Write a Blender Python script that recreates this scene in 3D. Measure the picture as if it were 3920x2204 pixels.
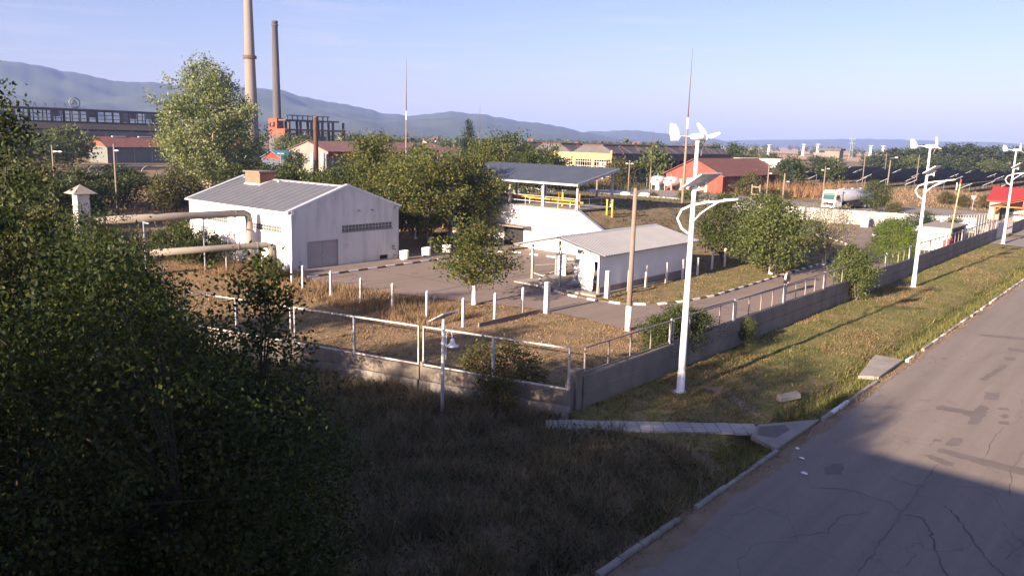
import bpy, math, random
import numpy as np
from mathutils import Vector, Matrix

for o in list(bpy.data.objects):
    bpy.data.objects.remove(o)
sc = bpy.context.scene
COL = sc.collection
rad = math.radians

# ------------------------------------------------------------------ camera
# X runs across the road (right), Y along the road, Z up, metres.
cam_d = bpy.data.cameras.new('camera')
cam = bpy.data.objects.new('camera', cam_d)
COL.objects.link(cam)
sc.camera = cam
cam_d.sensor_width = 36.0
cam_d.lens = 27.96
cam_d.clip_start = 0.1
cam_d.clip_end = 40000
PITCH, ROLL, YAW = rad(10.65), rad(1.6), rad(40.2)
_f = Vector((-math.sin(YAW) * math.cos(PITCH), math.cos(YAW) * math.cos(PITCH), -math.sin(PITCH)))
_r = Vector((math.cos(YAW), math.sin(YAW), 0))
_u = _r.cross(_f)
_r2 = _r * math.cos(ROLL) + _u * math.sin(ROLL)
_u2 = _u * math.cos(ROLL) - _r * math.sin(ROLL)
cam.matrix_world = Matrix((
    (_r2.x, _u2.x, -_f.x, 0), (_r2.y, _u2.y, -_f.y, 0), (_r2.z, _u2.z, -_f.z, 10.5), (0, 0, 0, 1)))

# ------------------------------------------------------------------ sky, sun, exposure
SUN_EL, SUN_OFF = rad(16.5), rad(2.0)
world = bpy.data.worlds.new('World')
sc.world = world
world.use_nodes = True
wn, wl = world.node_tree.nodes, world.node_tree.links
bg = wn['Background']
sky = wn.new('ShaderNodeTexSky')
sky.sky_type = 'NISHITA'
sky.sun_disc = False
sky.sun_elevation = SUN_EL
sky.sun_rotation = math.pi + SUN_OFF
sky.altitude = 300
sky.air_density = 1.0
sky.dust_density = 1.3
sky.ozone_density = 4.0
tint = wn.new('ShaderNodeMix')
tint.data_type = 'RGBA'
tint.blend_type = 'MULTIPLY'
tint.inputs[0].default_value = 1.0
tint.inputs[7].default_value = (1.17, 0.85, 0.91, 1)
wl.new(sky.outputs[0], tint.inputs[6])
# faint pinkish cloud wisps
tc = wn.new('ShaderNodeTexCoord')
cmap = wn.new('ShaderNodeMapping')
cmap.inputs['Scale'].default_value = (2.2, 2.2, 26)
cno = wn.new('ShaderNodeTexNoise')
cno.inputs['Scale'].default_value = 2.6
cno.inputs['Detail'].default_value = 6
cno.inputs['Roughness'].default_value = 0.6
crp = wn.new('ShaderNodeValToRGB')
crp.color_ramp.elements[0].position = 0.54
crp.color_ramp.elements[1].position = 0.78
crp.color_ramp.elements[1].color = (0.35, 0.35, 0.35, 1)
cmx = wn.new('ShaderNodeMix')
cmx.data_type = 'RGBA'
cmx.inputs[7].default_value = (4.6, 4.0, 4.3, 1)
wl.new(tc.outputs['Generated'], cmap.inputs[0])
wl.new(cmap.outputs[0], cno.inputs['Vector'])
wl.new(cno.outputs['Fac'], crp.inputs[0])
wl.new(crp.outputs[0], cmx.inputs[0])
wl.new(tint.outputs[2], cmx.inputs[6])
wl.new(cmx.outputs[2], bg.inputs[0])
bg.inputs[1].default_value = 0.058
sd = bpy.data.lights.new('sun', 'SUN')
sun = bpy.data.objects.new('sun', sd)
COL.objects.link(sun)
sd.energy = 5.0
sd.angle = rad(0.53)
sd.color = (1.0, 0.79, 0.61)
_d = Vector((math.sin(SUN_OFF) * math.cos(SUN_EL), math.cos(SUN_OFF) * math.cos(SUN_EL), -math.sin(SUN_EL)))
sun.rotation_euler = _d.to_track_quat('-Z', 'Y').to_euler()
vs = sc.view_settings
vs.view_transform = 'Standard'
vs.look = 'None'
vs.gamma = 1
vs.use_curve_mapping = False
vs.exposure = 1.85
sc.cycles.use_denoising = True
sc.cycles.max_bounces = 6
sc.cycles.diffuse_bounces = 3
sc.cycles.transparent_max_bounces = 8
sc.cycles.volume_bounces = 1

rng = np.random.default_rng(7)
RND = random.Random(5)

# ------------------------------------------------------------------ materials
MATS = {}
def _nt(name):
    m = bpy.data.materials.new(name)
    m.use_nodes = True
    nt = m.node_tree
    return m, nt.nodes, nt.links, nt.nodes['Principled BSDF']

def _noise(n, l, vec, scale, detail=4, rough=0.55, dist=0.0):
    t = n.new('ShaderNodeTexNoise')
    t.inputs['Scale'].default_value = scale
    t.inputs['Detail'].default_value = detail
    t.inputs['Roughness'].default_value = rough
    t.inputs['Distortion'].default_value = dist
    l.new(vec, t.inputs['Vector'])
    return t.outputs['Fac']

def _ramp(n, l, fac, stops):
    r = n.new('ShaderNodeValToRGB')
    e = r.color_ramp.elements
    while len(e) < len(stops):
        e.new(0.5)
    for el, (p, c) in zip(e, stops):
        el.position = p
        el.color = (*c[:3], 1) if not isinstance(c, (int, float)) else (c, c, c, 1)
    l.new(fac, r.inputs[0])
    return r.outputs[0]

def _mix(n, l, fac, a, b, mode='MIX'):
    m = n.new('ShaderNodeMix')
    m.data_type = 'RGBA'
    m.blend_type = mode
    for i, v in ((0, fac), (6, a), (7, b)):
        if isinstance(v, (int, float)):
            m.inputs[i].default_value = v
        elif isinstance(v, tuple):
            m.inputs[i].default_value = (*v, 1)
        else:
            l.new(v, m.inputs[i])
    return m.outputs[2]

def _map(n, l, scale=(1, 1, 1), coord='Object'):
    if coord == 'Position':
        c = n.new('ShaderNodeNewGeometry').outputs['Position']
    else:
        c = n.new('ShaderNodeTexCoord').outputs[coord]
    mp = n.new('ShaderNodeMapping')
    mp.inputs['Scale'].default_value = scale
    l.new(c, mp.inputs['Vector'])
    return mp.outputs[0]

def _bump(n, l, b, h, strength, dist=0.02):
    bp = n.new('ShaderNodeBump')
    bp.inputs['Strength'].default_value = strength
    bp.inputs['Distance'].default_value = dist
    l.new(h, bp.inputs['Height'])
    l.new(bp.outputs[0], b.inputs['Normal'])

def _math(n, l, op, a, b):
    m = n.new('ShaderNodeMath')
    m.operation = op
    for i, v in ((0, a), (1, b)):
        if isinstance(v, (int, float)):
            m.inputs[i].default_value = v
        else:
            l.new(v, m.inputs[i])
    return m.outputs[0]

def surf(name, col, var=0.25, scale=1.5, rough=0.8, metal=0.0, bump=0.15, stain=None, stain_amt=0.5, streak=False, coord='Position', spec=0.3):
    """weathered plain surface: two noise octaves, optional stains / vertical runs"""
    if name in MATS:
        return MATS[name]
    m, n, l, b = _nt(name)
    v = _map(n, l, coord=coord)
    a = _noise(n, l, v, scale, 5, 0.6)
    f = _noise(n, l, v, scale * 14, 3, 0.6)
    dk = tuple(c * (1 - var) for c in col)
    lt = tuple(min(1, c * (1 + var * 0.6)) for c in col)
    c1 = _ramp(n, l, a, [(0.3, dk), (0.7, lt)])
    c2 = _mix(n, l, 0.25, c1, _ramp(n, l, f, [(0.3, dk), (0.7, lt)]))
    if stain:
        sv = _map(n, l, (0.75, 0.75, 0.12) if streak else (0.7, 0.7, 0.7), coord)
        s = _noise(n, l, sv, 1.1, 6, 0.65, 0.4)
        c2 = _mix(n, l, _ramp(n, l, s, [(0.45, 0.0), (0.75, stain_amt)]), c2, stain)
    l.new(c2, b.inputs['Base Color'])
    b.inputs['Roughness'].default_value = rough
    b.inputs['Metallic'].default_value = metal
    b.inputs['Specular IOR Level'].default_value = spec
    if bump:
        _bump(n, l, b, f, bump, 0.01)
    MATS[name] = m
    return m

def leafmat(name, cols, trans=0.35):
    if name in MATS:
        return MATS[name]
    m, n, l, b = _nt(name)
    g = n.new('ShaderNodeNewGeometry')
    c = _ramp(n, l, g.outputs['Random Per Island'], cols)
    v = _map(n, l, coord='Object')
    bl = _noise(n, l, v, 0.5, 3, 0.6)
    c = _mix(n, l, 1.0, c, _ramp(n, l, bl, [(0.3, (0.72, 0.74, 0.72)), (0.7, (1.15, 1.1, 1.0))]), 'MULTIPLY')
    l.new(c, b.inputs['Base Color'])
    b.inputs['Roughness'].default_value = 0.55
    b.inputs['Specular IOR Level'].default_value = 0.25
    t = n.new('ShaderNodeBsdfTranslucent')
    l.new(_mix(n, l, 1.0, c, (1.3, 1.25, 0.55), 'MULTIPLY'), t.inputs['Color'])
    mx = n.new('ShaderNodeMixShader')
    mx.inputs[0].default_value = trans
    l.new(b.outputs[0], mx.inputs[1])
    l.new(t.outputs[0], mx.inputs[2])
    l.new(mx.outputs[0], n['Material Output'].inputs[0])
    MATS[name] = m
    return m

G1 = (0.032, 0.058, 0.017)
G2 = (0.092, 0.117, 0.034)
G3 = (0.17, 0.178, 0.052)
YL = (0.29, 0.215, 0.05)
L_DARK = leafmat('leaf_dark', [(0.0, (0.032, 0.05, 0.016)), (0.5, (0.055, 0.08, 0.022)), (0.9, G2), (1.0, G3)])
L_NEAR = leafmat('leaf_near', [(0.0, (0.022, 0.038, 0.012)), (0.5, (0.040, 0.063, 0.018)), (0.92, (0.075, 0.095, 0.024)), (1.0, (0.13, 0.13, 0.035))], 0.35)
L_MID = leafmat('leaf_mid', [(0.0, G1), (0.45, G2), (0.9, G3), (0.975, YL), (1.0, (0.28, 0.15, 0.04))], 0.42)
L_LIGHT = leafmat('leaf_light', [(0.0, (0.05, 0.075, 0.022)), (0.5, (0.105, 0.14, 0.042)), (1.0, (0.17, 0.19, 0.065))])
L_POP = leafmat('leaf_poplar', [(0.0, (0.095, 0.13, 0.055)), (0.5, (0.19, 0.235, 0.10)), (1.0, (0.30, 0.335, 0.16))])
L_WIL = leafmat('leaf_willow', [(0.0, (0.10, 0.10, 0.05)), (0.5, (0.19, 0.18, 0.095)), (1.0, (0.28, 0.25, 0.15))])
L_OLIVE = leafmat('leaf_olive', [(0.0, (0.05, 0.06, 0.018)), (0.5, (0.10, 0.10, 0.035)), (1.0, (0.17, 0.15, 0.06))])
L_THUJA = leafmat('leaf_thuja', [(0.0, (0.07, 0.12, 0.015)), (0.5, (0.13, 0.19, 0.025)), (1.0, (0.19, 0.25, 0.04))])
L_FIR = leafmat('leaf_conifer', [(0.0, (0.015, 0.03, 0.016)), (0.6, (0.03, 0.05, 0.026)), (1.0, (0.05, 0.075, 0.035))], 0.15)
L_DRY = leafmat('grass_dry', [(0.0, (0.145, 0.098, 0.058)), (0.5, (0.25, 0.17, 0.10)), (1.0, (0.37, 0.27, 0.17))], 0.25)
L_RUST = leafmat('weed_rust', [(0.0, (0.12, 0.06, 0.03)), (0.5, (0.22, 0.12, 0.06)), (1.0, (0.32, 0.2, 0.1))], 0.2)
L_GRASS = leafmat('grass_green', [(0.0, (0.06, 0.085, 0.022)), (0.6, (0.13, 0.15, 0.04)), (0.85, (0.22, 0.19, 0.065)), (1.0, (0.36, 0.27, 0.12))], 0.3)
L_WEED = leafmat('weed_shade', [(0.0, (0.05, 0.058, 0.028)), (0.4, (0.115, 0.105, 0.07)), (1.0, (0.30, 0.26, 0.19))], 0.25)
BARK = surf('bark', (0.16, 0.12, 0.085), 0.4, 3, 0.95, bump=0.5, coord='Object')
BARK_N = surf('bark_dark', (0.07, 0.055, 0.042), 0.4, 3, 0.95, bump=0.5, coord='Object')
BARK_W = surf('bark_whitewash', (0.72, 0.70, 0.66), 0.2, 4, 0.9, coord='Object', stain=(0.3, 0.25, 0.2))
BARK_L = surf('bark_pale', (0.36, 0.30, 0.22), 0.35, 3, 0.95, bump=0.4, coord='Object')

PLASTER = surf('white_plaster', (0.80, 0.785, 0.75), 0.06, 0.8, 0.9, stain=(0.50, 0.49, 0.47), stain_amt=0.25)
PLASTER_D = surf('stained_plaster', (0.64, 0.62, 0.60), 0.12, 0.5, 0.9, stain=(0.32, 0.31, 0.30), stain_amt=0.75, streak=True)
WHITE = surf('white_paint', (0.80, 0.80, 0.79), 0.05, 3, 0.45, coord='Object', spec=0.5)
POST_W = surf('whitewashed_concrete', (0.74, 0.71, 0.66), 0.14, 3, 0.9, stain=(0.42, 0.33, 0.25), stain_amt=0.6, coord='Position')
CONC = surf('concrete_wall', (0.235, 0.20, 0.165), 0.28, 0.8, 0.92, stain=(0.11, 0.095, 0.08), stain_amt=0.7, streak=True, bump=0.35)
CONC_L = surf('concrete_light', (0.31, 0.28, 0.245), 0.22, 1.2, 0.9, stain=(0.18, 0.155, 0.13), bump=0.3)
CONC_P = surf('concrete_pole', (0.22, 0.18, 0.145), 0.2, 1.2, 0.9, stain=(0.155, 0.125, 0.10), streak=True, coord='Object')
KERB_D = surf('kerb_bare', (0.13, 0.10, 0.075), 0.3, 2, 0.95, bump=0.3)
KERB_W = surf('kerb_white', (0.76, 0.74, 0.71), 0.12, 3, 0.85, stain=(0.4, 0.36, 0.3), stain_amt=0.5)
ROOF = surf('roof_sheet_grey', (0.135, 0.145, 0.162), 0.10, 0.6, 0.6, 0.1, bump=0.05, stain=(0.17, 0.175, 0.185), spec=0.3)
ROOF_L = surf('roof_sheet_pale', (0.165, 0.17, 0.19), 0.10, 0.8, 0.6, 0.0, bump=0.05, stain=(0.125, 0.128, 0.14), spec=0.15)
ROOF_B = surf('roof_sheet_blue', (0.17, 0.195, 0.235), 0.10, 0.7, 0.55, 0.2, bump=0.05, stain=(0.22, 0.24, 0.27), spec=0.4)
TRIM = surf('galvanised_trim', (0.62, 0.64, 0.68), 0.1, 2, 0.45, 0.4)
STEEL = surf('painted_steel_grey', (0.42, 0.44, 0.47), 0.12, 2, 0.5, 0.3, coord='Object')
FRAME_W = surf('peeling_white_steel', (0.62, 0.58, 0.53), 0.18, 6, 0.7, 0.1, stain=(0.28, 0.17, 0.10), stain_amt=0.8)
FRAME_G = surf('weathered_steel_rail', (0.30, 0.27, 0.24), 0.25, 4, 0.7, 0.2, stain=(0.20, 0.12, 0.07), stain_amt=0.7)
RUST = surf('rusty_steel', (0.16, 0.085, 0.05), 0.35, 2, 0.85, 0.1, stain=(0.07, 0.045, 0.03))
YELLOW = surf('yellow_gas_pipe', (0.72, 0.42, 0.03), 0.12, 2, 0.5)
RED = surf('red_paint', (0.55, 0.06, 0.04), 0.15, 2, 0.55)
BRICK_O = surf('orange_render', (0.26, 0.085, 0.05), 0.25, 0.5, 0.9, stain=(0.16, 0.06, 0.04))
BRICK_R = surf('red_render', (0.25, 0.062, 0.042), 0.22, 0.4, 0.9, stain=(0.29, 0.12, 0.09), stain_amt=0.5)
TILE_R = surf('brown_roof_tiles', (0.20, 0.085, 0.06), 0.3, 0.8, 0.85, stain=(0.13, 0.07, 0.06), bump=0.4)
GLASS = surf('dark_glass', (0.045, 0.055, 0.065), 0.3, 3, 0.12, bump=0, spec=0.6)
GLASSB = surf('glass_block', (0.13, 0.14, 0.14), 0.35, 6, 0.2, bump=0, spec=0.6)
DOOR = surf('grey_door_paint', (0.36, 0.34, 0.345), 0.12, 1, 0.7, stain=(0.27, 0.25, 0.25))
PIPE_M = surf('pipe_insulation', (0.27, 0.235, 0.20), 0.18, 0.8, 0.7, 0.0, stain=(0.19, 0.16, 0.13))
BLACK = surf('black_rubber', (0.02, 0.02, 0.022), 0.2, 3, 0.8)
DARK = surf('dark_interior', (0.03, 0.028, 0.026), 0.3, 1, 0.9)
PV = surf('solar_cells', (0.014, 0.017, 0.03), 0.2, 2, 0.35, bump=0, spec=0.4)
PV_BACK = surf('solar_backsheet', (0.62, 0.62, 0.64), 0.1, 2, 0.6, bump=0)
ALU = surf('aluminium_edge', (0.72, 0.72, 0.72), 0.06, 3, 0.4, 0.3, coord='Object')
GREYH = surf('ruin_concrete', (0.115, 0.10, 0.092), 0.35, 0.25, 0.95, stain=(0.065, 0.055, 0.05), streak=True)
YELH = surf('yellow_ruin_render', (0.42, 0.32, 0.15), 0.12, 0.3, 0.9, stain=(0.30, 0.22, 0.12))
STEELROOF = surf('ruin_roof_glazing', (0.10, 0.10, 0.11), 0.35, 0.3, 0.7, stain=(0.09, 0.07, 0.065))
CHIM = surf('chimney_concrete', (0.23, 0.195, 0.165), 0.12, 0.05, 0.9, stain=(0.17, 0.135, 0.115))
CHIM_D = surf('chimney_dark', (0.10, 0.088, 0.085), 0.15, 0.05, 0.9)
SKIN = surf('skin', (0.52, 0.27, 0.19), 0.1, 8, 0.55, coord='Object', bump=0)

# ------------------------------------------------------------------ mesh helpers
def woff(p):
    v = Vector((0, 0, 0))
    while p is not None:
        v = v + p.location
        p = p.parent
    return v

def mesh_np(name, V, F):
    V = np.ascontiguousarray(V, np.float32)
    F = np.ascontiguousarray(F, np.int32)
    me = bpy.data.meshes.new(name)
    me.vertices.add(len(V))
    me.vertices.foreach_set('co', V.ravel())
    me.loops.add(F.size)
    me.loops.foreach_set('vertex_index', F.ravel())
    me.polygons.add(len(F))
    me.polygons.foreach_set('loop_start', np.arange(0, F.size, F.shape[1], dtype=np.int32))
    me.update(calc_edges=True)
    return me

def link(name, me, mat=None, parent=None, loc=(0, 0, 0), rotz=0.0, smooth=False):
    if mat is not None and not me.materials:
        me.materials.append(mat)
    if smooth:
        me.polygons.foreach_set('use_smooth', [True] * len(me.polygons))
    o = bpy.data.objects.new(name, me)
    COL.objects.link(o)
    if parent is not None:
        o.parent = parent
    o.location = loc
    if rotz:
        o.rotation_euler = (0, 0, rotz)
    return o

class MB:
    """collects shapes in world (or prototype-local) metres; build() makes one mesh object"""
    def __init__(s):
        s.v, s.f = [], []
    def add(s, vs, fs):
        k = len(s.v)
        s.v += [tuple(p) for p in vs]
        s.f += [tuple(i + k for i in f) for f in fs]
        return s
    def box(s, x0, x1, y0, y1, z0, z1):
        return s.add([(x0, y0, z0), (x1, y0, z0), (x1, y1, z0), (x0, y1, z0), (x0, y0, z1), (x1, y0, z1), (x1, y1, z1), (x0, y1, z1)],
                     [(3, 2, 1, 0), (4, 5, 6, 7), (0, 1, 5, 4), (1, 2, 6, 5), (2, 3, 7, 6), (3, 0, 4, 7)])
    def cbox(s, c, d, rz=0.0):
        cs, sn = math.cos(rz), math.sin(rz)
        vs = []
        for z in (-1, 1):
            for x, y in ((-1, -1), (1, -1), (1, 1), (-1, 1)):
                a, b = x * d[0] / 2, y * d[1] / 2
                vs.append((c[0] + a * cs - b * sn, c[1] + a * sn + b * cs, c[2] + z * d[2] / 2))
        return s.add(vs, [(3, 2, 1, 0), (4, 5, 6, 7), (0, 1, 5, 4), (1, 2, 6, 5), (2, 3, 7, 6), (3, 0, 4, 7)])
    def hexa(s, b, t):
        return s.add(list(b) + list(t), [(3, 2, 1, 0), (4, 5, 6, 7), (0, 1, 5, 4), (1, 2, 6, 5), (2, 3, 7, 6), (3, 0, 4, 7)])
    def slab(s, quad, th):
        """quad with thickness th straight down"""
        return s.hexa([(p[0], p[1], p[2] - th) for p in quad], quad)
    def prism(s, pts, dz):
        n = len(pts)
        return s.add([(p[0], p[1], p[2]) for p in pts] + [(p[0], p[1], p[2] + dz) for p in pts],
                     [tuple(range(n - 1, -1, -1)), tuple(range(n, 2 * n))] + [(i, (i + 1) % n, n + (i + 1) % n, n + i) for i in range(n)])
    def gable(s, prof, axis, a0, a1):
        """profile [(u,z)] extruded along axis 'x' or 'y'"""
        n = len(prof)
        g = (lambda u, z, a: (a, u, z)) if axis == 'x' else (lambda u, z, a: (u, a, z))
        return s.add([g(u, z, a0) for u, z in prof] + [g(u, z, a1) for u, z in prof],
                     [tuple(range(n)), tuple(range(2 * n - 1, n - 1, -1))] + [(i, n + i, n + (i + 1) % n, (i + 1) % n) for i in range(n)])
    def tube(s, pts, rs, n=8, cap=True):
        pts = [Vector(p) for p in pts]
        if isinstance(rs, (int, float)):
            rs = [rs] * len(pts)
        vs, fs = [], []
        prev = None
        for i, p in enumerate(pts):
            d = (pts[min(i + 1, len(pts) - 1)] - pts[max(i - 1, 0)]).normalized()
            if prev is None:
                a = Vector((1, 0, 0)) if abs(d.x) < 0.9 else Vector((0, 1, 0))
                u = (a - d * a.dot(d)).normalized()
            else:
                u = (prev - d * prev.dot(d)).normalized()
            prev = u
            w = d.cross(u)
            for k in range(n):
                t = 2 * math.pi * k / n
                vs.append(p + (u * math.cos(t) + w * math.sin(t)) * rs[i])
        for i in range(len(pts) - 1):
            for k in range(n):
                k2 = (k + 1) % n
                fs.append((i * n + k, i * n + k2, (i + 1) * n + k2, (i + 1) * n + k))
        if cap:
            fs.append(tuple(range(n - 1, -1, -1)))
            m = (len(pts) - 1) * n
            fs.append(tuple(range(m, m + n)))
        return s.add(vs, fs)
    def bar(s, a, b, w, h=None):
        """rectangular bar from a to b (w across, h in height)"""
        h = h or w
        a, b = Vector(a), Vector(b)
        d = (b - a).normalized()
        up = Vector((0, 0, 1)) if abs(d.z) < 0.9 else Vector((0, 1, 0))
        r = d.cross(up).normalized()
        q = r.cross(d).normalized()
        f = lambda p: [p - r * w / 2 - q * h / 2, p + r * w / 2 - q * h / 2, p + r * w / 2 + q * h / 2, p - r * w / 2 + q * h / 2]
        return s.hexa(f(a), f(b))
    def lathe(s, prof, c=(0, 0, 0), n=16):
        vs, fs = [], []
        for r, z in prof:
            for k in range(n):
                t = 2 * math.pi * k / n
                vs.append((c[0] + r * math.cos(t), c[1] + r * math.sin(t), c[2] + z))
        for i in range(len(prof) - 1):
            for k in range(n):
                k2 = (k + 1) % n
                fs.append((i * n + k, i * n + k2, (i + 1) * n + k2, (i + 1) * n + k))
        fs.append(tuple(range(n - 1, -1, -1)))
        m = (len(prof) - 1) * n
        fs.append(tuple(range(m, m + n)))
        return s.add(vs, fs)
    def mesh(s, name, off=Vector((0, 0, 0))):
        me = bpy.data.meshes.new(name)
        me.from_pydata([(p[0] - off.x, p[1] - off.y, p[2] - off.z) for p in s.v], [], s.f)
        me.update()
        return me
    def build(s, name, mat, parent=None, smooth=False, bevel=0.0):
        off = woff(parent)
        o = link(name, s.mesh(name, off), mat, parent, smooth=smooth)
        if bevel:
            md = o.modifiers.new('bevel', 'BEVEL')
            md.width = bevel
            md.segments = 2
        return o

def tag(o, label, cat, group=None, kind=None):
    o['label'] = label
    o['category'] = cat
    if group:
        o['group'] = group
    if kind:
        o['kind'] = kind
    return o

def thing(name, loc, label, cat, group=None, rotz=0.0):
    o = bpy.data.objects.new(name, None)
    o.empty_display_size = 0.2
    COL.objects.link(o)
    o.location = loc
    o.rotation_euler = (0, 0, rotz)
    return tag(o, label, cat, group)

def struct(o):
    o['kind'] = 'structure'
    return o

def dup(src, loc, rotz=None, label=None, group=None, scale=None, parent=None):
    c = src.copy()
    COL.objects.link(c)
    c.parent = parent
    if parent is None:
        c.location = loc
        if rotz is not None:
            c.rotation_euler = (0, 0, rotz)
        if scale is not None:
            c.scale = scale if isinstance(scale, tuple) else (scale,) * 3
        if label:
            c['label'] = label
        if group:
            c['group'] = group
    for ch in src.children:
        dup(ch, None, parent=c)
    return c

# ------------------------------------------------------------------ vegetation helpers
def unit(a):
    return a / np.maximum(np.linalg.norm(a, axis=1, keepdims=True), 1e-9)

def leaf_quads(P, D, size, r, aspect=0.6, up=0.6):
    n = len(P)
    L = size * r.uniform(0.65, 1.25, (n, 1))
    D = unit(D)
    N = r.normal(0, 1, (n, 3))
    N[:, 2] += up * 1.6
    S = unit(np.cross(N, D))
    Wd = L * aspect * 0.5
    mid = P + D * L * 0.45
    V = np.stack([P, mid + S * Wd, P + D * L, mid - S * Wd], 1).reshape(-1, 3)
    F = np.arange(4 * n).reshape(-1, 4)
    return V, F

def blades(P, h, w, r, lean=0.35):
    n = len(P)
    H = (h * (0.35 + 1.3 * np.clip(.5 + .5 * np.sin(P[:, :1] * 2.3 + 2 * np.sin(P[:, 1:2] * 1.7)) * np.sin(P[:, 1:2] * 2.9 + np.sin(P[:, :1] * 3.1)), 0, 1))) * r.uniform(0.45, 1.3, (n, 1))
    a = r.uniform(0, 2 * np.pi, n)
    S = np.stack([np.cos(a), np.sin(a), np.zeros(n)], 1) * w * r.uniform(0.6, 1.4, (n, 1))
    b = r.uniform(0, 2 * np.pi, n)
    T = np.stack([np.cos(b), np.sin(b), np.zeros(n)], 1) * H * lean * r.uniform(0.2, 1.6, (n, 1))
    T[:, 2] = H[:, 0]
    V = np.stack([P - S, P + S, P + T], 1).reshape(-1, 3)
    return V, np.arange(3 * n).reshape(-1, 3)

def prof_r(profile, t):
    return np.interp(t, [p[0] for p in profile], [p[1] for p in profile])

def tree_meshes(seed, h, h0, profile, n_leaf, leaf, n_spray=120, spray=0.9, trunk_r=0.18, forks=1, rise=0.35, aspect=0.6, wood=22, lean=(0, 0), thick=0.55):
    """trunk + limbs mesh and a leaf-spray crown mesh (local, base at 0)"""
    r = np.random.default_rng(seed)
    t = r.uniform(0, 1, n_spray * 6)
    keep = r.uniform(0, 1, len(t)) < (prof_r(profile, t) / max(p[1] for p in profile)) ** 1.3
    t = t[keep][:n_spray]
    m = len(t)
    ang = r.uniform(0, 2 * np.pi, m)
    lump = 1 + 0.22 * np.sin(ang * 3 + t * 9 + seed) + 0.13 * np.sin(ang * 5 - t * 14 + 2 * seed)
    rr = prof_r(profile, t) * (r.uniform(0, 1, m) ** thick) * lump
    z = h0 + t * (h - h0)
    C = np.stack([np.cos(ang) * rr + lean[0] * z / h, np.sin(ang) * rr + lean[1] * z / h, z], 1)
    out = np.stack([np.cos(ang) * (rr + .3), np.sin(ang) * (rr + .3), np.full(m, rise) * (1 + rr)], 1)
    D = unit(unit(out) + r.normal(0, 0.45, (m, 3)))
    per = n_leaf // m
    idx = np.repeat(np.arange(m), per)
    s = r.uniform(-0.6, 0.6, len(idx)) * spray
    spread = spray * 0.33 * r.uniform(0.6, 1.5, m)[idx]
    P = C[idx] + D[idx] * s[:, None] + r.normal(0, 1, (len(idx), 3)) * spread[:, None] * np.array([1, 1, 0.75])
    LD = D[idx] * 0.7 + r.normal(0, 0.8, (len(idx), 3))
    V, F = leaf_quads(P, LD, leaf, r, aspect)
    crown = mesh_np('crown', V, F)
    mb = MB()
    tops = []
    for k in range(forks):
        a = 2 * math.pi * k / forks + seed
        sp = 0.0 if forks == 1 else 0.22 * h0 + 0.12 * h
        top = Vector((math.cos(a) * sp + lean[0] * .7, math.sin(a) * sp + lean[1] * .7, h0 + (h - h0) * (0.72 if forks == 1 else 0.6)))
        mid = Vector((math.cos(a) * sp * 0.35 + r.normal(0, .05) * trunk_r * 3, math.sin(a) * sp * 0.35, h0 * 0.75))
        rk = trunk_r if forks == 1 else trunk_r * 0.75
        mb.tube([(0, 0, -0.1), (0, 0, 0.15) if forks == 1 else (math.cos(a) * .06, math.sin(a) * .06, 0.2), mid, mid.lerp(top, 0.5) + Vector((r.normal(0, .12), r.normal(0, .12), 0)), top],
                [rk * 1.35, rk, rk * 0.8, rk * 0.5, rk * 0.1], 8)
        tops.append((mid, top))
    for k in r.choice(m, min(wood, m), replace=False):
        mid, top = tops[k % forks]
        e = Vector(C[k])
        f = min(0.95, max(0.02, (e.z - mid.z) / max(0.1, top.z - mid.z) - 0.25))
        st = mid.lerp(top, f)
        cv = st.lerp(e, 0.5) + Vector((0, 0, 0.12 * (e - st).length)) + Vector(r.normal(0, 0.06 * (e - st).length, 3))
        rb = trunk_r * (0.42 - 0.25 * f)
        mb.tube([st, cv, e], [rb, rb * 0.6, rb * 0.15], 5, False)
    trunk = mb.mesh('trunk')
    return trunk, crown

ROUND = [(0, 0.35), (0.15, 0.8), (0.4, 1.0), (0.7, 0.85), (0.9, 0.45), (1, 0.12)]
TALL = [(0, 0.25), (0.12, 0.6), (0.35, 0.95), (0.6, 1.0), (0.8, 0.75), (0.93, 0.4), (1, 0.1)]
CONE = [(0, 1.0), (0.3, 0.75), (0.6, 0.45), (0.85, 0.2), (1, 0.03)]
def sc_prof(p, k):
    return [(a, b * k) for a, b in p]

PROTO = {}
def tree_proto(key, leafm, barkm, **kw):
    tr, cr = tree_meshes(**kw)
    tr.materials.append(barkm)
    cr.materials.append(leafm)
    PROTO[key] = (tr, cr)

def plant(key, loc, name, label, cat, group=None, rotz=0.0, scale=1.0, names=('trunk', 'crown'), whitewash=0):
    o = thing(name, loc, label, cat, group, rotz)
    o.scale = scale if isinstance(scale, tuple) else (scale,) * 3
    tr, cr = PROTO[key]
    t = link(names[0], tr, None, o)
    c = link(names[1], cr, None, o)
    if whitewash:
        w = MB().lathe([(whitewash * 1.5, 0.0), (whitewash * 1.16, 0.18), (whitewash * 1.07, 1.0)], n=12).mesh('whitewash_band')
        link('whitewash_band', w, BARK_W, o)
    return o

# ------------------------------------------------------------------ ground
def ground_z(X, Y):
    d = np.exp(-((X + 11.1) / 0.55) ** 2) * 0.5
    d = d * np.clip((Y + 5) / 4, 0, 1) * np.clip((104 - Y) / 6, 0, 1)
    und = 0.02 * (np.sin(X * 1.3 + Y * 0.7) + np.sin(Y * 1.7 - X * 0.5)) - 0.05
    near = (np.abs(X) < 120) & (Y > -30) & (Y < 200)
    verge = (X > -17.3) & (X < -10) & (Y > 0) & (Y < 106)
    crown = np.where(verge, 0.05 * np.exp(-((X + 14.5) / 2.2) ** 2), 0)
    return -d + np.where(near, und, -0.06) + crown

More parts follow.
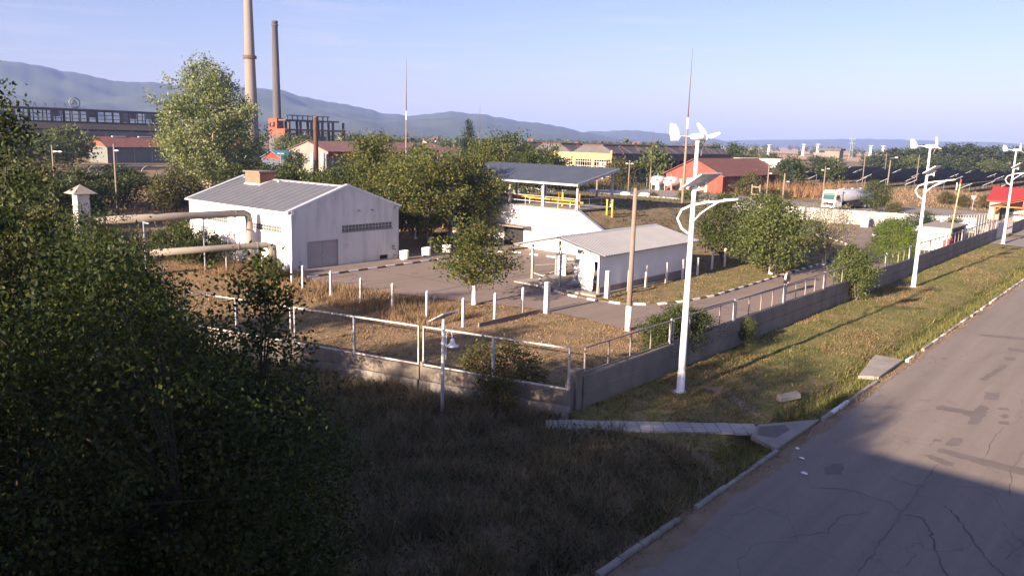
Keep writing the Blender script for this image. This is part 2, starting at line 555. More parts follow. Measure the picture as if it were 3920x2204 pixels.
def grid_mesh(name, xs, ys, zf):
    X, Y = np.meshgrid(xs, ys)
    V = np.stack([X, Y, zf(X, Y)], -1).reshape(-1, 3)
    nx, ny = len(xs), len(ys)
    i = np.arange((ny - 1) * nx).reshape(ny - 1, nx)[:, :-1].ravel()
    F = np.stack([i, i + 1, i + 1 + nx, i + nx], 1)
    return mesh_np(name, V, F)

gx = np.unique(np.concatenate([[-9000, -5000, -2500, -1200, -700, -400, -250, -160], np.arange(-120, -18, 1.5), np.arange(-18, -9.6, 0.2), np.arange(-9, 20, 3), [30, 60, 120, 300, 800, 2500, 9000]]))
gy = np.unique(np.concatenate([[-9000, -3000, -800, -200, -80], np.arange(-30, 120, 0.75), np.arange(120, 220, 4), [240, 280, 340, 420, 560, 800, 1200, 2000, 3500, 6000, 9000]]))

def ground_material():
    m, n, l, b = _nt('ground_earth')
    pos = _map(n, l, coord='Position')
    sep = n.new('ShaderNodeSeparateXYZ')
    l.new(pos, sep.inputs[0])
    X, Y = sep.outputs[0], sep.outputs[1]
    big = _noise(n, l, pos, 0.16, 5, 0.6, 0.3)
    med = _noise(n, l, pos, 0.9, 5, 0.65, 0.2)
    fin = _noise(n, l, pos, 7.0, 4, 0.7)
    straw = _ramp(n, l, fin, [(0.25, (0.19, 0.125, 0.07)), (0.5, (0.30, 0.20, 0.115)), (0.8, (0.42, 0.30, 0.18))])
    green = _ramp(n, l, fin, [(0.25, (0.075, 0.085, 0.028)), (0.5, (0.145, 0.15, 0.048)), (0.8, (0.23, 0.205, 0.08))])
    dirt = _ramp(n, l, fin, [(0.3, (0.12, 0.085, 0.06)), (0.7, (0.24, 0.18, 0.125))])
    verge = _mix(n, l, _ramp(n, l, med, [(0.40, 0.12), (0.62, 0.9)]), green, straw)
    verge = _mix(n, l, _ramp(n, l, big, [(0.36, 0.0), (0.58, 0.65)]), verge, green)
    yard = _mix(n, l, _ramp(n, l, med, [(0.35, 0.75), (0.6, 0.05)]), straw, _mix(n, l, 0.5, green, dirt))
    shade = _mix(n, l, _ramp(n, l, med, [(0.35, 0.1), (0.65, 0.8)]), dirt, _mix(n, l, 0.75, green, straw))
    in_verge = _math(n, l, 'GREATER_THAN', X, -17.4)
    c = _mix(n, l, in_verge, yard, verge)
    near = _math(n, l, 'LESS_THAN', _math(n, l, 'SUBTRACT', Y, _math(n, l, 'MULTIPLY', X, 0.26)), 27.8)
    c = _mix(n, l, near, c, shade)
    # open country farther out: stubble, ploughed land and green strips
    fv = _map(n, l, (0.0022, 0.006, 1), 'Position')
    vo = n.new('ShaderNodeTexVoronoi')
    vo.inputs['Scale'].default_value = 1.0
    l.new(fv, vo.inputs['Vector'])
    sp = n.new('ShaderNodeSeparateColor')
    l.new(vo.outputs['Color'], sp.inputs[0])
    fields = _ramp(n, l, sp.outputs[0], [(0.0, (0.55, 0.36, 0.19)), (0.3, (0.48, 0.31, 0.17)), (0.5, (0.18, 0.16, 0.07)), (0.62, (0.30, 0.2, 0.12)), (0.8, (0.58, 0.4, 0.22)), (1.0, (0.10, 0.11, 0.045))])
    rough_land = _mix(n, l, _ramp(n, l, med, [(0.35, 0.2), (0.65, 0.9)]), _mix(n, l, 0.5, green, dirt), straw)
    rough_land = _mix(n, l, _ramp(n, l, big, [(0.4, 0.0), (0.65, 0.8)]), rough_land, green)
    mid = _math(n, l, 'GREATER_THAN', Y, 112.0)
    c = _mix(n, l, mid, c, rough_land)
    far = _math(n, l, 'GREATER_THAN', _math(n, l, 'ADD', Y, _math(n, l, 'MULTIPLY', X, -0.55)), 640.0)
    c = _mix(n, l, far, c, fields)
    l.new(c, b.inputs['Base Color'])
    b.inputs['Roughness'].default_value = 0.95
    b.inputs['Specular IOR Level'].default_value = 0.1
    _bump(n, l, b, fin, 0.6, 0.06)
    return m
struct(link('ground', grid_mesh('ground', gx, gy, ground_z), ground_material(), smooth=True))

def asphalt(name, lo, hi, crack=(0.05, 0.045, 0.04), cscale=0.35, camt=0.8, tracks=0.0):
    m, n, l, b = _nt(name)
    pos = _map(n, l, coord='Position')
    big = _noise(n, l, pos, 0.25, 5, 0.6, 0.3)
    fin = _noise(n, l, pos, 22, 3, 0.7)
    med = _noise(n, l, pos, 1.8, 5, 0.65)
    c = _ramp(n, l, big, [(0.3, lo), (0.7, hi)])
    c = _mix(n, l, 0.35, c, _ramp(n, l, fin, [(0.3, tuple(v * 0.7 for v in lo)), (0.7, tuple(v * 1.15 for v in hi))]))
    c = _mix(n, l, 0.3, c, _ramp(n, l, med, [(0.35, lo), (0.65, hi)]))
    if tracks:
        tv = _map(n, l, (1.1, 0.045, 1), 'Position')
        c = _mix(n, l, tracks, c, _ramp(n, l, _noise(n, l, tv, 1.0, 5, 0.6), [(0.3, tuple(v * 0.72 for v in lo)), (0.7, tuple(min(1, v * 1.12) for v in hi))]))
        sp_ = _noise(n, l, pos, 55, 2, 0.8)
        c = _mix(n, l, 0.22, c, _ramp(n, l, sp_, [(0.35, tuple(v * 0.45 for v in lo)), (0.65, tuple(min(1, v * 1.5) for v in hi))]))
        oil = _noise(n, l, pos, 0.55, 6, 0.7, 0.8)
        c = _mix(n, l, _ramp(n, l, oil, [(0.60, 0.0), (0.72, 0.45)]), c, tuple(v * 0.5 for v in lo))
    wv = n.new('ShaderNodeVectorMath')
    wv.operation = 'ADD'
    wn_ = n.new('ShaderNodeTexNoise')
    wn_.inputs['Scale'].default_value = 0.8
    wn_.inputs['Detail'].default_value = 4
    l.new(pos, wn_.inputs['Vector'])
    l.new(pos, wv.inputs[0])
    l.new(wn_.outputs['Color'], wv.inputs[1])
    vo = n.new('ShaderNodeTexVoronoi')
    vo.feature = 'DISTANCE_TO_EDGE'
    vo.inputs['Scale'].default_value = cscale
    l.new(wv.outputs[0], vo.inputs['Vector'])
    line = _ramp(n, l, vo.outputs['Distance'], [(0.0, 1.0), (0.007, 0.0)])
    msk = _ramp(n, l, _noise(n, l, pos, 0.18, 3), [(0.42, 0.0), (0.6, camt)])
    f = _math(n, l, 'MULTIPLY', line, msk)
    c = _mix(n, l, f, c, crack)
    l.new(c, b.inputs['Base Color'])
    b.inputs['Roughness'].default_value = 0.9
    b.inputs['Specular IOR Level'].default_value = 0.2
    _bump(n, l, b, fin, 0.35, 0.01)
    return m
ROADM = asphalt('road_asphalt', (0.195, 0.162, 0.138), (0.265, 0.225, 0.193), crack=(0.09, 0.08, 0.07), camt=0.55, tracks=0.45)
PATCHM = asphalt('asphalt_patch', (0.135, 0.113, 0.102), (0.20, 0.17, 0.152), camt=0.2)
YARDM = asphalt('yard_paving', (0.175, 0.135, 0.11), (0.28, 0.225, 0.19), cscale=0.22, camt=0.9, tracks=0.3)
FARROADM = asphalt('far_road_paving', (0.22, 0.195, 0.175), (0.29, 0.26, 0.235), camt=0.3)

def sheet(name, pts, z, mat, parent=None):
    mb = MB()
    mb.v = [(x, y, z) for x, y in pts]
    mb.f = [tuple(range(len(pts)))]
    a = sum(pts[i][0] * pts[(i + 1) % len(pts)][1] - pts[(i + 1) % len(pts)][0] * pts[i][1] for i in range(len(pts)))
    if a < 0:
        mb.f = [tuple(reversed(mb.f[0]))]
    return mb.build(name, mat, parent)

def ragged(pts, amp, step, seed):
    """subdivide a polygon outline and jitter it, for worn edges"""
    r = random.Random(seed)
    out = []
    for i, p in enumerate(pts):
        q = pts[(i + 1) % len(pts)]
        L = math.hypot(q[0] - p[0], q[1] - p[1])
        k = max(1, min(60, int(L / step)))
        for j in range(k):
            t = j / k
            out.append((p[0] + (q[0] - p[0]) * t + r.uniform(-amp, amp), p[1] + (q[1] - p[1]) * t + r.uniform(-amp, amp)))
    return out

road = struct(sheet('road', [(-9.66, -1.5), (8, -1.5), (8, 330), (-9.66, 330)], 0.012, ROADM))
PATCHES = [
    [(-6.96, 35.72), (-6.75, 36.08), (-5.64, 36.2), (-5.58, 37.34), (-5.25, 37.28), (-5.1, 36.01), (-5.16, 34.48), (-5.43, 34.29), (-5.6, 35.34), (-5.98, 35.5), (-6.79, 35.35)],
    [(-5.77, 39.58), (-5.27, 39.86), (-5.12, 38.68), (-5.58, 38.38)], [(-4.68, 35.55), (-4.29, 35.83), (-4.21, 35.4), (-4.57, 35.14)],
    [(-6.0, 31.54), (-5.77, 31.65), (-5.74, 31.33), (-5.94, 31.31)], [(-5.53, 32.2), (-5.24, 32.39), (-5.12, 31.46), (-5.5, 31.1), (-5.62, 31.25)],
    [(-5.92, 29.49), (-5.7, 29.77), (-4.89, 29.5), (-4.83, 29.11), (-5.2, 29.08)], [(-5.7, 30.25), (-5.56, 30.69), (-1.0, 30.68), (-0.9, 29.98), (-4.0, 29.99)],
    [(-6.29, 47.4), (-5.77, 47.64), (-5.71, 46.93), (-6.15, 46.65)], [(-6.5, 49.83), (-4.4, 50.4), (-4.2, 49.5), (-6.34, 49.09)],
    [(-4.92, 37.49), (-4.57, 37.73), (-4.54, 37.45), (-4.84, 37.23)], [(-4.74, 36.37), (-4.55, 36.85), (-4.38, 36.54), (-4.5, 36.07)],
    [(-8.06, 25.93), (-7.99, 26.37), (-7.7, 26.78), (-7.44, 25.8), (-7.83, 25.3)], [(-8.28, 52.42), (-6.24, 53.31), (-6.14, 52.55), (-8.17, 51.79)],
    [(-6.4, 41.6), (-6.05, 45.6), (-5.8, 45.6), (-6.1, 41.5)]]
for i, p in enumerate(PATCHES):
    sheet('asphalt_patch', ragged(p, 0.055, 0.16, i), 0.016, PATCHM, road)
CRACKM = surf('tar_crack', (0.115, 0.10, 0.092), 0.3, 3, 0.8, bump=0.1)
CRACKS = [[(-5.13, 23.36), (-5.21, 24.12), (-5.24, 25.68), (-5.26, 26.75), (-5.3, 29.0)], [(-5.13, 23.36), (-5.16, 22.04), (-5.07, 21.16), (-5.06, 19.71), (-5.0, 16)],
          [(-5.09, 24.13), (-4.66, 24.27), (-4.23, 23.42), (-3.87, 22.3), (-3.32, 21.23)], [(-4.31, 25.56), (-3.9, 24.99), (-3.28, 23.82), (-2.73, 22.76), (-2.0, 21.9)],
          [(-7.86, 24.03), (-6.95, 24.69), (-5.66, 24.67), (-5.2, 24.2)], [(-6.23, 26.73), (-5.44, 26.46), (-5.26, 26.75)], [(-2.9, 25.6), (-2.2, 24.6), (-2.4, 23.2)],
          [(-9.0, 33.5), (-8.2, 34.2), (-7.4, 34.3), (-6.6, 35.6)], [(-7.6, 44.2), (-7.0, 45.4), (-6.9, 47.5), (-6.2, 49)], [(-4.2, 31.2), (-4.4, 33.2), (-4.3, 34.8)],
          [(-7.2, 20.2), (-6.4, 21.4), (-6.5, 22.6), (-5.9, 23.6)], [(-3.0, 27.9), (-3.4, 30.3), (-3.2, 33.8), (-3.6, 38)]]
for i, p in enumerate(CRACKS):
    r = random.Random(i + 40)
    pts = []
    for a, b in zip(p, p[1:]):
        k = 6
        pts += [(a[0] + (b[0] - a[0]) * j / k + r.uniform(-.05, .05), a[1] + (b[1] - a[1]) * j / k + r.uniform(-.05, .05)) for j in range(k)]
    pts.append(p[-1])
    w = 0.022 if i in (2, 3) else 0.010
    ln, rn = [], []
    for j, q in enumerate(pts):
        a, b = pts[max(j - 1, 0)], pts[min(j + 1, len(pts) - 1)]
        d = Vector((b[0] - a[0], b[1] - a[1])).normalized()
        ww = w * r.uniform(0.5, 1.5)
        ln.append((q[0] - d.y * ww, q[1] + d.x * ww))
        rn.append((q[0] + d.y * ww, q[1] - d.x * ww))
    mb = MB()
    k = len(pts)
    mb.v = [(x, y, 0.019) for x, y in ln + rn]
    mb.f = [(j, k + j, k + j + 1, j + 1) for j in range(k - 1)]
    mb.build('tar_crack', CRACKM, road)

DIRTM = surf('bare_dirt', (0.25, 0.18, 0.12), 0.3, 1.5, .95, stain=(.15, .11, .07), bump=.5)
struct(sheet('kerb_dirt', ragged([(-9.69, 8), (-9.1, 8), (-9.25, 14), (-9.0, 18), (-9.3, 22), (-9.1, 25.5), (-9.45, 27), (-9.2, 30), (-9.45, 34), (-9.5, 60), (-9.69, 60)], .09, .35, 21), 0.0165, DIRTM))
_tr = [(-15.2, 31.4, .35), (-14.2, 31.0, .4), (-13.0, 30.3, .38), (-12.1, 29.7, .4), (-11.3, 29.0, .55)]
_v, _f2 = [], []
for _i in range(33):
    _t = _i / 32 * 4
    _k = min(3, int(_t))
    _u2_ = _t - _k
    _a, _b = _tr[_k], _tr[_k + 1]
    _x, _y, _w = [_a[_j] + (_b[_j] - _a[_j]) * _u2_ for _j in range(3)]
    _w *= RND.uniform(.6, 1.1)
    for _s in (-1, 1):
        _px, _py = _x + _s * _w * .5, _y + _s * _w * .85
        _v.append((_px, _py, float(ground_z(np.array(_px), np.array(_py))) + .02))
for _i in range(32):
    _f2.append((2 * _i, 2 * _i + 2, 2 * _i + 3, 2 * _i + 1))
_mb = MB()
_mb.v, _mb.f = _v, _f2
struct(_mb.build('dirt_track', DIRTM))
YARD = [(-48.55, 33.6), (-44, 34.3), (-40.9, 34.7), (-35.5, 36.6), (-30.8, 38.2), (-26.6, 38.4), (-23.8, 37.9), (-21, 39.0), (-18.6, 42), (-18.2, 110), (-20, 114.5), (-35, 113.5), (-44, 109), (-42, 100), (-34, 97), (-29.6, 92.5), (-26.5, 87.5), (-24, 81.5), (-24.5, 75.7), (-24.9, 72.7), (-24.8, 64.6), (-24.6, 58), (-24.5, 51), (-25, 47.5), (-25.9, 44.9), (-27.5, 43.7), (-29.2, 43.3), (-31.9, 43.4), (-34.5, 44.3), (-36.5, 46.5), (-37.9, 50), (-38.2, 59.8), (-48.55, 59.8)]
yardo = struct(sheet('yard_paving', ragged(YARD, 0.06, 0.6, 3), 0.012, YARDM))
JOINTM = surf('joint_tar', (0.07, 0.055, 0.048), .3, 3, .9)
for a_, b_ in [((-48.3, 40.2), (-31.5, 41.2)), ((-48.3, 46.6), (-37.6, 47.2)), ((-48.3, 52.8), (-38.2, 53.2)), ((-43.6, 34.8), (-43.2, 57.5)), ((-38.7, 36.2), (-39.2, 57)), ((-24.3, 48), (-18.4, 48.2)), ((-24.3, 60), (-18.4, 60.2)), ((-24.6, 72), (-18.4, 72.2))]:
    r = random.Random(a_[0])
    pts = [(a_[0] + (b_[0] - a_[0]) * j / 14 + r.uniform(-.03, .03), a_[1] + (b_[1] - a_[1]) * j / 14 + r.uniform(-.03, .03)) for j in range(15)]
    mb = MB()
    d_ = Vector((b_[0] - a_[0], b_[1] - a_[1])).normalized() * .035
    mb.v = [(x - d_.y, y + d_.x, .017) for x, y in pts] + [(x + d_.y, y - d_.x, .017) for x, y in pts]
    mb.f = [(j, 15 + j, 16 + j, j + 1) for j in range(14)]
    mb.build('joint', JOINTM, yardo)
struct(sheet('forecourt_road', ragged([(-140, 122), (-110, 117.5), (-75, 119), (-50, 119.5), (-20, 121), (-9.8, 119), (-9.8, 150), (-21, 155), (-30, 161), (-39, 161), (-50, 152), (-67, 156), (-80, 158), (-94, 158), (-104, 184), (-128, 180), (-142, 150)], 0.5, 3, 9), 0.012, FARROADM))
struct(sheet('access_apron', [(-17.3, 106.5), (-9.7, 104), (-9.7, 118.5), (-18.1, 114.5)], 0.016, FARROADM))

# ------------------------------------------------------------------ kerbs: every stone a piece
def kerb_line(parent, pts, length, w, h, pattern, z=0.0, gap=0.015, jitter=0.01):
    segs = []
    for a, b in zip(pts, pts[1:]):
        L = math.hypot(b[0] - a[0], b[1] - a[1])
        segs.append((a, b, L))
    tot = sum(s[2] for s in segs)
    n = max(1, int(round(tot / length)))
    ln = tot / n
    def at(d):
        for a, b, L in segs:
            if d <= L or (a, b, L) == segs[-1]:
                t = d / L
                return Vector((a[0] + (b[0] - a[0]) * t, a[1] + (b[1] - a[1]) * t))
            d -= L
    cache = {}
    for i in range(n):
        p, q = at(i * ln), at((i + 1) * ln)
        c = (p + q) / 2
        key = pattern(i, RND)
        if key is None:
            continue
        if key not in cache:
            me = MB().hexa([(-ln / 2 + gap, -w / 2, -0.12), (ln / 2 - gap, -w / 2, -0.12), (ln / 2 - gap, w / 2, -0.12), (-ln / 2 + gap, w / 2, -0.12)],
                           [(-ln / 2 + gap + .01, -w / 2 + .02, h), (ln / 2 - gap - .01, -w / 2 + .02, h), (ln / 2 - gap - .01, w / 2 - .02, h), (-ln / 2 + gap + .01, w / 2 - .02, h)]).mesh('kerb_stone')
            me.materials.append(key)
            cache[key] = me
        o = link('kerb_stone', cache[key], None, parent, (c.x, c.y, z + RND.uniform(-jitter, jitter)), math.atan2(q.y - p.y, q.x - p.x) + RND.uniform(-.012, .012))
        o.rotation_euler.x = RND.uniform(-.03, .03)

KERB_O = surf('kerb_old', (0.33, 0.30, 0.27), 0.25, 2, 0.92, stain=(0.16, 0.13, 0.1), bump=0.3)
def kerb_parent(name):
    o = bpy.data.objects.new(name, None)
    COL.objects.link(o)
    o['kind'] = 'structure'
    return o
k1 = kerb_parent('road_kerb')
white_at = {25, 26, 32, 33, 43, 44}
kerb_line(k1, [(-9.78, 4), (-9.78, 26.2)], 1.0, 0.17, 0.10, lambda i, r: None if r.random() < .1 else KERB_O, -0.01, jitter=0.035)
kerb_line(k1, [(-9.78, 30.6), (-9.78, 37.6)], 1.0, 0.17, 0.10, lambda i, r: KERB_W if i in (1, 2) else KERB_O, 0.0, jitter=0.02)
kerb_line(k1, [(-9.78, 42.6), (-9.78, 104)], 1.0, 0.17, 0.10, lambda i, r: None if r.random() < .14 else (KERB_W if r.random() < .3 else KERB_O), 0.0, jitter=0.02)
alt = lambda i, r: KERB_W if i % 2 == 0 else KERB_D
k2 = kerb_parent('island_kerb')
kerb_line(k2, [(-37.9, 50), (-37.5, 48), (-36.5, 46.3), (-34.5, 44.3), (-31.9, 43.4), (-29.2, 43.3), (-27.5, 43.7), (-25.9, 44.9), (-25, 47.5), (-24.5, 51), (-24.6, 58), (-24.8, 64.6), (-24.9, 72.7), (-24.5, 75.7), (-24.0, 81.5), (-24.6, 84), (-26.5, 87.5), (-29.6, 92.5), (-34, 97)], 0.82, 0.18, 0.13, alt)
k3 = kerb_parent('house_kerb')
kerb_line(k3, [(-48.62, 34.2), (-48.62, 55.5), (-47.9, 56.3), (-38.2, 57.2)], 0.95, 0.18, 0.14, alt)
pv = struct(sheet('pavement', [(-51.44, 34.0), (-48.7, 34.0), (-48.7, 60), (-51.44, 60)], 0.10, YARDM))

# lawn island behind the kerb, slightly raised
def island_z(X, Y):
    return 0.07 + 0.02 * np.sin(X * 1.1 + Y * .6) + 0 * X
# slab path beside the wall corner
path = kerb_parent('slab_path')
SLABM = surf('paving_slab', (0.37, 0.35, 0.34), 0.2, 2, 0.9, stain=(0.24, 0.22, 0.2), bump=0.25)
slab_me = MB().hexa([(-.24, -.24, -.06), (.24, -.24, -.06), (.24, .24, -.06), (-.24, .24, -.06)], [(-.235, -.235, .03), (.235, -.235, .03), (.235, .235, .03), (-.235, .235, .03)]).mesh('paving_slab')
slab_me.materials.append(SLABM)
pa, pb = Vector((-17.2, 22.5)), Vector((-11.15, 27.85))
pd = (pb - pa).normalized()
pn = Vector((-pd.y, pd.x))
npth = int((pb - pa).length / 0.5)
for i in range(npth):
    for j in (-1, 1):
        c = pa + pd * (i + .5) * 0.5 + pn * 0.25 * j
        o = link('paving_slab', slab_me, None, path, (c.x, c.y, RND.uniform(-.012, .012) + .02), math.atan2(pd.y, pd.x) + RND.uniform(-.02, .02))
        o.rotation_euler.x = RND.uniform(-.02, .02)
MB().prism([(-11.35, 28.2, -.1), (-11.05, 26.85, -.1), (-9.86, 26.3, -.1), (-9.86, 30.5, -.1)], 0.17).build('culvert_slab', CONC_L, path, bevel=0.02)
sheet('asphalt_patch', ragged([(-11.2, 28.0), (-10.95, 27.1), (-10.3, 27.2), (-10.25, 28.5), (-10.6, 28.9)], 0.03, .2, 4), 0.076, PATCHM, path)
cs = MB().prism([(-10.65, 37.7, -.05), (-9.88, 38.2, -.05), (-9.92, 42.3, -.05), (-11.25, 42.3, -.05)], 0.17).build('culvert_slab', CONC_L, bevel=0.02)
tag(cs, 'flat pale concrete slab bridging the ditch beside the road', 'slab')
blk = MB().hexa([(-12.2, 31.9, -.08), (-11.9, 31.75, -.08), (-11.5, 33.0, -.08), (-11.8, 33.2, -.08)], [(-12.16, 31.92, .2), (-11.93, 31.8, .15), (-11.55, 32.98, .12), (-11.78, 33.12, .19)]).build('concrete_block', CONC_L, bevel=0.03)
tag(blk, 'broken concrete block lying on the grass near the ditch', 'block')

# ------------------------------------------------------------------ hills
def hills(name, ridge, d0, d1, mat, seed):
    r = np.random.default_rng(seed)
    az = np.linspace(ridge[0][0], ridge[-1][0], 260)
    el = np.interp(az, [p[0] for p in ridge], [p[1] for p in ridge])
    k = np.linspace(0, 1, 40)
    A, K = np.meshgrid(az, k)
    E = np.interp(A, az, el)
    D = d0 + (d1 - d0) * K
    ph = r.uniform(0, 6, 8)
    spur = sum(np.sin(A * f + ph[i] + K * g) / (i + 1.4) for i, (f, g) in enumerate([(0.16, 7), (0.33, -10), (0.62, 15), (1.05, -21), (1.7, 29)]))
    rise = np.clip(K / 0.85, 0, 1) ** 0.85
    Z = 10.5 + E * (d0 + (d1 - d0) * 0.85)
    Z = Z * (rise + 0.17 * spur * rise * (1 - rise) * 2.6)
    Z = np.where(K > 0.86, Z * (1 - (K - 0.86) * 2.2), Z) - 6
    Z = Z + 2.0 * (np.sin(A * 2.3 + 2 * np.sin(A * 0.9)) + 0.5 * np.sin(A * 7.1)) * rise * (E > 0.01)
    V = np.stack([D * np.sin(np.radians(A)), D * np.cos(np.radians(A)), Z], -1).reshape(-1, 3)
    nx, ny = len(az), len(k)
    i = np.arange((ny - 1) * nx).reshape(ny - 1, nx)[:, :-1].ravel()
    me = mesh_np(name, V, np.stack([i, i + 1, i + 1 + nx, i + nx], 1))
    return struct(link(name, me, mat, smooth=True))
HILLM = surf('wooded_hillside', (0.045, 0.065, 0.032), 0.5, 0.004, 0.95, stain=(0.10, 0.105, 0.05), stain_amt=0.5, bump=0)
R1 = [(-96, .05), (-84, .058), (-78, .062), (-72.45, .0651), (-71.25, .0658), (-69.41, .0599), (-68.13, .0567), (-66.39, .0522), (-64.33, .052), (-62.7, .0505), (-60.53, .0497), (-59.04, .0514), (-57.53, .0516), (-55.99, .0492), (-54.96, .0431), (-52.06, .0371), (-49.63, .0278), (-47.71, .0255), (-46.33, .0277), (-44.67, .0324), (-42.15, .0289), (-40.46, .0239), (-38.5, .0215), (-36.52, .0152), (-34.55, .009), (-32.87, .0045), (-30.39, .0009), (-27.67, -.001)]
R2 = [(-38.5, .001), (-37.34, .0035), (-35.12, .0121), (-31.8, .015), (-29.06, .0115), (-26.64, .0079), (-25.03, .003), (-22.43, -.001)]
R3 = [(-30, -.001), (-29.02, .0003), (-26.61, .0035), (-25.04, .0058), (-22.47, .0078), (-19.96, .0091), (-16.92, .0118), (-14.05, .0113), (-11.82, .0105), (-9.7, .0106), (-8.15, .0097), (-4, .011), (4, .009), (14, .011), (26, .008)]
hills('hills_near', R1, 1900, 3300, HILLM, 3)
hills('hills_middle', R2, 3500, 4300, HILLM, 5)
hills('hills_far', R3, 4600, 5600, HILLM, 8)
# ------------------------------------------------------------------ perimeter wall along the road
WX, WT = -17.4, 0.22          # outer face, thickness
YS = [25.2, 32.3, 39.0, 45.7, 52.4, 59.2, 66.0, 72.8, 79.5, 86.1, 92.6, 99.2, 105.8, 111.0]
wall = thing('concrete_wall', (WX - .11, 25.2, 0), 'long grey wall of stacked concrete panels beside the grass verge', 'wall')
for i, (a, b) in enumerate(zip(YS, YS[1:])):
    dz = 0.0 if i else -0.07
    for k, (z0, z1) in enumerate(((-.3, 0.66), (0.68, 1.33))):
        pr = RND.uniform(-.015, .015)
        MB().box(WX - WT + pr, WX + pr, a + .015, b - .015, z0 + dz * k, z1 + dz * k).build('panel', CONC, wall, bevel=0.02)
pil = MB().box(-17.75, -17.42, 24.72, 25.12, -.3, 1.52)
pil.box(-17.78, -17.39, 24.69, 25.15, 1.5, 1.6)
pil.build('pillar', CONC, wall)
MB().box(-17.77, -17.5, 24.45, 24.68, -.3, 1.15).build('pillar', CONC, wall)

fence = thing('steel_fence', (-17.52, 25.2, 1.33), 'weathered steel rail fence standing on the long roadside wall', 'fence')
for i, (a, b) in enumerate(zip(YS, YS[1:])):
    z0, z1 = 1.40, 2.43 + RND.uniform(-.03, .03)
    a2, b2 = a + .16, b - .16
    MB().bar((-17.52, a2 - .04, z1), (-17.52, b2 + .04, z1), 0.055).build('top_rail', FRAME_G, fence)
    MB().bar((-17.52, a2 + .02, z0), (-17.52, b2 - .02, z0), 0.045).build('bottom_rail', FRAME_G, fence)
    for k in range(5):
        y = a2 + (b2 - a2) * k / 4
        MB().box(-17.545, -17.495, y - .025, y + .025, z0 + .025, z1 - .03).build('upright', FRAME_W if k in (0, 4) else FRAME_G, fence)
    MB().tube([(-17.56, b, 1.2), (-17.56, b, 2.5)], 0.045, 8).build('post', STEEL, fence)

# ------------------------------------------------------------------ side wall and framed fence facing the camera
A0, A1 = Vector((-17.0, 23.72)), Vector((-40.0, 17.75))
ad = (A1 - A0).normalized()
an = Vector((-ad.y, ad.x))      # towards the camera side (-Y)
if an.y > 0:
    an = -an
def onA(t, off=0.0, z=0.0):
    p = A0 + ad * t + an * off
    return (p.x, p.y, z)
lwall = thing('concrete_side_wall', onA(0), 'low concrete wall with a pale footing below the white framed fence', 'wall')
T = [0.0, 6.75, 13.6, 20.4, 23.6]
for i, (a, b) in enumerate(zip(T, T[1:])):
    a_, b_ = a + .05, b - .05
    MB().hexa([onA(a_, .0, .5), onA(b_, .0, .5), onA(b_, -.2, .5), onA(a_, -.2, .5)], [onA(a_, .0, 1.05), onA(b_, .0, 1.05), onA(b_, -.2, 1.05), onA(a_, -.2, 1.05)]).build('panel', CONC, lwall)
    MB().hexa([onA(a_, .14, -.3), onA(b_, .14, -.3), onA(b_, -.2, -.3), onA(a_, -.2, -.3)], [onA(a_, .12, .48), onA(b_, .12, .48), onA(b_, -.2, .48), onA(a_, -.2, .48)]).build('footing', CONC_L, lwall)
    if i:
        MB().hexa([onA(a - .13, -.02, -.3), onA(a + .0, -.02, -.3), onA(a + .0, -.3, -.3), onA(a - .13, -.3, -.3)], [onA(a - .13, -.02, 1.25), onA(a, -.02, 1.25), onA(a, -.3, 1.25), onA(a - .13, -.3, 1.25)]).build('pillar', CONC, lwall)
for i, (a, b) in enumerate(zip(T, T[1:])):
    a_, b_ = a + .12, b - .12
    lab = ['white steel frame panel nearest the wall corner, bush behind it', 'white steel frame panel in the middle of the side wall', 'white steel frame panel half hidden by the dark foreground tree', 'white steel frame panel farthest along behind the dark tree'][i]
    fr = thing('framed_fence', onA((a + b) / 2, -.1, 1.05), lab, 'fence', 'framed panels on the side wall')
    z0, z1 = 1.12, 2.74
    MB().bar(onA(a_, -.1, z1), onA(b_, -.1, z1), .06).build('top_rail', FRAME_W, fr)
    MB().bar(onA(a_, -.1, z0), onA(b_, -.1, z0), .06).build('bottom_rail', FRAME_W, fr)
    for k, t in enumerate((a_, (a_ + b_) / 2, b_)):
        MB().bar(onA(t, -.1, z0 - .03), onA(t, -.1, z1 + .03), .065 if k != 1 else .09).build('upright', FRAME_W if k != 1 else STEEL, fr)

# ------------------------------------------------------------------ small building helpers
def wall_holes(mb, axis, fix, thick, u0, u1, z0, z1, holes):
    """wall slab split round rectangular openings; axis = direction the wall runs"""
    us = sorted({u0, u1, *[h[0] for h in holes], *[h[1] for h in holes]})
    zs = sorted({z0, z1, *[h[2] for h in holes], *[h[3] for h in holes]})
    for a, b in zip(us, us[1:]):
        for c, d in zip(zs, zs[1:]):
            if any(h[0] <= (a + b) / 2 <= h[1] and h[2] <= (c + d) / 2 <= h[3] for h in holes):
                continue
            lo, hi = sorted((fix, fix + thick))
            if axis == 'x':
                mb.box(a, b, lo, hi, c, d)
            else:
                mb.box(lo, hi, a, b, c, d)
    return mb

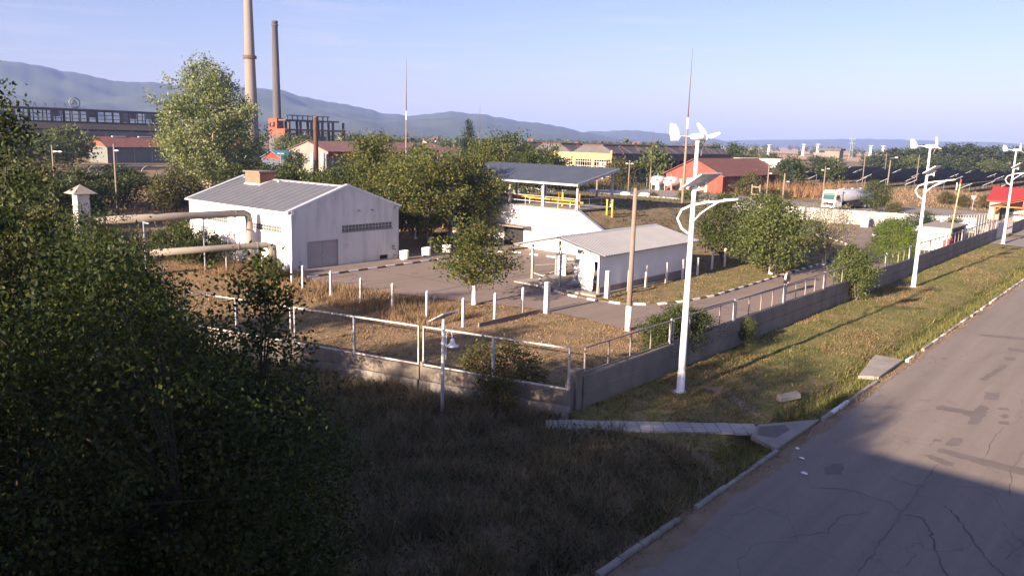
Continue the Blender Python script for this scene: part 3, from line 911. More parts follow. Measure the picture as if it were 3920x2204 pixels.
def pane_window(parent, axis, fix, inward, u0, u1, z0, z1, nu, nz, mat=GLASSB, framem=None, name='window'):
    """recessed frame with every pane a sub-part"""
    framem = framem or surf('window_mortar', (0.50, 0.48, 0.46), 0.15, 4, 0.9)
    mb = MB()
    f0, f1 = sorted((fix + inward * .07, fix + inward * .13))
    bx = (lambda a, b, c, d: mb.box(a, b, f0, f1, c, d)) if axis == 'x' else (lambda a, b, c, d: mb.box(f0, f1, a, b, c, d))
    t = 0.03
    bx(u0, u1, z0, z0 + t), bx(u0, u1, z1 - t, z1)
    du, dz = (u1 - u0) / nu, (z1 - z0) / nz
    for i in range(nu + 1):
        c = u0 + i * du
        bx(max(u0, c - t / 2), min(u1, c + t / 2), z0 + t, z1 - t)
    for j in range(1, nz):
        for i in range(nu):
            bx(u0 + i * du + t / 2, u0 + (i + 1) * du - t / 2, z0 + j * dz - t / 2, z0 + j * dz + t / 2)
    w = mb.build(name, framem, parent)
    p0, p1 = sorted((fix + inward * .09, fix + inward * .115))
    pm = MB()
    hu, hz = du / 2 - .012, dz / 2 - .012
    if axis == 'x':
        pm.box(-hu, hu, -(p1 - p0) / 2, (p1 - p0) / 2, -hz, hz)
    else:
        pm.box(-(p1 - p0) / 2, (p1 - p0) / 2, -hu, hu, -hz, hz)
    me = pm.mesh('pane')
    me.materials.append(mat)
    off = woff(w)
    for i in range(nu):
        for j in range(nz):
            c = Vector((u0 + (i + .5) * du, (p0 + p1) / 2, z0 + (j + .5) * dz)) if axis == 'x' else Vector(((p0 + p1) / 2, u0 + (i + .5) * du, z0 + (j + .5) * dz))
            link('pane', me, None, w, c - off)
    return w

def rib_sheet(w, L, ribs, rh, th=0.02, rw=0.35):
    if ribs == 1:
        rw = 0.14
    """roof sheet, width w along x, running length L along y, ribs along y (local)"""
    prof = []
    for i in range(ribs):
        a = -w / 2 + w * i / ribs
        s = w / ribs
        prof += [(a, 0), (a + s * (1 - rw) - .01, 0), (a + s * (1 - rw) + .015, rh), (a + s - .025, rh)]
    prof.append((w / 2 - .002, 0))
    n = len(prof)
    V = [(x, 0, z) for x, z in prof] + [(x, L, z) for x, z in prof] + [(x, 0, z - th) for x, z in prof] + [(x, L, z - th) for x, z in prof]
    F = [(i, i + 1, n + i + 1, n + i) for i in range(n - 1)] + [(2 * n + i + 1, 2 * n + i, 3 * n + i, 3 * n + i + 1) for i in range(n - 1)]
    F += [(i + 1, i, 2 * n + i, 2 * n + i + 1) for i in range(n - 1)] + [(n + i, n + i + 1, 3 * n + i + 1, 3 * n + i) for i in range(n - 1)]
    return MB().add(V, F)

def roof_sheets(parent, p_eave0, along, n, w, up, L, ribs, rh, mat, name='roof_sheet'):
    """n sheets side by side: first one's eave corner p_eave0, unit vectors along eave / up the slope"""
    me = rib_sheet(w, L, ribs, rh).mesh(name)
    me.materials.append(mat)
    a, u = Vector(along), Vector(up)
    nrm = a.cross(u)
    off = woff(parent)
    for i in range(n):
        o = link(name, me, None, parent)
        c = Vector(p_eave0) + a * (w * (i + .5)) - off
        o.matrix_local = Matrix(((a.x, u.x, nrm.x, c.x), (a.y, u.y, nrm.y, c.y), (a.z, u.z, nrm.z, c.z), (0, 0, 0, 1)))

# ------------------------------------------------------------------ white gabled house
HX0, HX1, HY0, HY1, HE, HR = -66.75, -51.47, 34.86, 45.59, 4.62, 6.30
HYM = (HY0 + HY1) / 2
house = thing('white_house', ((HX0 + HX1) / 2, HYM, 0), 'white plastered boiler house with grey sheet roof and brick chimney', 'house')
mb = MB()
DY0, DY1, DZ = 36.25, 39.2, 2.2
fw = (39.6, 44.85, 2.72, 3.26)
wall_holes(mb, 'y', HX1, -.3, HY0, HY1, -.1, HE, [(DY0, DY1, -.1, DZ), fw, (43.5, 44.4, .12, .5)])
mb.gable([(HY0, HE), (HYM, HR + .08), (HY1, HE)], 'x', HX1 - .3, HX1)
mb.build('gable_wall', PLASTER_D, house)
mb = MB()
sw1, sw2, lv1, lv2 = (-57.5, -52.8, 2.84, 3.34), (-65.3, -60.5, 2.92, 3.42), (-65.0, -63.65, 1.1, 2.3), (-66.5, -66.0, 1.85, 2.4)
wall_holes(mb, 'x', HY0, .3, HX0, HX1 - .302, -.1, HE - .1, [sw1, sw2, lv1, lv2])
mb.build('side_wall', PLASTER, house)
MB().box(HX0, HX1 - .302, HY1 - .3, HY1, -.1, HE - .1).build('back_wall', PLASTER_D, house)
mb = MB().box(HX0, HX0 + .3, HY0 + .302, HY1 - .302, -.1, HE)
mb.gable([(HY0, HE), (HYM, HR + .08), (HY1, HE)], 'x', HX0, HX0 + .3)
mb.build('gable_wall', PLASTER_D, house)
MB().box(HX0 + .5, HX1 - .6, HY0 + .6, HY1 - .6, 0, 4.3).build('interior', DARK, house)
pane_window(house, 'y', HX1, -1, *fw, 15, 2)
pane_window(house, 'x', HY0, 1, *sw1, 13, 2)
pane_window(house, 'x', HY0, 1, *sw2, 13, 2)
for lv in (lv1, lv2):
    g = MB().box(lv[0], lv[1], HY0 + .2, HY0 + .24, lv[2], lv[3]).build('louvre', DARK, house)
    k = int((lv[3] - lv[2]) / .11)
    for i in range(k):
        z = lv[2] + .05 + i * .11
        MB().hexa([(lv[0], HY0 + .03, z - .03), (lv[1], HY0 + .03, z - .03), (lv[1], HY0 + .16, z + .03), (lv[0], HY0 + .16, z + .03)],
                  [(lv[0], HY0 + .03, z - .01), (lv[1], HY0 + .03, z - .01), (lv[1], HY0 + .16, z + .05), (lv[0], HY0 + .16, z + .05)]).build('slat', STEEL, g)
MB().box(lv1[0] - .05, lv1[1] + .05, HY0 - .1, HY0 + .02, lv1[2] - .06, lv1[2]).build('sill', CONC_L, house)
for w in (sw1, sw2):
    MB().box(w[0] - .05, w[1] + .05, HY0 - .07, HY0 + .06, w[2] - .07, w[2]).build('sill', PLASTER, house)
MB().box(HX1 - .06, HX1 + .05, fw[0] - .05, fw[1] + .05, fw[2] - .06, fw[2]).build('sill', CONC_L, house)
MB().box(HX1 - .2, HX1 - .12, 43.5, 44.4, .12, .5).build('vent_grille', DARK, house)
for a, b in ((DY0 + .05, (DY0 + DY1) / 2 - .01), ((DY0 + DY1) / 2 + .01, DY1 - .05)):
    d = MB().box(HX1 - .14, HX1 - .08, a, b, .06, DZ - .05).build('door', DOOR, house)
    for z in (.12, 1.1, 2.02):
        MB().box(HX1 - .078, HX1 - .06, a + .03, b - .03, z, z + .05).build('door_rib', DOOR, d)
MB().box(HX1 - .1, HX1 - .02, (DY0 + DY1) / 2 - .1, (DY0 + DY1) / 2 + .08, 1.02, 1.12).build('lock', STEEL, house)
df = MB().box(HX1 - .16, HX1 + .012, DY0 - .002, DY0 + .05, 0, DZ).box(HX1 - .16, HX1 + .012, DY1 - .05, DY1 + .002, 0, DZ).box(HX1 - .16, HX1 + .012, DY0 + .05, DY1 - .05, DZ - .05, DZ + .002)
df.build('door_frame', DOOR, house)
NOTE = surf('notice_white', (0.62, 0.58, 0.57), 0.05, 3, 0.7)
NOTE_R = surf('notice_faded_red', (0.50, 0.30, 0.29), 0.1, 3, 0.7)
nb = MB().box(HX1 + .004, HX1 + .02, 39.72, 40.25, 1.3, 1.78).build('notice_plate', NOTE, house)
for i in range(3):
    MB().box(HX1 + .021, HX1 + .025, 39.79, 40.18 - .08 * i, 1.66 - .12 * i, 1.70 - .12 * i).build('lettering', NOTE_R, nb)
for y, w in ((36.9, .5), (38.05, .3), (38.45, .35)):
    MB().box(HX1 - .058, HX1 - .05, y, y + w, 1.56, 1.66).build('lettering', NOTE_R, house)
for y in (41.2, 42.6):
    MB().tube([(HX1, y, 4.38), (HX1 + .16, y, 4.4), (HX1 + .22, y + .1, 4.32)], .035, 6).build('hook', RUST, house)
MB().cbox((HX1 + .14, 45.3, 4.42), (.25, .3, .2)).build('flood_lamp', STEEL, house)
MB().cbox((HX1 + .03, HY0 + .12, 4.5), (.1, .25, .28)).build('eave_end_cap', PLASTER, house)
for i, (y, z) in enumerate(((44.9, 1.2), (44.95, 0.9), (45.0, .4), (44.85, 1.05))):
    MB().tube([(HX1, y, z), (HX1 + .1, y, z), (HX1 + .1, y + .18, z)], .03, 6).build('pipe_stub', RUST, house)
ov = 0.25
L = math.hypot(HYM - HY0 + ov, HR - HE)
sl = (HR - HE) / (HYM - HY0)
L = math.hypot(HYM - HY0 + ov, (HYM - HY0 + ov) * sl)
for sgn, y in ((1, HY0 - ov), (-1, HY1 + ov)):
    up = Vector((0, sgn, sl)).normalized()
    al = Vector((1, 0, 0)) if sgn > 0 else Vector((-1, 0, 0))
    nS = 16
    w = (HX1 - HX0 - .4) / nS
    x0 = HX0 + .2 if sgn > 0 else HX1 - .2
    roof_sheets(house, (x0, y, HE - ov * sl + .06), al, nS, w, up, L, 1, .03, ROOF)
MB().gable([(HYM - .28, HR - .02), (HYM, HR + .10), (HYM + .28, HR - .02), (HYM, HR + .06)], 'x', HX0 + .2, HX1 - .2).build('ridge_cap', TRIM, house)
for x0, x1 in ((HX1 - .32, HX1 + .06), (HX0 - .06, HX0 + .32)):
    mb = MB()
    y0, z0, zr = HY0 - ov - .05, HE - ov * sl - .02, HR + .12
    prof_o = [(HY0 - ov - .05, HE - (ov + .05) * sl + .1), (HYM, HR + .24), (HY1 + ov + .05, HE - (ov + .05) * sl + .1), (HY1 + ov + .05, HE - (ov + .05) * sl - .06), (HYM, HR + .083), (HY0 - ov - .05, HE - (ov + .05) * sl - .06)]
    n = len(prof_o)
    mb.add([(x0, u, z) for u, z in prof_o] + [(x1, u, z) for u, z in prof_o],
           [(0, 1, 4, 5), (1, 2, 3, 4), (n + 1, n, n + 5, n + 4), (n + 2, n + 1, n + 4, n + 3), (0, n, n + 1, 1), (1, n + 1, n + 2, 2), (2, n + 2, n + 3, 3), (5, 4, n + 4, n + 5), (4, 3, n + 3, n + 4), (0, 5, n + 5, n)])
    mb.build('verge_trim', TRIM, house)
MB().tube([(HX0 - .1, HY0 - ov - .06, HE - ov * sl - .03), (HX1 - .1, HY0 - ov - .06, HE - ov * sl - .06)], .07, 8).build('gutter', TRIM, house)
MB().tube([(-59.5, HY0 - ov - .06, HE - .12), (-59.5, HY0 - .12, HE - .45), (-59.5, HY0 - .12, 0)], .055, 8).build('downpipe', PLASTER, house)
def brickmat():
    m, n, l, b = _nt('chimney_brick')
    v = _map(n, l, coord='Object')
    vm = n.new('ShaderNodeVectorMath')
    sx = n.new('ShaderNodeSeparateXYZ')
    l.new(v, sx.inputs[0])
    cx = n.new('ShaderNodeCombineXYZ')
    l.new(_math(n, l, 'ADD', sx.outputs[0], sx.outputs[1]), cx.inputs[0])
    l.new(sx.outputs[2], cx.inputs[1])
    br = n.new('ShaderNodeTexBrick')
    br.inputs['Scale'].default_value = 1.0
    br.inputs['Brick Width'].default_value = 0.25
    br.inputs['Row Height'].default_value = 0.08
    br.inputs['Mortar Size'].default_value = 0.008
    br.inputs['Color1'].default_value = (0.25, 0.085, 0.042, 1)
    br.inputs['Color2'].default_value = (0.31, 0.12, 0.06, 1)
    br.inputs['Mortar'].default_value = (0.26, 0.2, 0.16, 1)
    l.new(cx.outputs[0], br.inputs['Vector'])
    l.new(br.outputs['Color'], b.inputs['Base Color'])
    b.inputs['Roughness'].default_value = 0.9
    return m
BRICK = brickmat()
ch = MB().box(-64.1, -61.8, 38.8, 40.3, 5.2, 6.95).build('chimney', BRICK, house)
MB().box(-64.25, -61.65, 38.65, 40.45, 6.95, 7.06).build('chimney_cap', CONC, ch)
MB().hexa([(-64.3, 38.5, 5.6), (-61.6, 38.5, 5.6), (-61.6, 40.4, 6.2), (-64.3, 40.4, 6.2)], [(-64.12, 38.75, 6.0), (-61.78, 38.75, 6.0), (-61.78, 40.3, 6.4), (-64.12, 40.3, 6.4)]).build('flashing', PLASTER, ch)
MB().lathe([(.12, 0), (.12, .2), (.18, .22), (.05, .34)], (-60.5, 39.8, HR - .2), 10).build('roof_vent', TRIM, house)

# ventilation ducts from the side wall to a stack
PX = -55.9
duct = thing('insulated_duct', (PX, HY0, 0), 'thick pale insulated pipe leaving high on the white house wall', 'pipe')
MB().tube([(PX, HY0 + .1, .2), (PX, HY0 - .75, .25), (PX, HY0 - .8, 1.2), (PX + .05, HY0 - .85, 3.7)], .27, 14).build('riser', PIPE_M, duct, True)
MB().tube([(PX + .05, HY0 - .85, 3.6), (PX + .04, HY0 - .95, 4.05), (PX, HY0 - 1.3, 4.22), (-56.3, 29, 4.2), (-57.1, 23, 4.15)], .28, 14).build('run', PIPE_M, duct, True)
for t in (.06, .25, .5, .75, .95):
    c = Vector((PX, HY0 - 1.35, 4.22)).lerp(Vector((-57.1, 23, 4.15)), t)
    MB().tube([c + Vector((0, .06, 0)), c - Vector((0.01, .06, 0))], .315, 14).build('flange', PIPE_M, duct)
for y in (30.5, 26.0):
    MB().box(PX - .55, PX - .47, y - .04, y + .04, 0, 4.0).box(PX - .6, PX + .3, y - .04, y + .04, 3.86, 3.94).build('support', STEEL, duct)
duct2 = thing('low_duct', (-54.2, HY0, 0), 'low pale pipe bending into the ground beside the white house', 'pipe')
MB().tube([(-53.7, HY0 - .35, -.1), (-53.7, HY0 - .35, 1.55), (-53.72, HY0 - .45, 1.8), (-53.8, HY0 - .75, 1.9), (-54.6, 30.6, 1.85), (-55.6, 26, 1.8)], .24, 12).build('run', PIPE_M, duct2, True)
for t in (.2, .6):
    c = Vector((-53.8, HY0 - .75, 1.9)).lerp(Vector((-54.6, 30.6, 1.85)), t)
    MB().tube([c + Vector((0, .05, 0)), c - Vector((0, .05, 0))], .27, 12).build('flange', PIPE_M, duct2)
MB().box(-54.7, -54.55, 31.2, 31.35, 0, 1.65).build('support', CONC_L, duct2)
stack = thing('vent_stack', (-57.4, 22.3, 0), 'square white ventilation stack with a pyramid cap behind the dark trees', 'stack')
MB().box(-57.8, -57.0, 21.9, 22.7, 0, 5.95).build('shaft', PLASTER_D, stack)
for i in range(4):
    MB().box(-57.84, -56.96, 21.86, 22.74, 5.2 - i * .35, 5.24 - i * .35).build('louvre_band', STEEL, stack)
MB().add([(-58.2, 21.5, 6.02), (-56.6, 21.5, 6.02), (-56.6, 23.1, 6.02), (-58.2, 23.1, 6.02), (-57.4, 22.3, 6.62)], [(3, 2, 1, 0), (0, 1, 4), (1, 2, 4), (2, 3, 4), (3, 0, 4)]).build('cap', CONC_L, stack)
for x in (-57.75, -57.05):
    for y in (21.95, 22.65):
        MB().box(x - .04, x + .04, y - .04, y + .04, 5.95, 6.02).build('cap_leg', STEEL, stack)

# ------------------------------------------------------------------ open wash shed ("booth") with pale corrugated roof
BX0, BX1, BY0, BY1, BE, BR = -37.5, -30.34, 45.2, 58.4, 2.78, 3.62
BXM = (BX0 + BX1) / 2
shed = thing('wash_shed', (BXM, (BY0 + BY1) / 2, 0), 'low white shed with open truss gable and pale corrugated roof', 'shed')
MB().box(BX0 + .05, BX1 + .25, BY0 - .7, BY1 + .2, -.05, .11).build('floor_slab', CONC_L, shed, bevel=.02)
MB().box(BX1 - .12, BX1, BY0 + .08, BY1, .5, 2.66).build('side_wall', PLASTER, shed)
MB().box(BX1 - .16, BX1 + .03, BY0 + .05, BY1 + .03, .11, .5).build('plinth', surf('brown_plinth', (0.30, 0.235, 0.20), 0.2, 1, .9, stain=(0.2, 0.14, 0.11)), shed)
MB().box(BX0 + .3, BX1 - .14, BY1 - .12, BY1, .11, 2.66).build('back_wall', PLASTER_D, shed)
MB().box(BX0 + .2, BX0 + .3, 52, BY1 - .14, .11, .95).build('low_wall', surf('dark_low_wall', (0.12, 0.09, 0.075), .3, 2, .9), shed)
for x, y in ((BX1 - .06, BY0), (-33.7, BY0), (BX0 + .25, BY0 + 1.2), (BX0 + .25, 49.8), (BX0 + .25, 54), (BX0 + .25, BY1 - .1), (-33.9, 51.5)):
    mat = FRAME_W if (x > -31 or y > 46) and x != -33.7 else STEEL
    MB().cbox((x, y, 1.4), (.13, .13, 2.6)).build('post', mat, shed)
MB().box(BX0 + .22, BX0 + 1.25, 49.3, 49.42, .11, 1.75).build('partition', PLASTER, shed)
MB().box(-36.9, -36.2, 51.6, 51.72, .11, 1.9).build('partition', PLASTER, shed)
for a, b in (((BX0 + .25, 46.5, 1.1), (-35.6, 49.3, 1.2)), ((BX0 + .25, 46.5, .55), (-36.4, 46.7, .35)), ((-37.2, 46.4, 1.75), (-36.3, 49.3, 1.35))):
    MB().bar(a, b, .05).build('brace', STEEL, shed)
tm = MB()
def truss(y):
    mb = MB()
    zl, xl, xr = BE - .1, BX0 - .55, BX1 + .02
    ap = Vector((BXM, y, BR - .08))
    lf, rt = Vector((xl, y, zl)), Vector((xr, y, zl))
    mb.bar(lf, rt, .06).bar(lf, ap, .06).bar(ap, rt, .06)
    for k in (.18, .36, .54, .72, .9):
        for a, sg in ((lf, 1), (rt, -1)):
            p = a.lerp(ap, k)
            q = Vector((p.x + sg * .32, y, zl))
            mb.bar(p, Vector((p.x, y, zl)), .035)
            mb.bar(p, q, .035)
    return mb
for y in (BY0 - .05, 48.5, 51.8, 55.1, BY1 - .3):
    truss(y).build('truss', FRAME_W, shed)
sl = (BR - BE) / (BXM - BX0)
for sgn in (1, -1):
    run = BXM - BX0 + .45
    up = Vector((sgn, 0, sl)).normalized()
    L = run * math.sqrt(1 + sl * sl)
    al = Vector((0, -1, 0)) if sgn > 0 else Vector((0, 1, 0))
    x = BX0 - .45 if sgn > 0 else BX1 + .45
    y = BY1 + .35 if sgn > 0 else BY0 - .25
    nS = 14
    roof_sheets(shed, (x, y, BE - .45 * sl + .05), al, nS, (BY1 - BY0 + .6) / nS, up, L, 3, .09, ROOF_L)
MB().gable([(BXM - .2, BR + .08), (BXM, BR + .16), (BXM + .2, BR + .08), (BXM, BR + .12)], 'y', BY0 - .25, BY1 + .35).build('ridge_cap', TRIM, shed)
# bulged cladding sheet hanging in the opening, crumpled sheets beside it
def crumple(name, x0, x1, y, z0, z1, amp, seed, parent, mat, waist=0.0):
    r = np.random.default_rng(seed)
    nu, nz = 12, 22
    u, v = np.meshgrid(np.linspace(0, 1, nu), np.linspace(0, 1, nz))
    xc = (x0 + x1) / 2
    wd = (x1 - x0) * (1 - waist * (np.sin(np.pi * v * 1.0) * -0.6 + (1 - v) ** 2 * .55))
    X = xc + (u - .5) * wd + .05 * np.sin(v * 9 + seed)
    Y = y + amp * (np.sin(u * 5 + v * 7 + seed) * .5 + np.sin(v * 13 + seed) * .4 + r.normal(0, .12, u.shape))
    Z = z0 + (z1 - z0) * v
    V = np.stack([X, Y, Z], -1).reshape(-1, 3)
    i = np.arange((nz - 1) * nu).reshape(nz - 1, nu)[:, :-1].ravel()
    me = mesh_np(name, V - np.array(woff(parent)), np.stack([i, i + 1, i + 1 + nu, i + nu], 1))
    o = link(name, me, mat, parent)
    sm = o.modifiers.new('thick', 'SOLIDIFY')
    sm.thickness = .012
    return o
SHEETW = surf('white_sheet_metal', (0.78, 0.77, 0.76), .06, 2, .5, .1, stain=(.55, .5, .46), stain_amt=.3)
crumple('hanging_sheet', -32.1, -30.95, BY0 + .12, .16, 2.6, .05, 1, shed, SHEETW, .35)
crumple('crumpled_sheet', -33.0, -32.35, BY0 + .5, .2, 1.9, .22, 4, shed, surf('dull_sheet_metal', (.38, .38, .40), .2, 3, .45, .4))
crumple('crumpled_sheet', -33.5, -32.6, BY0 + .15, .12, .5, .25, 9, shed, MATS['dull_sheet_metal'])
MB().box(-32.3, BX1 - .14, BY0 - .02, BY0 + .05, 2.3, 2.66).build('fascia_panel', SHEETW, shed)

# ------------------------------------------------------------------ earth-covered bunker with canopy
def mound_z(X, Y):
    # plateau at 4 m between the retaining wall and the fence, falling to the right
    sx = np.clip((-36.3 - X) / 6.7, 0, 1)
    sx = np.where(X < -62, np.clip((X + 70) / 8, 0, 1), sx)
    sy = np.clip((97 - Y) / 12, 0, 1)
    s = np.minimum(sx, sy)
    s = s * s * (3 - 2 * s) * 0.45 + s * 0.55
    n = .07 * np.sin(X * .43 + 1.3 * np.sin(Y * .37)) + .05 * np.sin(Y * .61 + 1.7 * np.sin(X * .53)) + .035 * np.sin(X * 2.7 + 2.1 * np.sin(Y * 1.9)) * np.sin(Y * 2.3 + 1.4 * np.sin(X * 1.3))
    return 3.95 * s + n * np.clip(s * 3, 0, 1) * (s < .97) - .05
def moundmat():
    m, n, l, b = _nt('mound_grass')
    pos = _map(n, l, coord='Position')
    fin = _noise(n, l, pos, 6, 5, .7)
    med = _noise(n, l, pos, .7, 5, .65)
    c = _ramp(n, l, med, [(.3, (.13, .105, .05)), (.5, (.22, .16, .08)), (.7, (.32, .225, .12))])
    c = _mix(n, l, .45, c, _ramp(n, l, fin, [(.3, (.11, .085, .04)), (.7, (.36, .26, .14))]))
    l.new(c, b.inputs['Base Color'])
    b.inputs['Roughness'].default_value = .95
    _bump(n, l, b, fin, .7, .06)
    return m
struct(link('mound', grid_mesh('mound', np.arange(-71, -35.8, .6), np.arange(60.35, 98.5, .6), mound_z), moundmat(), smooth=True))
bunker = thing('bunker_wall', (-48, 60.2, 0), 'blinding white retaining wall of the earth bunker with sloping right end', 'wall')
MB().gable([(-60, -.1), (-36.4, -.1), (-36.4, .25), (-43.05, 4.0), (-60, 4.0)], 'y', 60.0, 60.32).build('face', PLASTER, bunker)
MB().hexa([(-43.05, 59.93, 4.0), (-36.35, 59.93, .25), (-36.35, 60.42, .25), (-43.05, 60.42, 4.0)], [(-43.0, 59.93, 4.12), (-36.3, 59.93, .37), (-36.3, 60.42, .37), (-43.0, 60.42, 4.12)]).build('sloping_coping', STEEL, bunker)
MB().box(-60, -43.1, 59.9, 66.4, 4.0, 4.13).build('platform', CONC_L, bunker)
MB().box(-52.8, -48.4, 58.6, 59.98, 2.05, 2.15).build('entrance_canopy', CONC, bunker)
MB().box(-51.9, -49.4, 59.96, 59.998, 0, 1.95).build('shade_panel', DARK, bunker)  # added near-black panel: paints the shade under the canopy, no real opening
MB().tube([(-47.05, 59.93, 0), (-47.05, 59.93, 6.3)], .05, 8).build('downpipe', TRIM, bunker)
wall2 = thing('bunker_wall', (-46.5, 98.2, 0), 'second white retaining wall seen beyond the grassy mound', 'wall')
MB().gable([(-56, -.1), (-40, -.1), (-43, 1.2), (-47, 2.65), (-56, 2.65)], 'y', 98.4, 98.7).build('face', PLASTER, wall2)
canopy = thing('loading_canopy', (-51.2, 63, 4.13), 'grey sheet roof canopy on posts above the white bunker wall', 'canopy')
for x in (-58.6, -55.5, -51.55, -47.4, -43.3):
    MB().cbox((x, 60.3, 5.2), (.2, .2, 2.14)).build('post', FRAME_W, canopy)
    MB().cbox((x, 66.0, 5.75), (.2, .2, 3.24)).build('post', STEEL, canopy)
    MB().bar((x, 59.6, 6.38), (x, 66.2, 7.62), .12, .2).build('beam', STEEL, canopy)
up = Vector((0, 6.7, 1.3)).normalized()
roof_sheets(canopy, (-59.8, 59.5, 6.52), (1, 0, 0), 17, 1.0, up, 6.95, 3, .08, ROOF_B)
MB().box(-59.8, -42.8, 59.42, 59.5, 6.35, 6.52).build('fascia', TRIM, canopy)
MB().hexa([(-42.8, 59.45, 6.3), (-42.72, 59.45, 6.3), (-42.72, 66.3, 7.62), (-42.8, 66.3, 7.62)], [(-42.8, 59.45, 6.56), (-42.72, 59.45, 6.56), (-42.72, 66.3, 7.88), (-42.8, 66.3, 7.88)]).build('fascia', STEEL, canopy)
rail = thing('platform_railing', (-50, 60.1, 4.13), 'thin white handrail along the edge of the bunker platform', 'railing')
for z in (4.6, 5.12):
    MB().bar((-59.5, 60.12, z), (-43.2, 60.12, z), .045).build('rail', FRAME_W, rail)
for i in range(9):
    x = -59.4 + i * 2.0
    MB().bar((x, 60.12, 4.13), (x, 60.12, 5.12), .04).build('upright', FRAME_W, rail)
MB().bar((-43.15, 60.2, 5.1), (-43.15, 66, 5.1), .045).bar((-43.15, 60.2, 4.6), (-43.15, 66, 4.6), .045).build('rail', FRAME_W, rail)
for y in (62, 64, 66):
    MB().bar((-43.15, y, 4.13), (-43.15, y, 5.1), .04).build('upright', FRAME_W, rail)
gas = thing('gas_pipes', (-48, 62.5, 4.13), 'yellow gas pipes with upright stubs under the grey canopy', 'pipe')
MB().tube([(-57, 61.6, 4.85), (-50.5, 61.6, 4.85), (-50.2, 61.6, 4.75), (-44.2, 61.6, 4.75)], .11, 8).build('pipe_run', YELLOW, gas, True)
MB().tube([(-46.9, 62.1, 4.6), (-43.9, 62.1, 4.6)], .13, 8).build('pipe_run', YELLOW, gas, True)
for x in (-47.0, -46.6, -44.6):
    MB().tube([(x, 62.4, 4.13), (x, 62.4, 5.55)], .09, 8).build('riser', YELLOW, gas)
for x, y in ((-42.2, 63.6), (-41.8, 63.9)):
    MB().tube([(x, y, 3.2), (x, y, 5.0)], .08, 8).lathe([(.12, 0), (.12, .1)], (x, y, 4.95), 8).build('riser', YELLOW, gas)
for x in (-54, -50, -45):
    MB().box(x - .05, x + .05, 61.5, 61.7, 4.13, 4.65).build('stand', STEEL, gas)
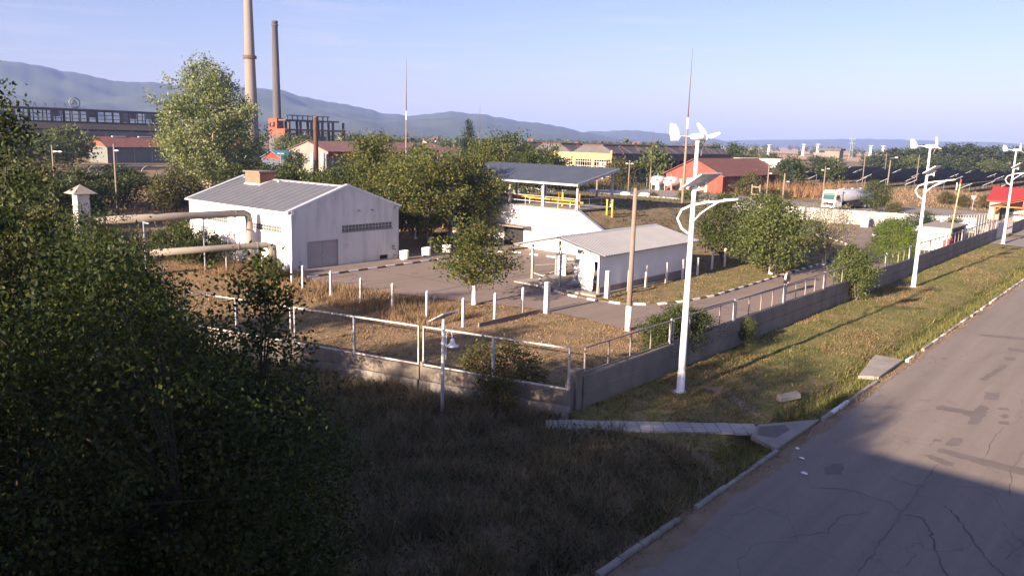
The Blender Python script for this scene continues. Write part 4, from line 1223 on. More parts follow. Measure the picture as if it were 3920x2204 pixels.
# ------------------------------------------------------------------ wind-and-solar street lamps
def hybrid_lamp(loc, label, yaw, spin):
    t = thing('hybrid_street_lamp', loc, label, 'street lamp', 'white wind and solar street lamps on the verge')
    x, y, z = loc
    P = lambda a, b, c: (x + a, y + b, z + c)
    MB().tube([P(0, 0, -.1), P(0, 0, .9), P(0, 0, 10.55)], [.155, .15, .072], 16).build('pole', WHITE, t, True)
    MB().lathe([(.26, 0), (.26, .03), (.17, .05), (.165, .9), (.15, .93)], loc, 16).build('base_sleeve', WHITE, t, True)
    MB().cbox(P(.0, -.165, .75), (.13, .03, .34)).build('service_hatch', WHITE, t)
    for k in range(6):
        a = k * math.pi / 3
        MB().lathe([(.022, .03), (.022, .075), (.008, .08)], P(.22 * math.cos(a), .22 * math.sin(a), 0), 6).build('bolt', STEEL, t)
    MB().lathe([(.42, -.05), (.4, .022)], loc, 12).build('plinth', CONC_L, t)
    # curved lamp arm over the verge (towards the road) with its counter-curve
    MB().tube([P(-.02, 0, 6.75), P(-.45, 0, 7.0), P(-.68, 0, 7.4), P(-.5, 0, 7.78), P(-.05, 0, 8.0), P(.6, 0, 8.16), P(1.25, 0, 8.25), P(1.55, 0, 8.3)], .05, 8).build('arm', WHITE, t, True)
    MB().tube([P(.03, 0, 7.3), P(.35, 0, 7.68), P(.75, 0, 7.98), P(1.1, 0, 8.2)], .035, 8).build('arm_strut', WHITE, t, True)
    h = MB().hexa([P(1.35, -.13, 8.26), P(1.98, -.14, 8.36), P(1.98, .14, 8.36), P(1.35, .13, 8.26)], [P(1.35, -.08, 8.35), P(1.98, -.1, 8.42), P(1.98, .1, 8.42), P(1.35, .08, 8.35)]).build('lamp_head', WHITE, t)
    MB().hexa([P(1.42, -.1, 8.255), P(1.93, -.11, 8.335), P(1.93, .11, 8.335), P(1.42, .1, 8.255)], [P(1.42, -.1, 8.262), P(1.93, -.11, 8.342), P(1.93, .11, 8.342), P(1.42, .1, 8.262)]).build('led_panel', STEEL, h)
    # solar panel on an outrigger, its back to the road
    lo, hi, dz = -.12, .68, .56
    q = lambda yy, k, o=0: Vector(P(lo + (hi - lo) * k - o * .57, yy, 8.74 + dz * k + o * .8))
    y0, y1 = -.75, 1.05
    fr = MB().hexa([q(y0, 0), q(y0, 1), q(y1, 1), q(y1, 0)], [q(y0, 0, .05), q(y0, 1, .05), q(y1, 1, .05), q(y1, 0, .05)]).build('solar_panel', ALU, t)
    MB().hexa([q(y0 + .03, .03, .051), q(y0 + .03, .97, .051), q(y1 - .03, .97, .051), q(y1 - .03, .03, .051)], [q(y0 + .03, .03, .056), q(y0 + .03, .97, .056), q(y1 - .03, .97, .056), q(y1 - .03, .03, .056)]).build('cells', PV, fr)
    MB().hexa([q(y0 + .04, .04, -.006), q(y0 + .04, .96, -.006), q(y1 - .04, .96, -.006), q(y1 - .04, .04, -.006)], [q(y0 + .04, .04, -.001), q(y0 + .04, .96, -.001), q(y1 - .04, .96, -.001), q(y1 - .04, .04, -.001)]).build('backsheet', PV_BACK, fr)
    MB().tube([P(0, 0, 8.62), P(.2, .1, 8.66), P(.42, .2, 8.7)], .05, 8).build('panel_bracket', WHITE, t)
    MB().tube([P(.42, .2, 8.55), P(.42, .2, 8.98)], .045, 8).build('panel_bracket', WHITE, t)
    MB().lathe([(.1, 0), (.1, .24)], P(0, 0, 8.5), 12).build('clamp', WHITE, t)
    # wind turbine
    ca, sa = math.cos(yaw), math.sin(yaw)
    T = lambda a, b, c: P(a * ca - b * sa, a * sa + b * ca, 10.75 + c)
    MB().tube([T(-.42, 0, 0), T(-.3, 0, 0), T(-.1, 0, 0), T(.15, 0, 0), T(.36, 0, 0)], [.05, .12, .15, .16, .13], 12).build('nacelle', WHITE, t, True)
    MB().tube([P(0, 0, 10.5), P(0, 0, 10.66)], .085, 10).build('yaw_bearing', WHITE, t)
    hub = MB().tube([T(.37, 0, 0), T(.47, 0, 0), T(.6, 0, 0)], [.15, .14, .03], 12).build('hub', WHITE, t, True)
    MB().tube([T(-.4, 0, 0), T(-1.0, 0, .02)], .03, 8).build('tail_boom', WHITE, t)
    vs = [(-.95, -.02), (-1.08, .28), (-1.24, .48), (-1.52, .5), (-1.5, .05), (-1.42, -.18), (-1.05, -.16)]
    mb = MB()
    n = len(vs)
    mb.add([T(a, -.015, c) for a, c in vs] + [T(a, .015, c) for a, c in vs], [tuple(range(n)), tuple(range(2 * n - 1, n - 1, -1))] + [(i, (i + 1) % n, n + (i + 1) % n, n + i) for i in range(n)])
    mb.build('tail_fin', WHITE, t)
    BL = surf('turbine_blade', (0.62, 0.62, 0.58), .06, 3, .5, coord='Object')
    for k in range(3):
        a = spin + k * 2 * math.pi / 3
        cu, su = math.cos(a), math.sin(a)
        B = lambda r, w, o: T(.46 + o, r * cu - w * su, r * su + w * cu)
        st = [(.1, .05, .03, .02), (.22, .11, .05, .028), (.42, .10, .04, .02), (.62, .075, .025, .012), (.78, .04, .012, .006)]
        mb = MB()
        vs_, fs_ = [], []
        for r, w, tw, th in st:
            vs_ += [B(r, -w * .4, -tw - th), B(r, w, tw - th * .3), B(r, w, tw + th * .3), B(r, -w * .4, -tw + th)]
        for i in range(len(st) - 1):
            for j in range(4):
                fs_.append((i * 4 + j, i * 4 + (j + 1) % 4, i * 4 + 4 + (j + 1) % 4, i * 4 + 4 + j))
        fs_ += [(3, 2, 1, 0), tuple(range(4 * len(st) - 4, 4 * len(st)))]
        mb.add(vs_, fs_).build('blade', BL, hub)
    return t
hybrid_lamp((-15.56, 29.8, 0), 'nearest white street lamp with wind turbine and solar panel', rad(72), rad(45))
hybrid_lamp((-15.5, 66.6, 0), 'middle white wind turbine street lamp beside the long wall', rad(38), rad(70))
hybrid_lamp((-16.0, 107.2, 0), 'farthest white wind turbine street lamp near the gate', rad(38), rad(80))

# small solar garden lamp
gl = thing('garden_lamp', (-20.81, 20.67, 0), 'small white solar garden lamp with a bell shade by the side wall', 'lamp')
x, y = -20.81, 20.67
MB().tube([(x, y, -.1), (x, y, 2.9), (x, y, 2.95), (x, y, 3.76)], [.07, .07, .062, .062], 12).build('pole', WHITE, gl, True)
MB().lathe([(.085, 0), (.085, .06)], (x, y, 3.3), 12).build('collar', WHITE, gl)
q = lambda yy, k, o=0: Vector((x - .42 + .78 * k - o * .4, y + yy, 3.62 + .42 * k + o * .85))
fr = MB().hexa([q(-.35, 0), q(-.35, 1), q(.45, 1), q(.45, 0)], [q(-.35, 0, .04), q(-.35, 1, .04), q(.45, 1, .04), q(.45, 0, .04)]).build('solar_panel', ALU, gl)
MB().hexa([q(-.32, .03, .041), q(-.32, .97, .041), q(.42, .97, .041), q(.42, .03, .041)], [q(-.32, .03, .046), q(-.32, .97, .046), q(.42, .97, .046), q(.42, .03, .046)]).build('cells', PV, fr)
MB().hexa([q(-.31, .05, -.005), q(-.31, .95, -.005), q(.41, .95, -.005), q(.41, .05, -.005)], [q(-.31, .05, -.001), q(-.31, .95, -.001), q(.41, .95, -.001), q(.41, .05, -.001)]).build('backsheet', PV_BACK, fr)
dx, dy = .764, .645
A = lambda s, z: (x + dx * s, y + dy * s, z)
MB().tube([A(.12, 2.15), A(.12, 3.0), A(.14, 3.2), A(.22, 3.33), A(.30, 3.3), A(.345, 3.12), A(.355, 2.98)], .02, 8).build('arm', WHITE, gl, True)
for z in (2.3, 2.74):
    MB().tube([A(.06, z), A(.12, z)], .018, 6).build('arm_clamp', WHITE, gl)
cx_ = A(.355, 0)
MB().lathe([(.03, 3.0), (.07, 2.98), (.085, 2.9), (.1, 2.83), (.16, 2.76), (.25, 2.71), (.245, 2.70), (.15, 2.72), (.07, 2.74)], (cx_[0], cx_[1], 0), 20).build('shade', WHITE, gl, True)
MB().lathe([(.02, 2.66), (.06, 2.69), (.06, 2.76), (.02, 2.78)], (cx_[0], cx_[1], 0), 12).build('bulb', surf('lamp_glass', (.7, .7, .68), .05, 3, .2), gl, True)

# ------------------------------------------------------------------ concrete poles
LAMPW = surf('lamp_cover', (.78, .79, .80), .05, 3, .3, coord='Object', spec=.6)
def conc_pole(loc, h, label, heads=(), white=0.0, r0=.15, r1=.09, lean=(0, 0), group='concrete lamp poles'):
    t = thing('concrete_pole', (*loc, 0), label, 'pole', group)
    x, y = loc
    MB().tube([(x, y, -.2), (x + lean[0], y + lean[1], h)], [r0, r1], 10).build('shaft', CONC_P, t, True)
    if white:
        MB().tube([(x, y, -.1), (x + lean[0] * white / h, y + lean[1] * white / h, white)], [r0 + .012, r0 * .95 + .012], 10).build('painted_base', POST_W, t, True)
    for (ax, ay, dz, L) in heads:
        d = Vector((ax, ay, 0)).normalized()
        z = h - dz
        a = Vector((x, y, z))
        b = a + d * L + Vector((0, 0, .12))
        MB().tube([a, b], .025, 6).build('bracket', STEEL, t)
        hd = MB()
        n = Vector((-d.y, d.x, 0))
        prof = [(0, .05, .05), (.12, .11, .09), (.35, .13, .10), (.52, .06, .05)]
        vs_, fs_ = [], []
        for s, w, hh in prof:
            c = b + d * (s - .05)
            vs_ += [c - n * w, c - n * w * .6 + Vector((0, 0, hh)), c + n * w * .6 + Vector((0, 0, hh)), c + n * w, c + n * w * .6 - Vector((0, 0, hh * .8)), c - n * w * .6 - Vector((0, 0, hh * .8))]
        for i in range(3):
            for j in range(6):
                fs_.append((i * 6 + j, i * 6 + (j + 1) % 6, i * 6 + 6 + (j + 1) % 6, i * 6 + 6 + j))
        fs_ += [tuple(range(5, -1, -1)), tuple(range(18, 24))]
        hd.add(vs_, fs_).build('lamp_head', LAMPW, t)
    return t
RT = (.764, .645)     # image-right direction on the ground
LT = (-.764, -.645)
conc_pole((-23.3, 37.85), 8.0, 'nearest concrete pole with white base and two lamp heads', [(*LT, .45, .35), (*RT, .45, .3)], 1.4, .17, .11)
conc_pole((-52.2, 76.4), 7.8, 'concrete pole rising behind the open shed, one lamp head', [(*LT, .9, .35)])
conc_pole((-62.4, 149), 7.3, 'concrete pole beside the wooden frame near the brick warehouse', [(*RT, 1.0, .3), (*RT, 2.2, .25)])
conc_pole((-57.5, 144.8), 5.5, 'short thick concrete pole left of the tanker truck', [(*RT, 1.6, .5)], 0, .2, .13)
conc_pole((-57.9, 166.8), 6.6, 'concrete pole on the dry field behind the tanker cab', [(*RT, .6, .4), (*LT, .9, .3)])
conc_pole((-39.3, 143.2), 8.6, 'tall leaning concrete pole with white foot behind the metal fence', [(*RT, -.35, .9)], 1.0, .15, .09, (.15, .1))
conc_pole((-78.9, 125.6), 7.1, 'double headed concrete lamp pole behind the grassy mound', [(*LT, .7, .25), (*RT, .7, .25)], 0, .13, .09)
conc_pole((-99.5, 42.8), 8.5, 'slim concrete pole behind the vent stack, single lamp head', [(*RT, .9, .1)])
conc_pole((-108, 39), 8.1, 'leftmost concrete pole with two lamp heads on one side', [(*RT, .9, .15), (*RT, .9, .75)])
conc_pole((-145.3, 96.3), 6.4, 'distant lamp pole behind the white house chimney', [(*LT, .5, .2), (*RT, .5, .2)])
conc_pole((-102.2, 130), 8.1, 'old pole beyond the canopy roof with broken bracket', [(*LT, 1.0, .2)])
conc_pole((-71, 235), 8.5, 'bare pole at the near edge of the solar field', ())
conc_pole((-110, 330), 9, 'bare pole standing between solar rows, left of two', ())
conc_pole((-96, 345), 9, 'bare pole standing between solar rows, right of two', ())
conc_pole((-62, 255), 9, 'bare pole at the right end of the solar field', ())
conc_pole((-121, 360), 9, 'bare pole at the left back of the solar field', ())

def mast(loc, h, h0, label, r=.16):
    t = thing('lightning_mast', (*loc, 0), label, 'mast', 'lightning masts')
    x, y = loc
    MB().tube([(x, y, -.2), (x, y, h0)], [r, r * .55], 10).build('concrete_shaft', CONC_P, t, True)
    MB().tube([(x, y, h0 - .3), (x, y, h0 + (h - h0) * .5), (x, y, h)], [.07, .045, .015], 8).build('steel_rod', RUST, t, True)
    MB().tube([(x, y, h0 - .6), (x, y, h0 + .6)], [r * .62, r * .5], 10).build('sleeve', POST_W if h > 18 else RUST, t)
    return t
mast((-42.9, 79.6), 20.5, 12.6, 'tallest lightning mast directly behind the nearest turbine lamp', .2)
mast((-75.1, 126.8), 13.1, 6.6, 'short lightning mast left of the brick warehouse')
mast((-83.9, 75.7), 20.6, 13.2, 'lightning mast rising out of the trees behind the white house')
mast((-100, 108), 16.2, 10.5, 'thin lightning mast beside the spruce behind the canopy')

# ------------------------------------------------------------------ white concrete posts in the yard
def post(loc, h, w, label, name='concrete_post', cat='post', group=None, tilt=0.0, pointed=True):
    t = thing(name, (*loc, 0), label, cat, group)
    x, y = loc
    s = w / 2
    MB().hexa([(x - s, y - s, -.2), (x + s, y - s, -.2), (x + s, y + s, -.2), (x - s, y + s, -.2)], [(x - s * .9 + tilt, y - s * .9, h), (x + s * .9 + tilt, y - s * .9, h), (x + s * .9 + tilt, y + s * .9, h), (x - s * .9 + tilt, y + s * .9, h)]).build('shaft', POST_W, t, bevel=.012)
    k = .12 if pointed else .03
    MB().add([(x - s * .9 + tilt, y - s * .9, h + .002), (x + s * .9 + tilt, y - s * .9, h + .002), (x + s * .9 + tilt, y + s * .9, h + .002), (x - s * .9 + tilt, y + s * .9, h + .002), (x + tilt, y, h + k)], [(3, 2, 1, 0), (0, 1, 4), (1, 2, 4), (2, 3, 4), (3, 0, 4)]).build('cap', WHITE if pointed else POST_W, t)
    return t
GP = 'white fence posts around the yard'
for (px, py), lab in zip([(-51.6, 32.4), (-47.6, 32.2), (-45.0, 31.3), (-42.0, 31.36), (-38.9, 31.3), (-36.1, 31.5), (-33.3, 31.7), (-30.3, 31.66)],
                         ['white post in the weeds below the house corner, leftmost', 'white post just left of the house door, in weeds', 'second white post of the row before the house door', 'white post at the paving edge in front of the house door', 'white post right of the house door post, on dry grass',
                          'middle white post of the row before the yard', 'white post left of the corner post of the row', 'corner white post where the row turns towards the shed']):
    post((px, py), 1.55 + RND.uniform(-.06, .08), .14, lab, group=GP, tilt=RND.uniform(-.02, .02))
post((-29.9, 33.9), 1.6, .14, 'white post behind the corner post, nearer the shed', group=GP)
post((-29.8, 36.3), 1.65, .14, 'white post just before the thick gate pillar', group=GP)
post((-29.35, 38.1), 1.9, .3, 'thick white gate pillar at the near side of the driveway', 'gate_pillar', 'pillar', 'gate pillars', 0, False)
post((-29.4, 44.85), 1.85, .3, 'thick white gate pillar beside the open shed corner', 'gate_pillar', 'pillar', 'gate pillars', 0, False)
for i, (px, py) in enumerate([(-29.75, 48.1), (-29.75, 50.5), (-29.7, 53.4), (-29.7, 55.9), (-29.7, 58.4), (-30.3, 62.2), (-30.4, 64.8)]):
    post((px, py), 1.5 + RND.uniform(-.1, .1), .15, ['first', 'second', 'third', 'fourth', 'fifth', 'sixth', 'seventh'][i] + ' white post from the gate pillar along the shed side', group=GP, tilt=RND.uniform(-.03, .03), pointed=False)
low = thing('board_kerb', (-29.6, 35, 0), 'dark low concrete board between the two gate side posts', 'kerb')
MB().box(-29.66, -29.56, 32.2, 37.9, -.1, .22).build('board', CONC, low)

# octagonal planters
def planter(loc, label):
    t = thing('planter', (*loc, 0), label, 'planter', 'octagonal planters on the pavement')
    MB().lathe([(.33, .1), (.38, .2), (.4, .84), (.36, .86), (.33, .8)], (loc[0], loc[1], .02), 8).build('tub', POST_W, t)
    MB().lathe([(.3, .74), (.33, .8), (.1, .83)], (loc[0], loc[1], .02), 8).build('soil', KERB_D, t)
planter((-50.3, 45.2), 'white octagonal planter nearest the house corner')
planter((-50.5, 47.95), 'white octagonal planter in the middle of three')
planter((-50.6, 50.6), 'white octagonal planter farthest from the house')

# ------------------------------------------------------------------ white sheet fence behind the yard
SHEETF = surf('fence_sheet_white', (0.70, 0.70, 0.69), .08, .6, .5, .15, stain=(.5, .49, .47), stain_amt=.4)
sf = thing('sheet_metal_fence', (-50, 115, 0), 'long white corrugated sheet metal fence behind the yard', 'fence')
pts = [(-128, 113), (-92, 110.5), (-70, 111.5), (-53, 113.0), (-36, 114.2), (-29.1, 115.6), (-20.9, 117.3)]
SW = 0.52
me_sheet = MB()
prof = []
prof = [(-SW / 2 + .005, .07), (-SW / 2 + .03, 0), (SW / 2 - .10, 0), (SW / 2 - .075, .07), (SW / 2 - .02, .07)]
n = len(prof)
me_sheet.add([(u, v, 0.05) for u, v in prof] + [(u, v, 2.0) for u, v in prof], [(i, i + 1, n + i + 1, n + i) for i in range(n - 1)])
_b = me_sheet
sheet_meshes = []
for c_ in ((.38, .37, .36), (.32, .31, .30), (.42, .41, .395), (.25, .245, .24)):
    me_ = _b.mesh('sheet')
    me_.materials.append(surf('fence_sheet_%d' % int(c_[0] * 100), c_, .08, .6, .55, .15, stain=tuple(v * .7 for v in c_), stain_amt=.5))
    sheet_meshes.append(me_)
for a, b in zip(pts, pts[1:]):
    L = math.hypot(b[0] - a[0], b[1] - a[1])
    k = int(round(L / SW))
    ang = math.atan2(b[1] - a[1], b[0] - a[0])
    for i in range(k):
        t = (i + .5) / k
        link('sheet', RND.choice(sheet_meshes), None, sf, (a[0] + (b[0] - a[0]) * t + 50, a[1] + (b[1] - a[1]) * t - 115, RND.uniform(-.02, .02)), ang)
    for i in range(0, k + 1, 6):
        t = i / k
        px, py = a[0] + (b[0] - a[0]) * t, a[1] + (b[1] - a[1]) * t + .1
        MB().box(px - .03, px + .03, py - .03, py + .03, 0, 2.1).build('post', STEEL, sf)

# guard hut near the gate
hut = thing('guard_hut', (-20.3, 96.8, 0), 'small flat roofed white guard hut behind the roadside fence', 'hut')
MB().box(-21.9, -18.75, 92.9, 100.6, 0, 2.35).build('walls', PLASTER, hut)
MB().box(-22.0, -18.6, 92.7, 100.8, 2.36, 2.5).build('roof', CONC_L, hut)
w = MB().box(-21.2, -19.3, 92.84, 92.9, .9, 1.9).build('window', surf('hut_glass', (.42, .44, .38), .1, 2, .15, bump=0, spec=.6), hut)
MB().box(-21.28, -21.2, 92.82, 92.9, .85, 1.95).box(-19.3, -19.22, 92.82, 92.9, .85, 1.95).box(-21.2, -19.3, 92.82, 92.9, 1.9, 1.96).build('window_frame', WHITE, w)
MB().box(-18.75, -18.72, 94.2, 99.6, .7, 2.3).build('cladding', surf('hut_brown', (.10, .07, .06), .2, 2, .8), hut)
MB().box(-22.5, -22.0, 93.0, 93.4, 1.5, 2.2).build('air_unit', WHITE, hut)
rb = MB().box(-18.65, -18.1, 89.9, 91.6, .1, 1.55).build('cabinet', RED)
tag(rb, 'red metal cabinet behind the fence beside the guard hut', 'cabinet')
md = rb.modifiers.new('bevel', 'BEVEL'); md.width = .03
fp = thing('barrier_pole', (-18.7, 92.4, 0), 'tall yellow pole leaning at the guard hut corner', 'pole')
MB().tube([(-18.7, 92.4, 0), (-18.35, 92.75, 7.4)], .055, 8).build('shaft', surf('pale_yellow', (.62, .48, .20), .1, 2, .6), fp, True)
MB().tube([(-18.36, 92.74, 7.2), (-18.34, 92.76, 7.6)], .08, 8).build('tip', RED, fp)
MB().cbox((-18.62, 92.6, 6.9), (.08, .12, .75)).build('antenna_box', WHITE, fp)
# gates
gate = thing('sheet_gate', (-17.4, 111.2, 0), 'dull grey sheet metal gate leaf at the end of the wall', 'gate')
for i in range(4):
    MB().box(-17.46, -17.4 + .03 * (i % 2), 111.15 + i * 1.05, 112.15 + i * 1.05, .1, 2.1).build('sheet', STEEL, gate)
for y in (111.1, 115.4):
    MB().cbox((-17.43, y, 1.15), (.12, .12, 2.3)).build('post', FRAME_G, gate)
for nm, (x0, y0, x1, y1, h), lab in (('bar_gate', (-21.4, 104.6, -18.4, 113.2, 3.0), 'open white barred gate leaf standing behind the far fence'), ('bar_gate', (-17.4, 115.8, -17.4, 121.6, 2.5), 'closed barred gate leaf beyond the last street lamp')):
    g = thing(nm, (x0, y0, 0), lab, 'gate')
    m_ = FRAME_W
    MB().bar((x0, y0, h), (x1, y1, h), .07).build('top_rail', m_, g)
    MB().bar((x0, y0, 1.0), (x1, y1, 1.0), .07).build('mid_rail', m_, g)
    MB().bar((x0, y0, .15), (x1, y1, .15), .07).build('bottom_rail', m_, g)
    kk = 16
    for i in range(kk + 1):
        t = i / kk
        MB().bar((x0 + (x1 - x0) * t, y0 + (y1 - y0) * t, .15), (x0 + (x1 - x0) * t, y0 + (y1 - y0) * t, h), .04).build('bar', m_, g)
w3 = thing('concrete_wall', (-17.5, 122, 0), 'far stretch of concrete wall with fence beyond the gate', 'wall')
for i in range(4):
    MB().box(-17.6, -17.4, 122 + i * 6.7, 128.6 + i * 6.7, -.2, 1.35).build('panel', CONC, w3)
    MB().bar((-17.5, 122.2 + i * 6.7, 2.4), (-17.5, 128.4 + i * 6.7, 2.4), .055).build('top_rail', FRAME_G, w3)
    for k in range(5):
        MB().bar((-17.5, 122.2 + i * 6.7 + k * 1.55, 1.35), (-17.5, 122.2 + i * 6.7 + k * 1.55, 2.4), .05).build('upright', FRAME_G, w3)
# give-way sign
gs = thing('give_way_sign', (-30.1, 164.5, 0), 'small triangular give way sign beside the far road', 'sign')
MB().tube([(-30.1, 164.5, 0), (-30.1, 164.5, 2.4)], .04, 6).build('post', STEEL, gs)
MB().gable([(-30.65, 2.6), (-29.55, 2.6), (-30.1, 1.65)], 'y', 164.42, 164.45).build('plate', RED, gs)
MB().gable([(-30.48, 2.5), (-29.72, 2.5), (-30.1, 1.84)], 'y', 164.40, 164.419).build('plate_centre', WHITE, gs)

# ------------------------------------------------------------------ tanker truck
tk = thing('tanker_truck', (-47.0, 138.4, 0), 'white cabbed tanker truck with silver tank on the far road', 'truck', rotz=0)
R = Matrix.Rotation(rad(-13), 4, 'Z')     # front faces -Y, turned slightly
def tk_build(mb, name, mat, parent=tk, smooth=False):
    mb.v = [tuple((R @ Vector(p)) + Vector((-47.0, 138.4, 0))) for p in mb.v]
    return mb.build(name, mat, parent, smooth)
TKW = surf('truck_white', (.82, .82, .82), .03, 2, .25, spec=.6, coord='Object')
TKG = surf('truck_green', (.05, .24, .11), .1, 2, .3, coord='Object')
TANKM = surf('tank_aluminium', (.55, .56, .60), .1, .8, .35, .5, coord='Object')
cab = tk_build(MB().gable([(0, .55), (0, 1.7), (.12, 2.6), (.25, 3.1), (.7, 3.3), (2.1, 3.3), (2.1, .55)], 'x', -1.22, 1.22), 'cab', TKW)
tk_build(MB().hexa([(-1.1, -.015, 1.72), (1.1, -.015, 1.72), (1.1, .09, 2.52), (-1.1, .09, 2.52)][:4] and [(-1.1, -.02, 1.72), (1.1, -.02, 1.72), (1.1, .03, 1.72), (-1.1, .03, 1.72)], [(-1.08, .09, 2.52), (1.08, .09, 2.52), (1.08, .14, 2.52), (-1.08, .14, 2.52)]), 'windscreen', surf('windscreen_glass', (.05, .10, .11), .2, 3, .06, bump=0, spec=.8), cab)
tk_build(MB().hexa([(-1.15, .07, 2.54), (1.15, .07, 2.54), (1.15, .2, 2.54), (-1.15, .2, 2.54)], [(-1.12, .12, 2.86), (1.12, .12, 2.86), (1.12, .25, 2.86), (-1.12, .25, 2.86)]), 'sun_visor', TKG, cab)
tk_build(MB().box(-.95, .95, -.03, .02, .85, 1.2), 'grille', BLACK, cab)
tk_build(MB().box(-1.24, 1.24, -.08, .1, .4, .8), 'bumper', TKW, cab)
for sx in (-1, 1):
    tk_build(MB().box(sx * .95 - .18, sx * .95 + .18, -.1, -.04, .55, .74), 'headlight', LAMPW, cab)
    tk_build(MB().box(sx * 1.4 - .1, sx * 1.4 + .1, .15, .3, 1.75, 2.5), 'mirror', BLACK, cab)
    tk_build(MB().box(sx * 1.23 - .012, sx * 1.23 + .012, .5, 1.3, 1.75, 2.5), 'side_window', GLASS, cab)
pr = [(0.6, 2.1), (.98, 2.2), (1.22, 2.2)]
tank = MB()
nn = 20
ring = lambda yy, k: [(1.25 * k * math.cos(2 * math.pi * i / nn), yy, 2.3 + 1.1 * k * math.sin(2 * math.pi * i / nn)) for i in range(nn)]
vs_ = ring(2.6, .85) + ring(2.75, 1) + ring(13.2, 1) + ring(13.35, .85)
fs_ = [(j * nn + i, j * nn + (i + 1) % nn, (j + 1) * nn + (i + 1) % nn, (j + 1) * nn + i) for j in range(3) for i in range(nn)] + [tuple(range(nn - 1, -1, -1)), tuple(range(3 * nn, 4 * nn))]
tko = tk_build(tank.add(vs_, fs_), 'tank', TANKM, tk, True)
tk_build(MB().box(-.35, .35, 3.2, 12.8, 3.38, 3.46), 'catwalk', STEEL, tko)
for yy in (4.3, 7, 9.7, 12):
    tk_build(MB().lathe([(.28, 3.4), (.28, 3.55), (.1, 3.6)], (0, yy, 0), 12), 'manhole', STEEL, tko)
tk_build(MB().box(-.45, .45, .3, 13.2, .85, 1.15), 'chassis', BLACK)
tk_build(MB().box(-1.2, 1.2, 4.4, 8.2, .5, 1.25), 'side_skirt', DARK)
for yy in (1.2, 3.6, 9.6, 10.9, 12.2):
    for sx in (-1, 1):
        mb = MB().tube([(sx * .85, yy, .5), (sx * 1.2, yy, .5)], .5, 18)
        wo = tk_build(mb, 'wheel', BLACK)
        tk_build(MB().tube([(sx * 1.19, yy, .5), (sx * 1.215, yy, .5)], .27, 12), 'rim', STEEL, wo)

# ------------------------------------------------------------------ people
def skin_mesh(name, verts, edges, radii, root, mat, parent, sub=2):
    me = bpy.data.meshes.new(name)
    me.from_pydata(verts, edges, [])
    o = bpy.data.objects.new(name, me)
    COL.objects.link(o)
    md = o.modifiers.new('skin', 'SKIN')
    md.use_smooth_shade = True
    for v, r in zip(me.skin_vertices[0].data, radii):
        v.radius = (r, r) if not isinstance(r, tuple) else r
    me.skin_vertices[0].data[root].use_root = True
    ss = o.modifiers.new('sub', 'SUBSURF')
    ss.levels = ss.render_levels = sub
    dg = bpy.context.evaluated_depsgraph_get()
    me2 = bpy.data.meshes.new_from_object(o.evaluated_get(dg))
    bpy.data.objects.remove(o)
    me2.name = name
    me2.materials.clear()
    return link(name, me2, mat, parent, smooth=True)

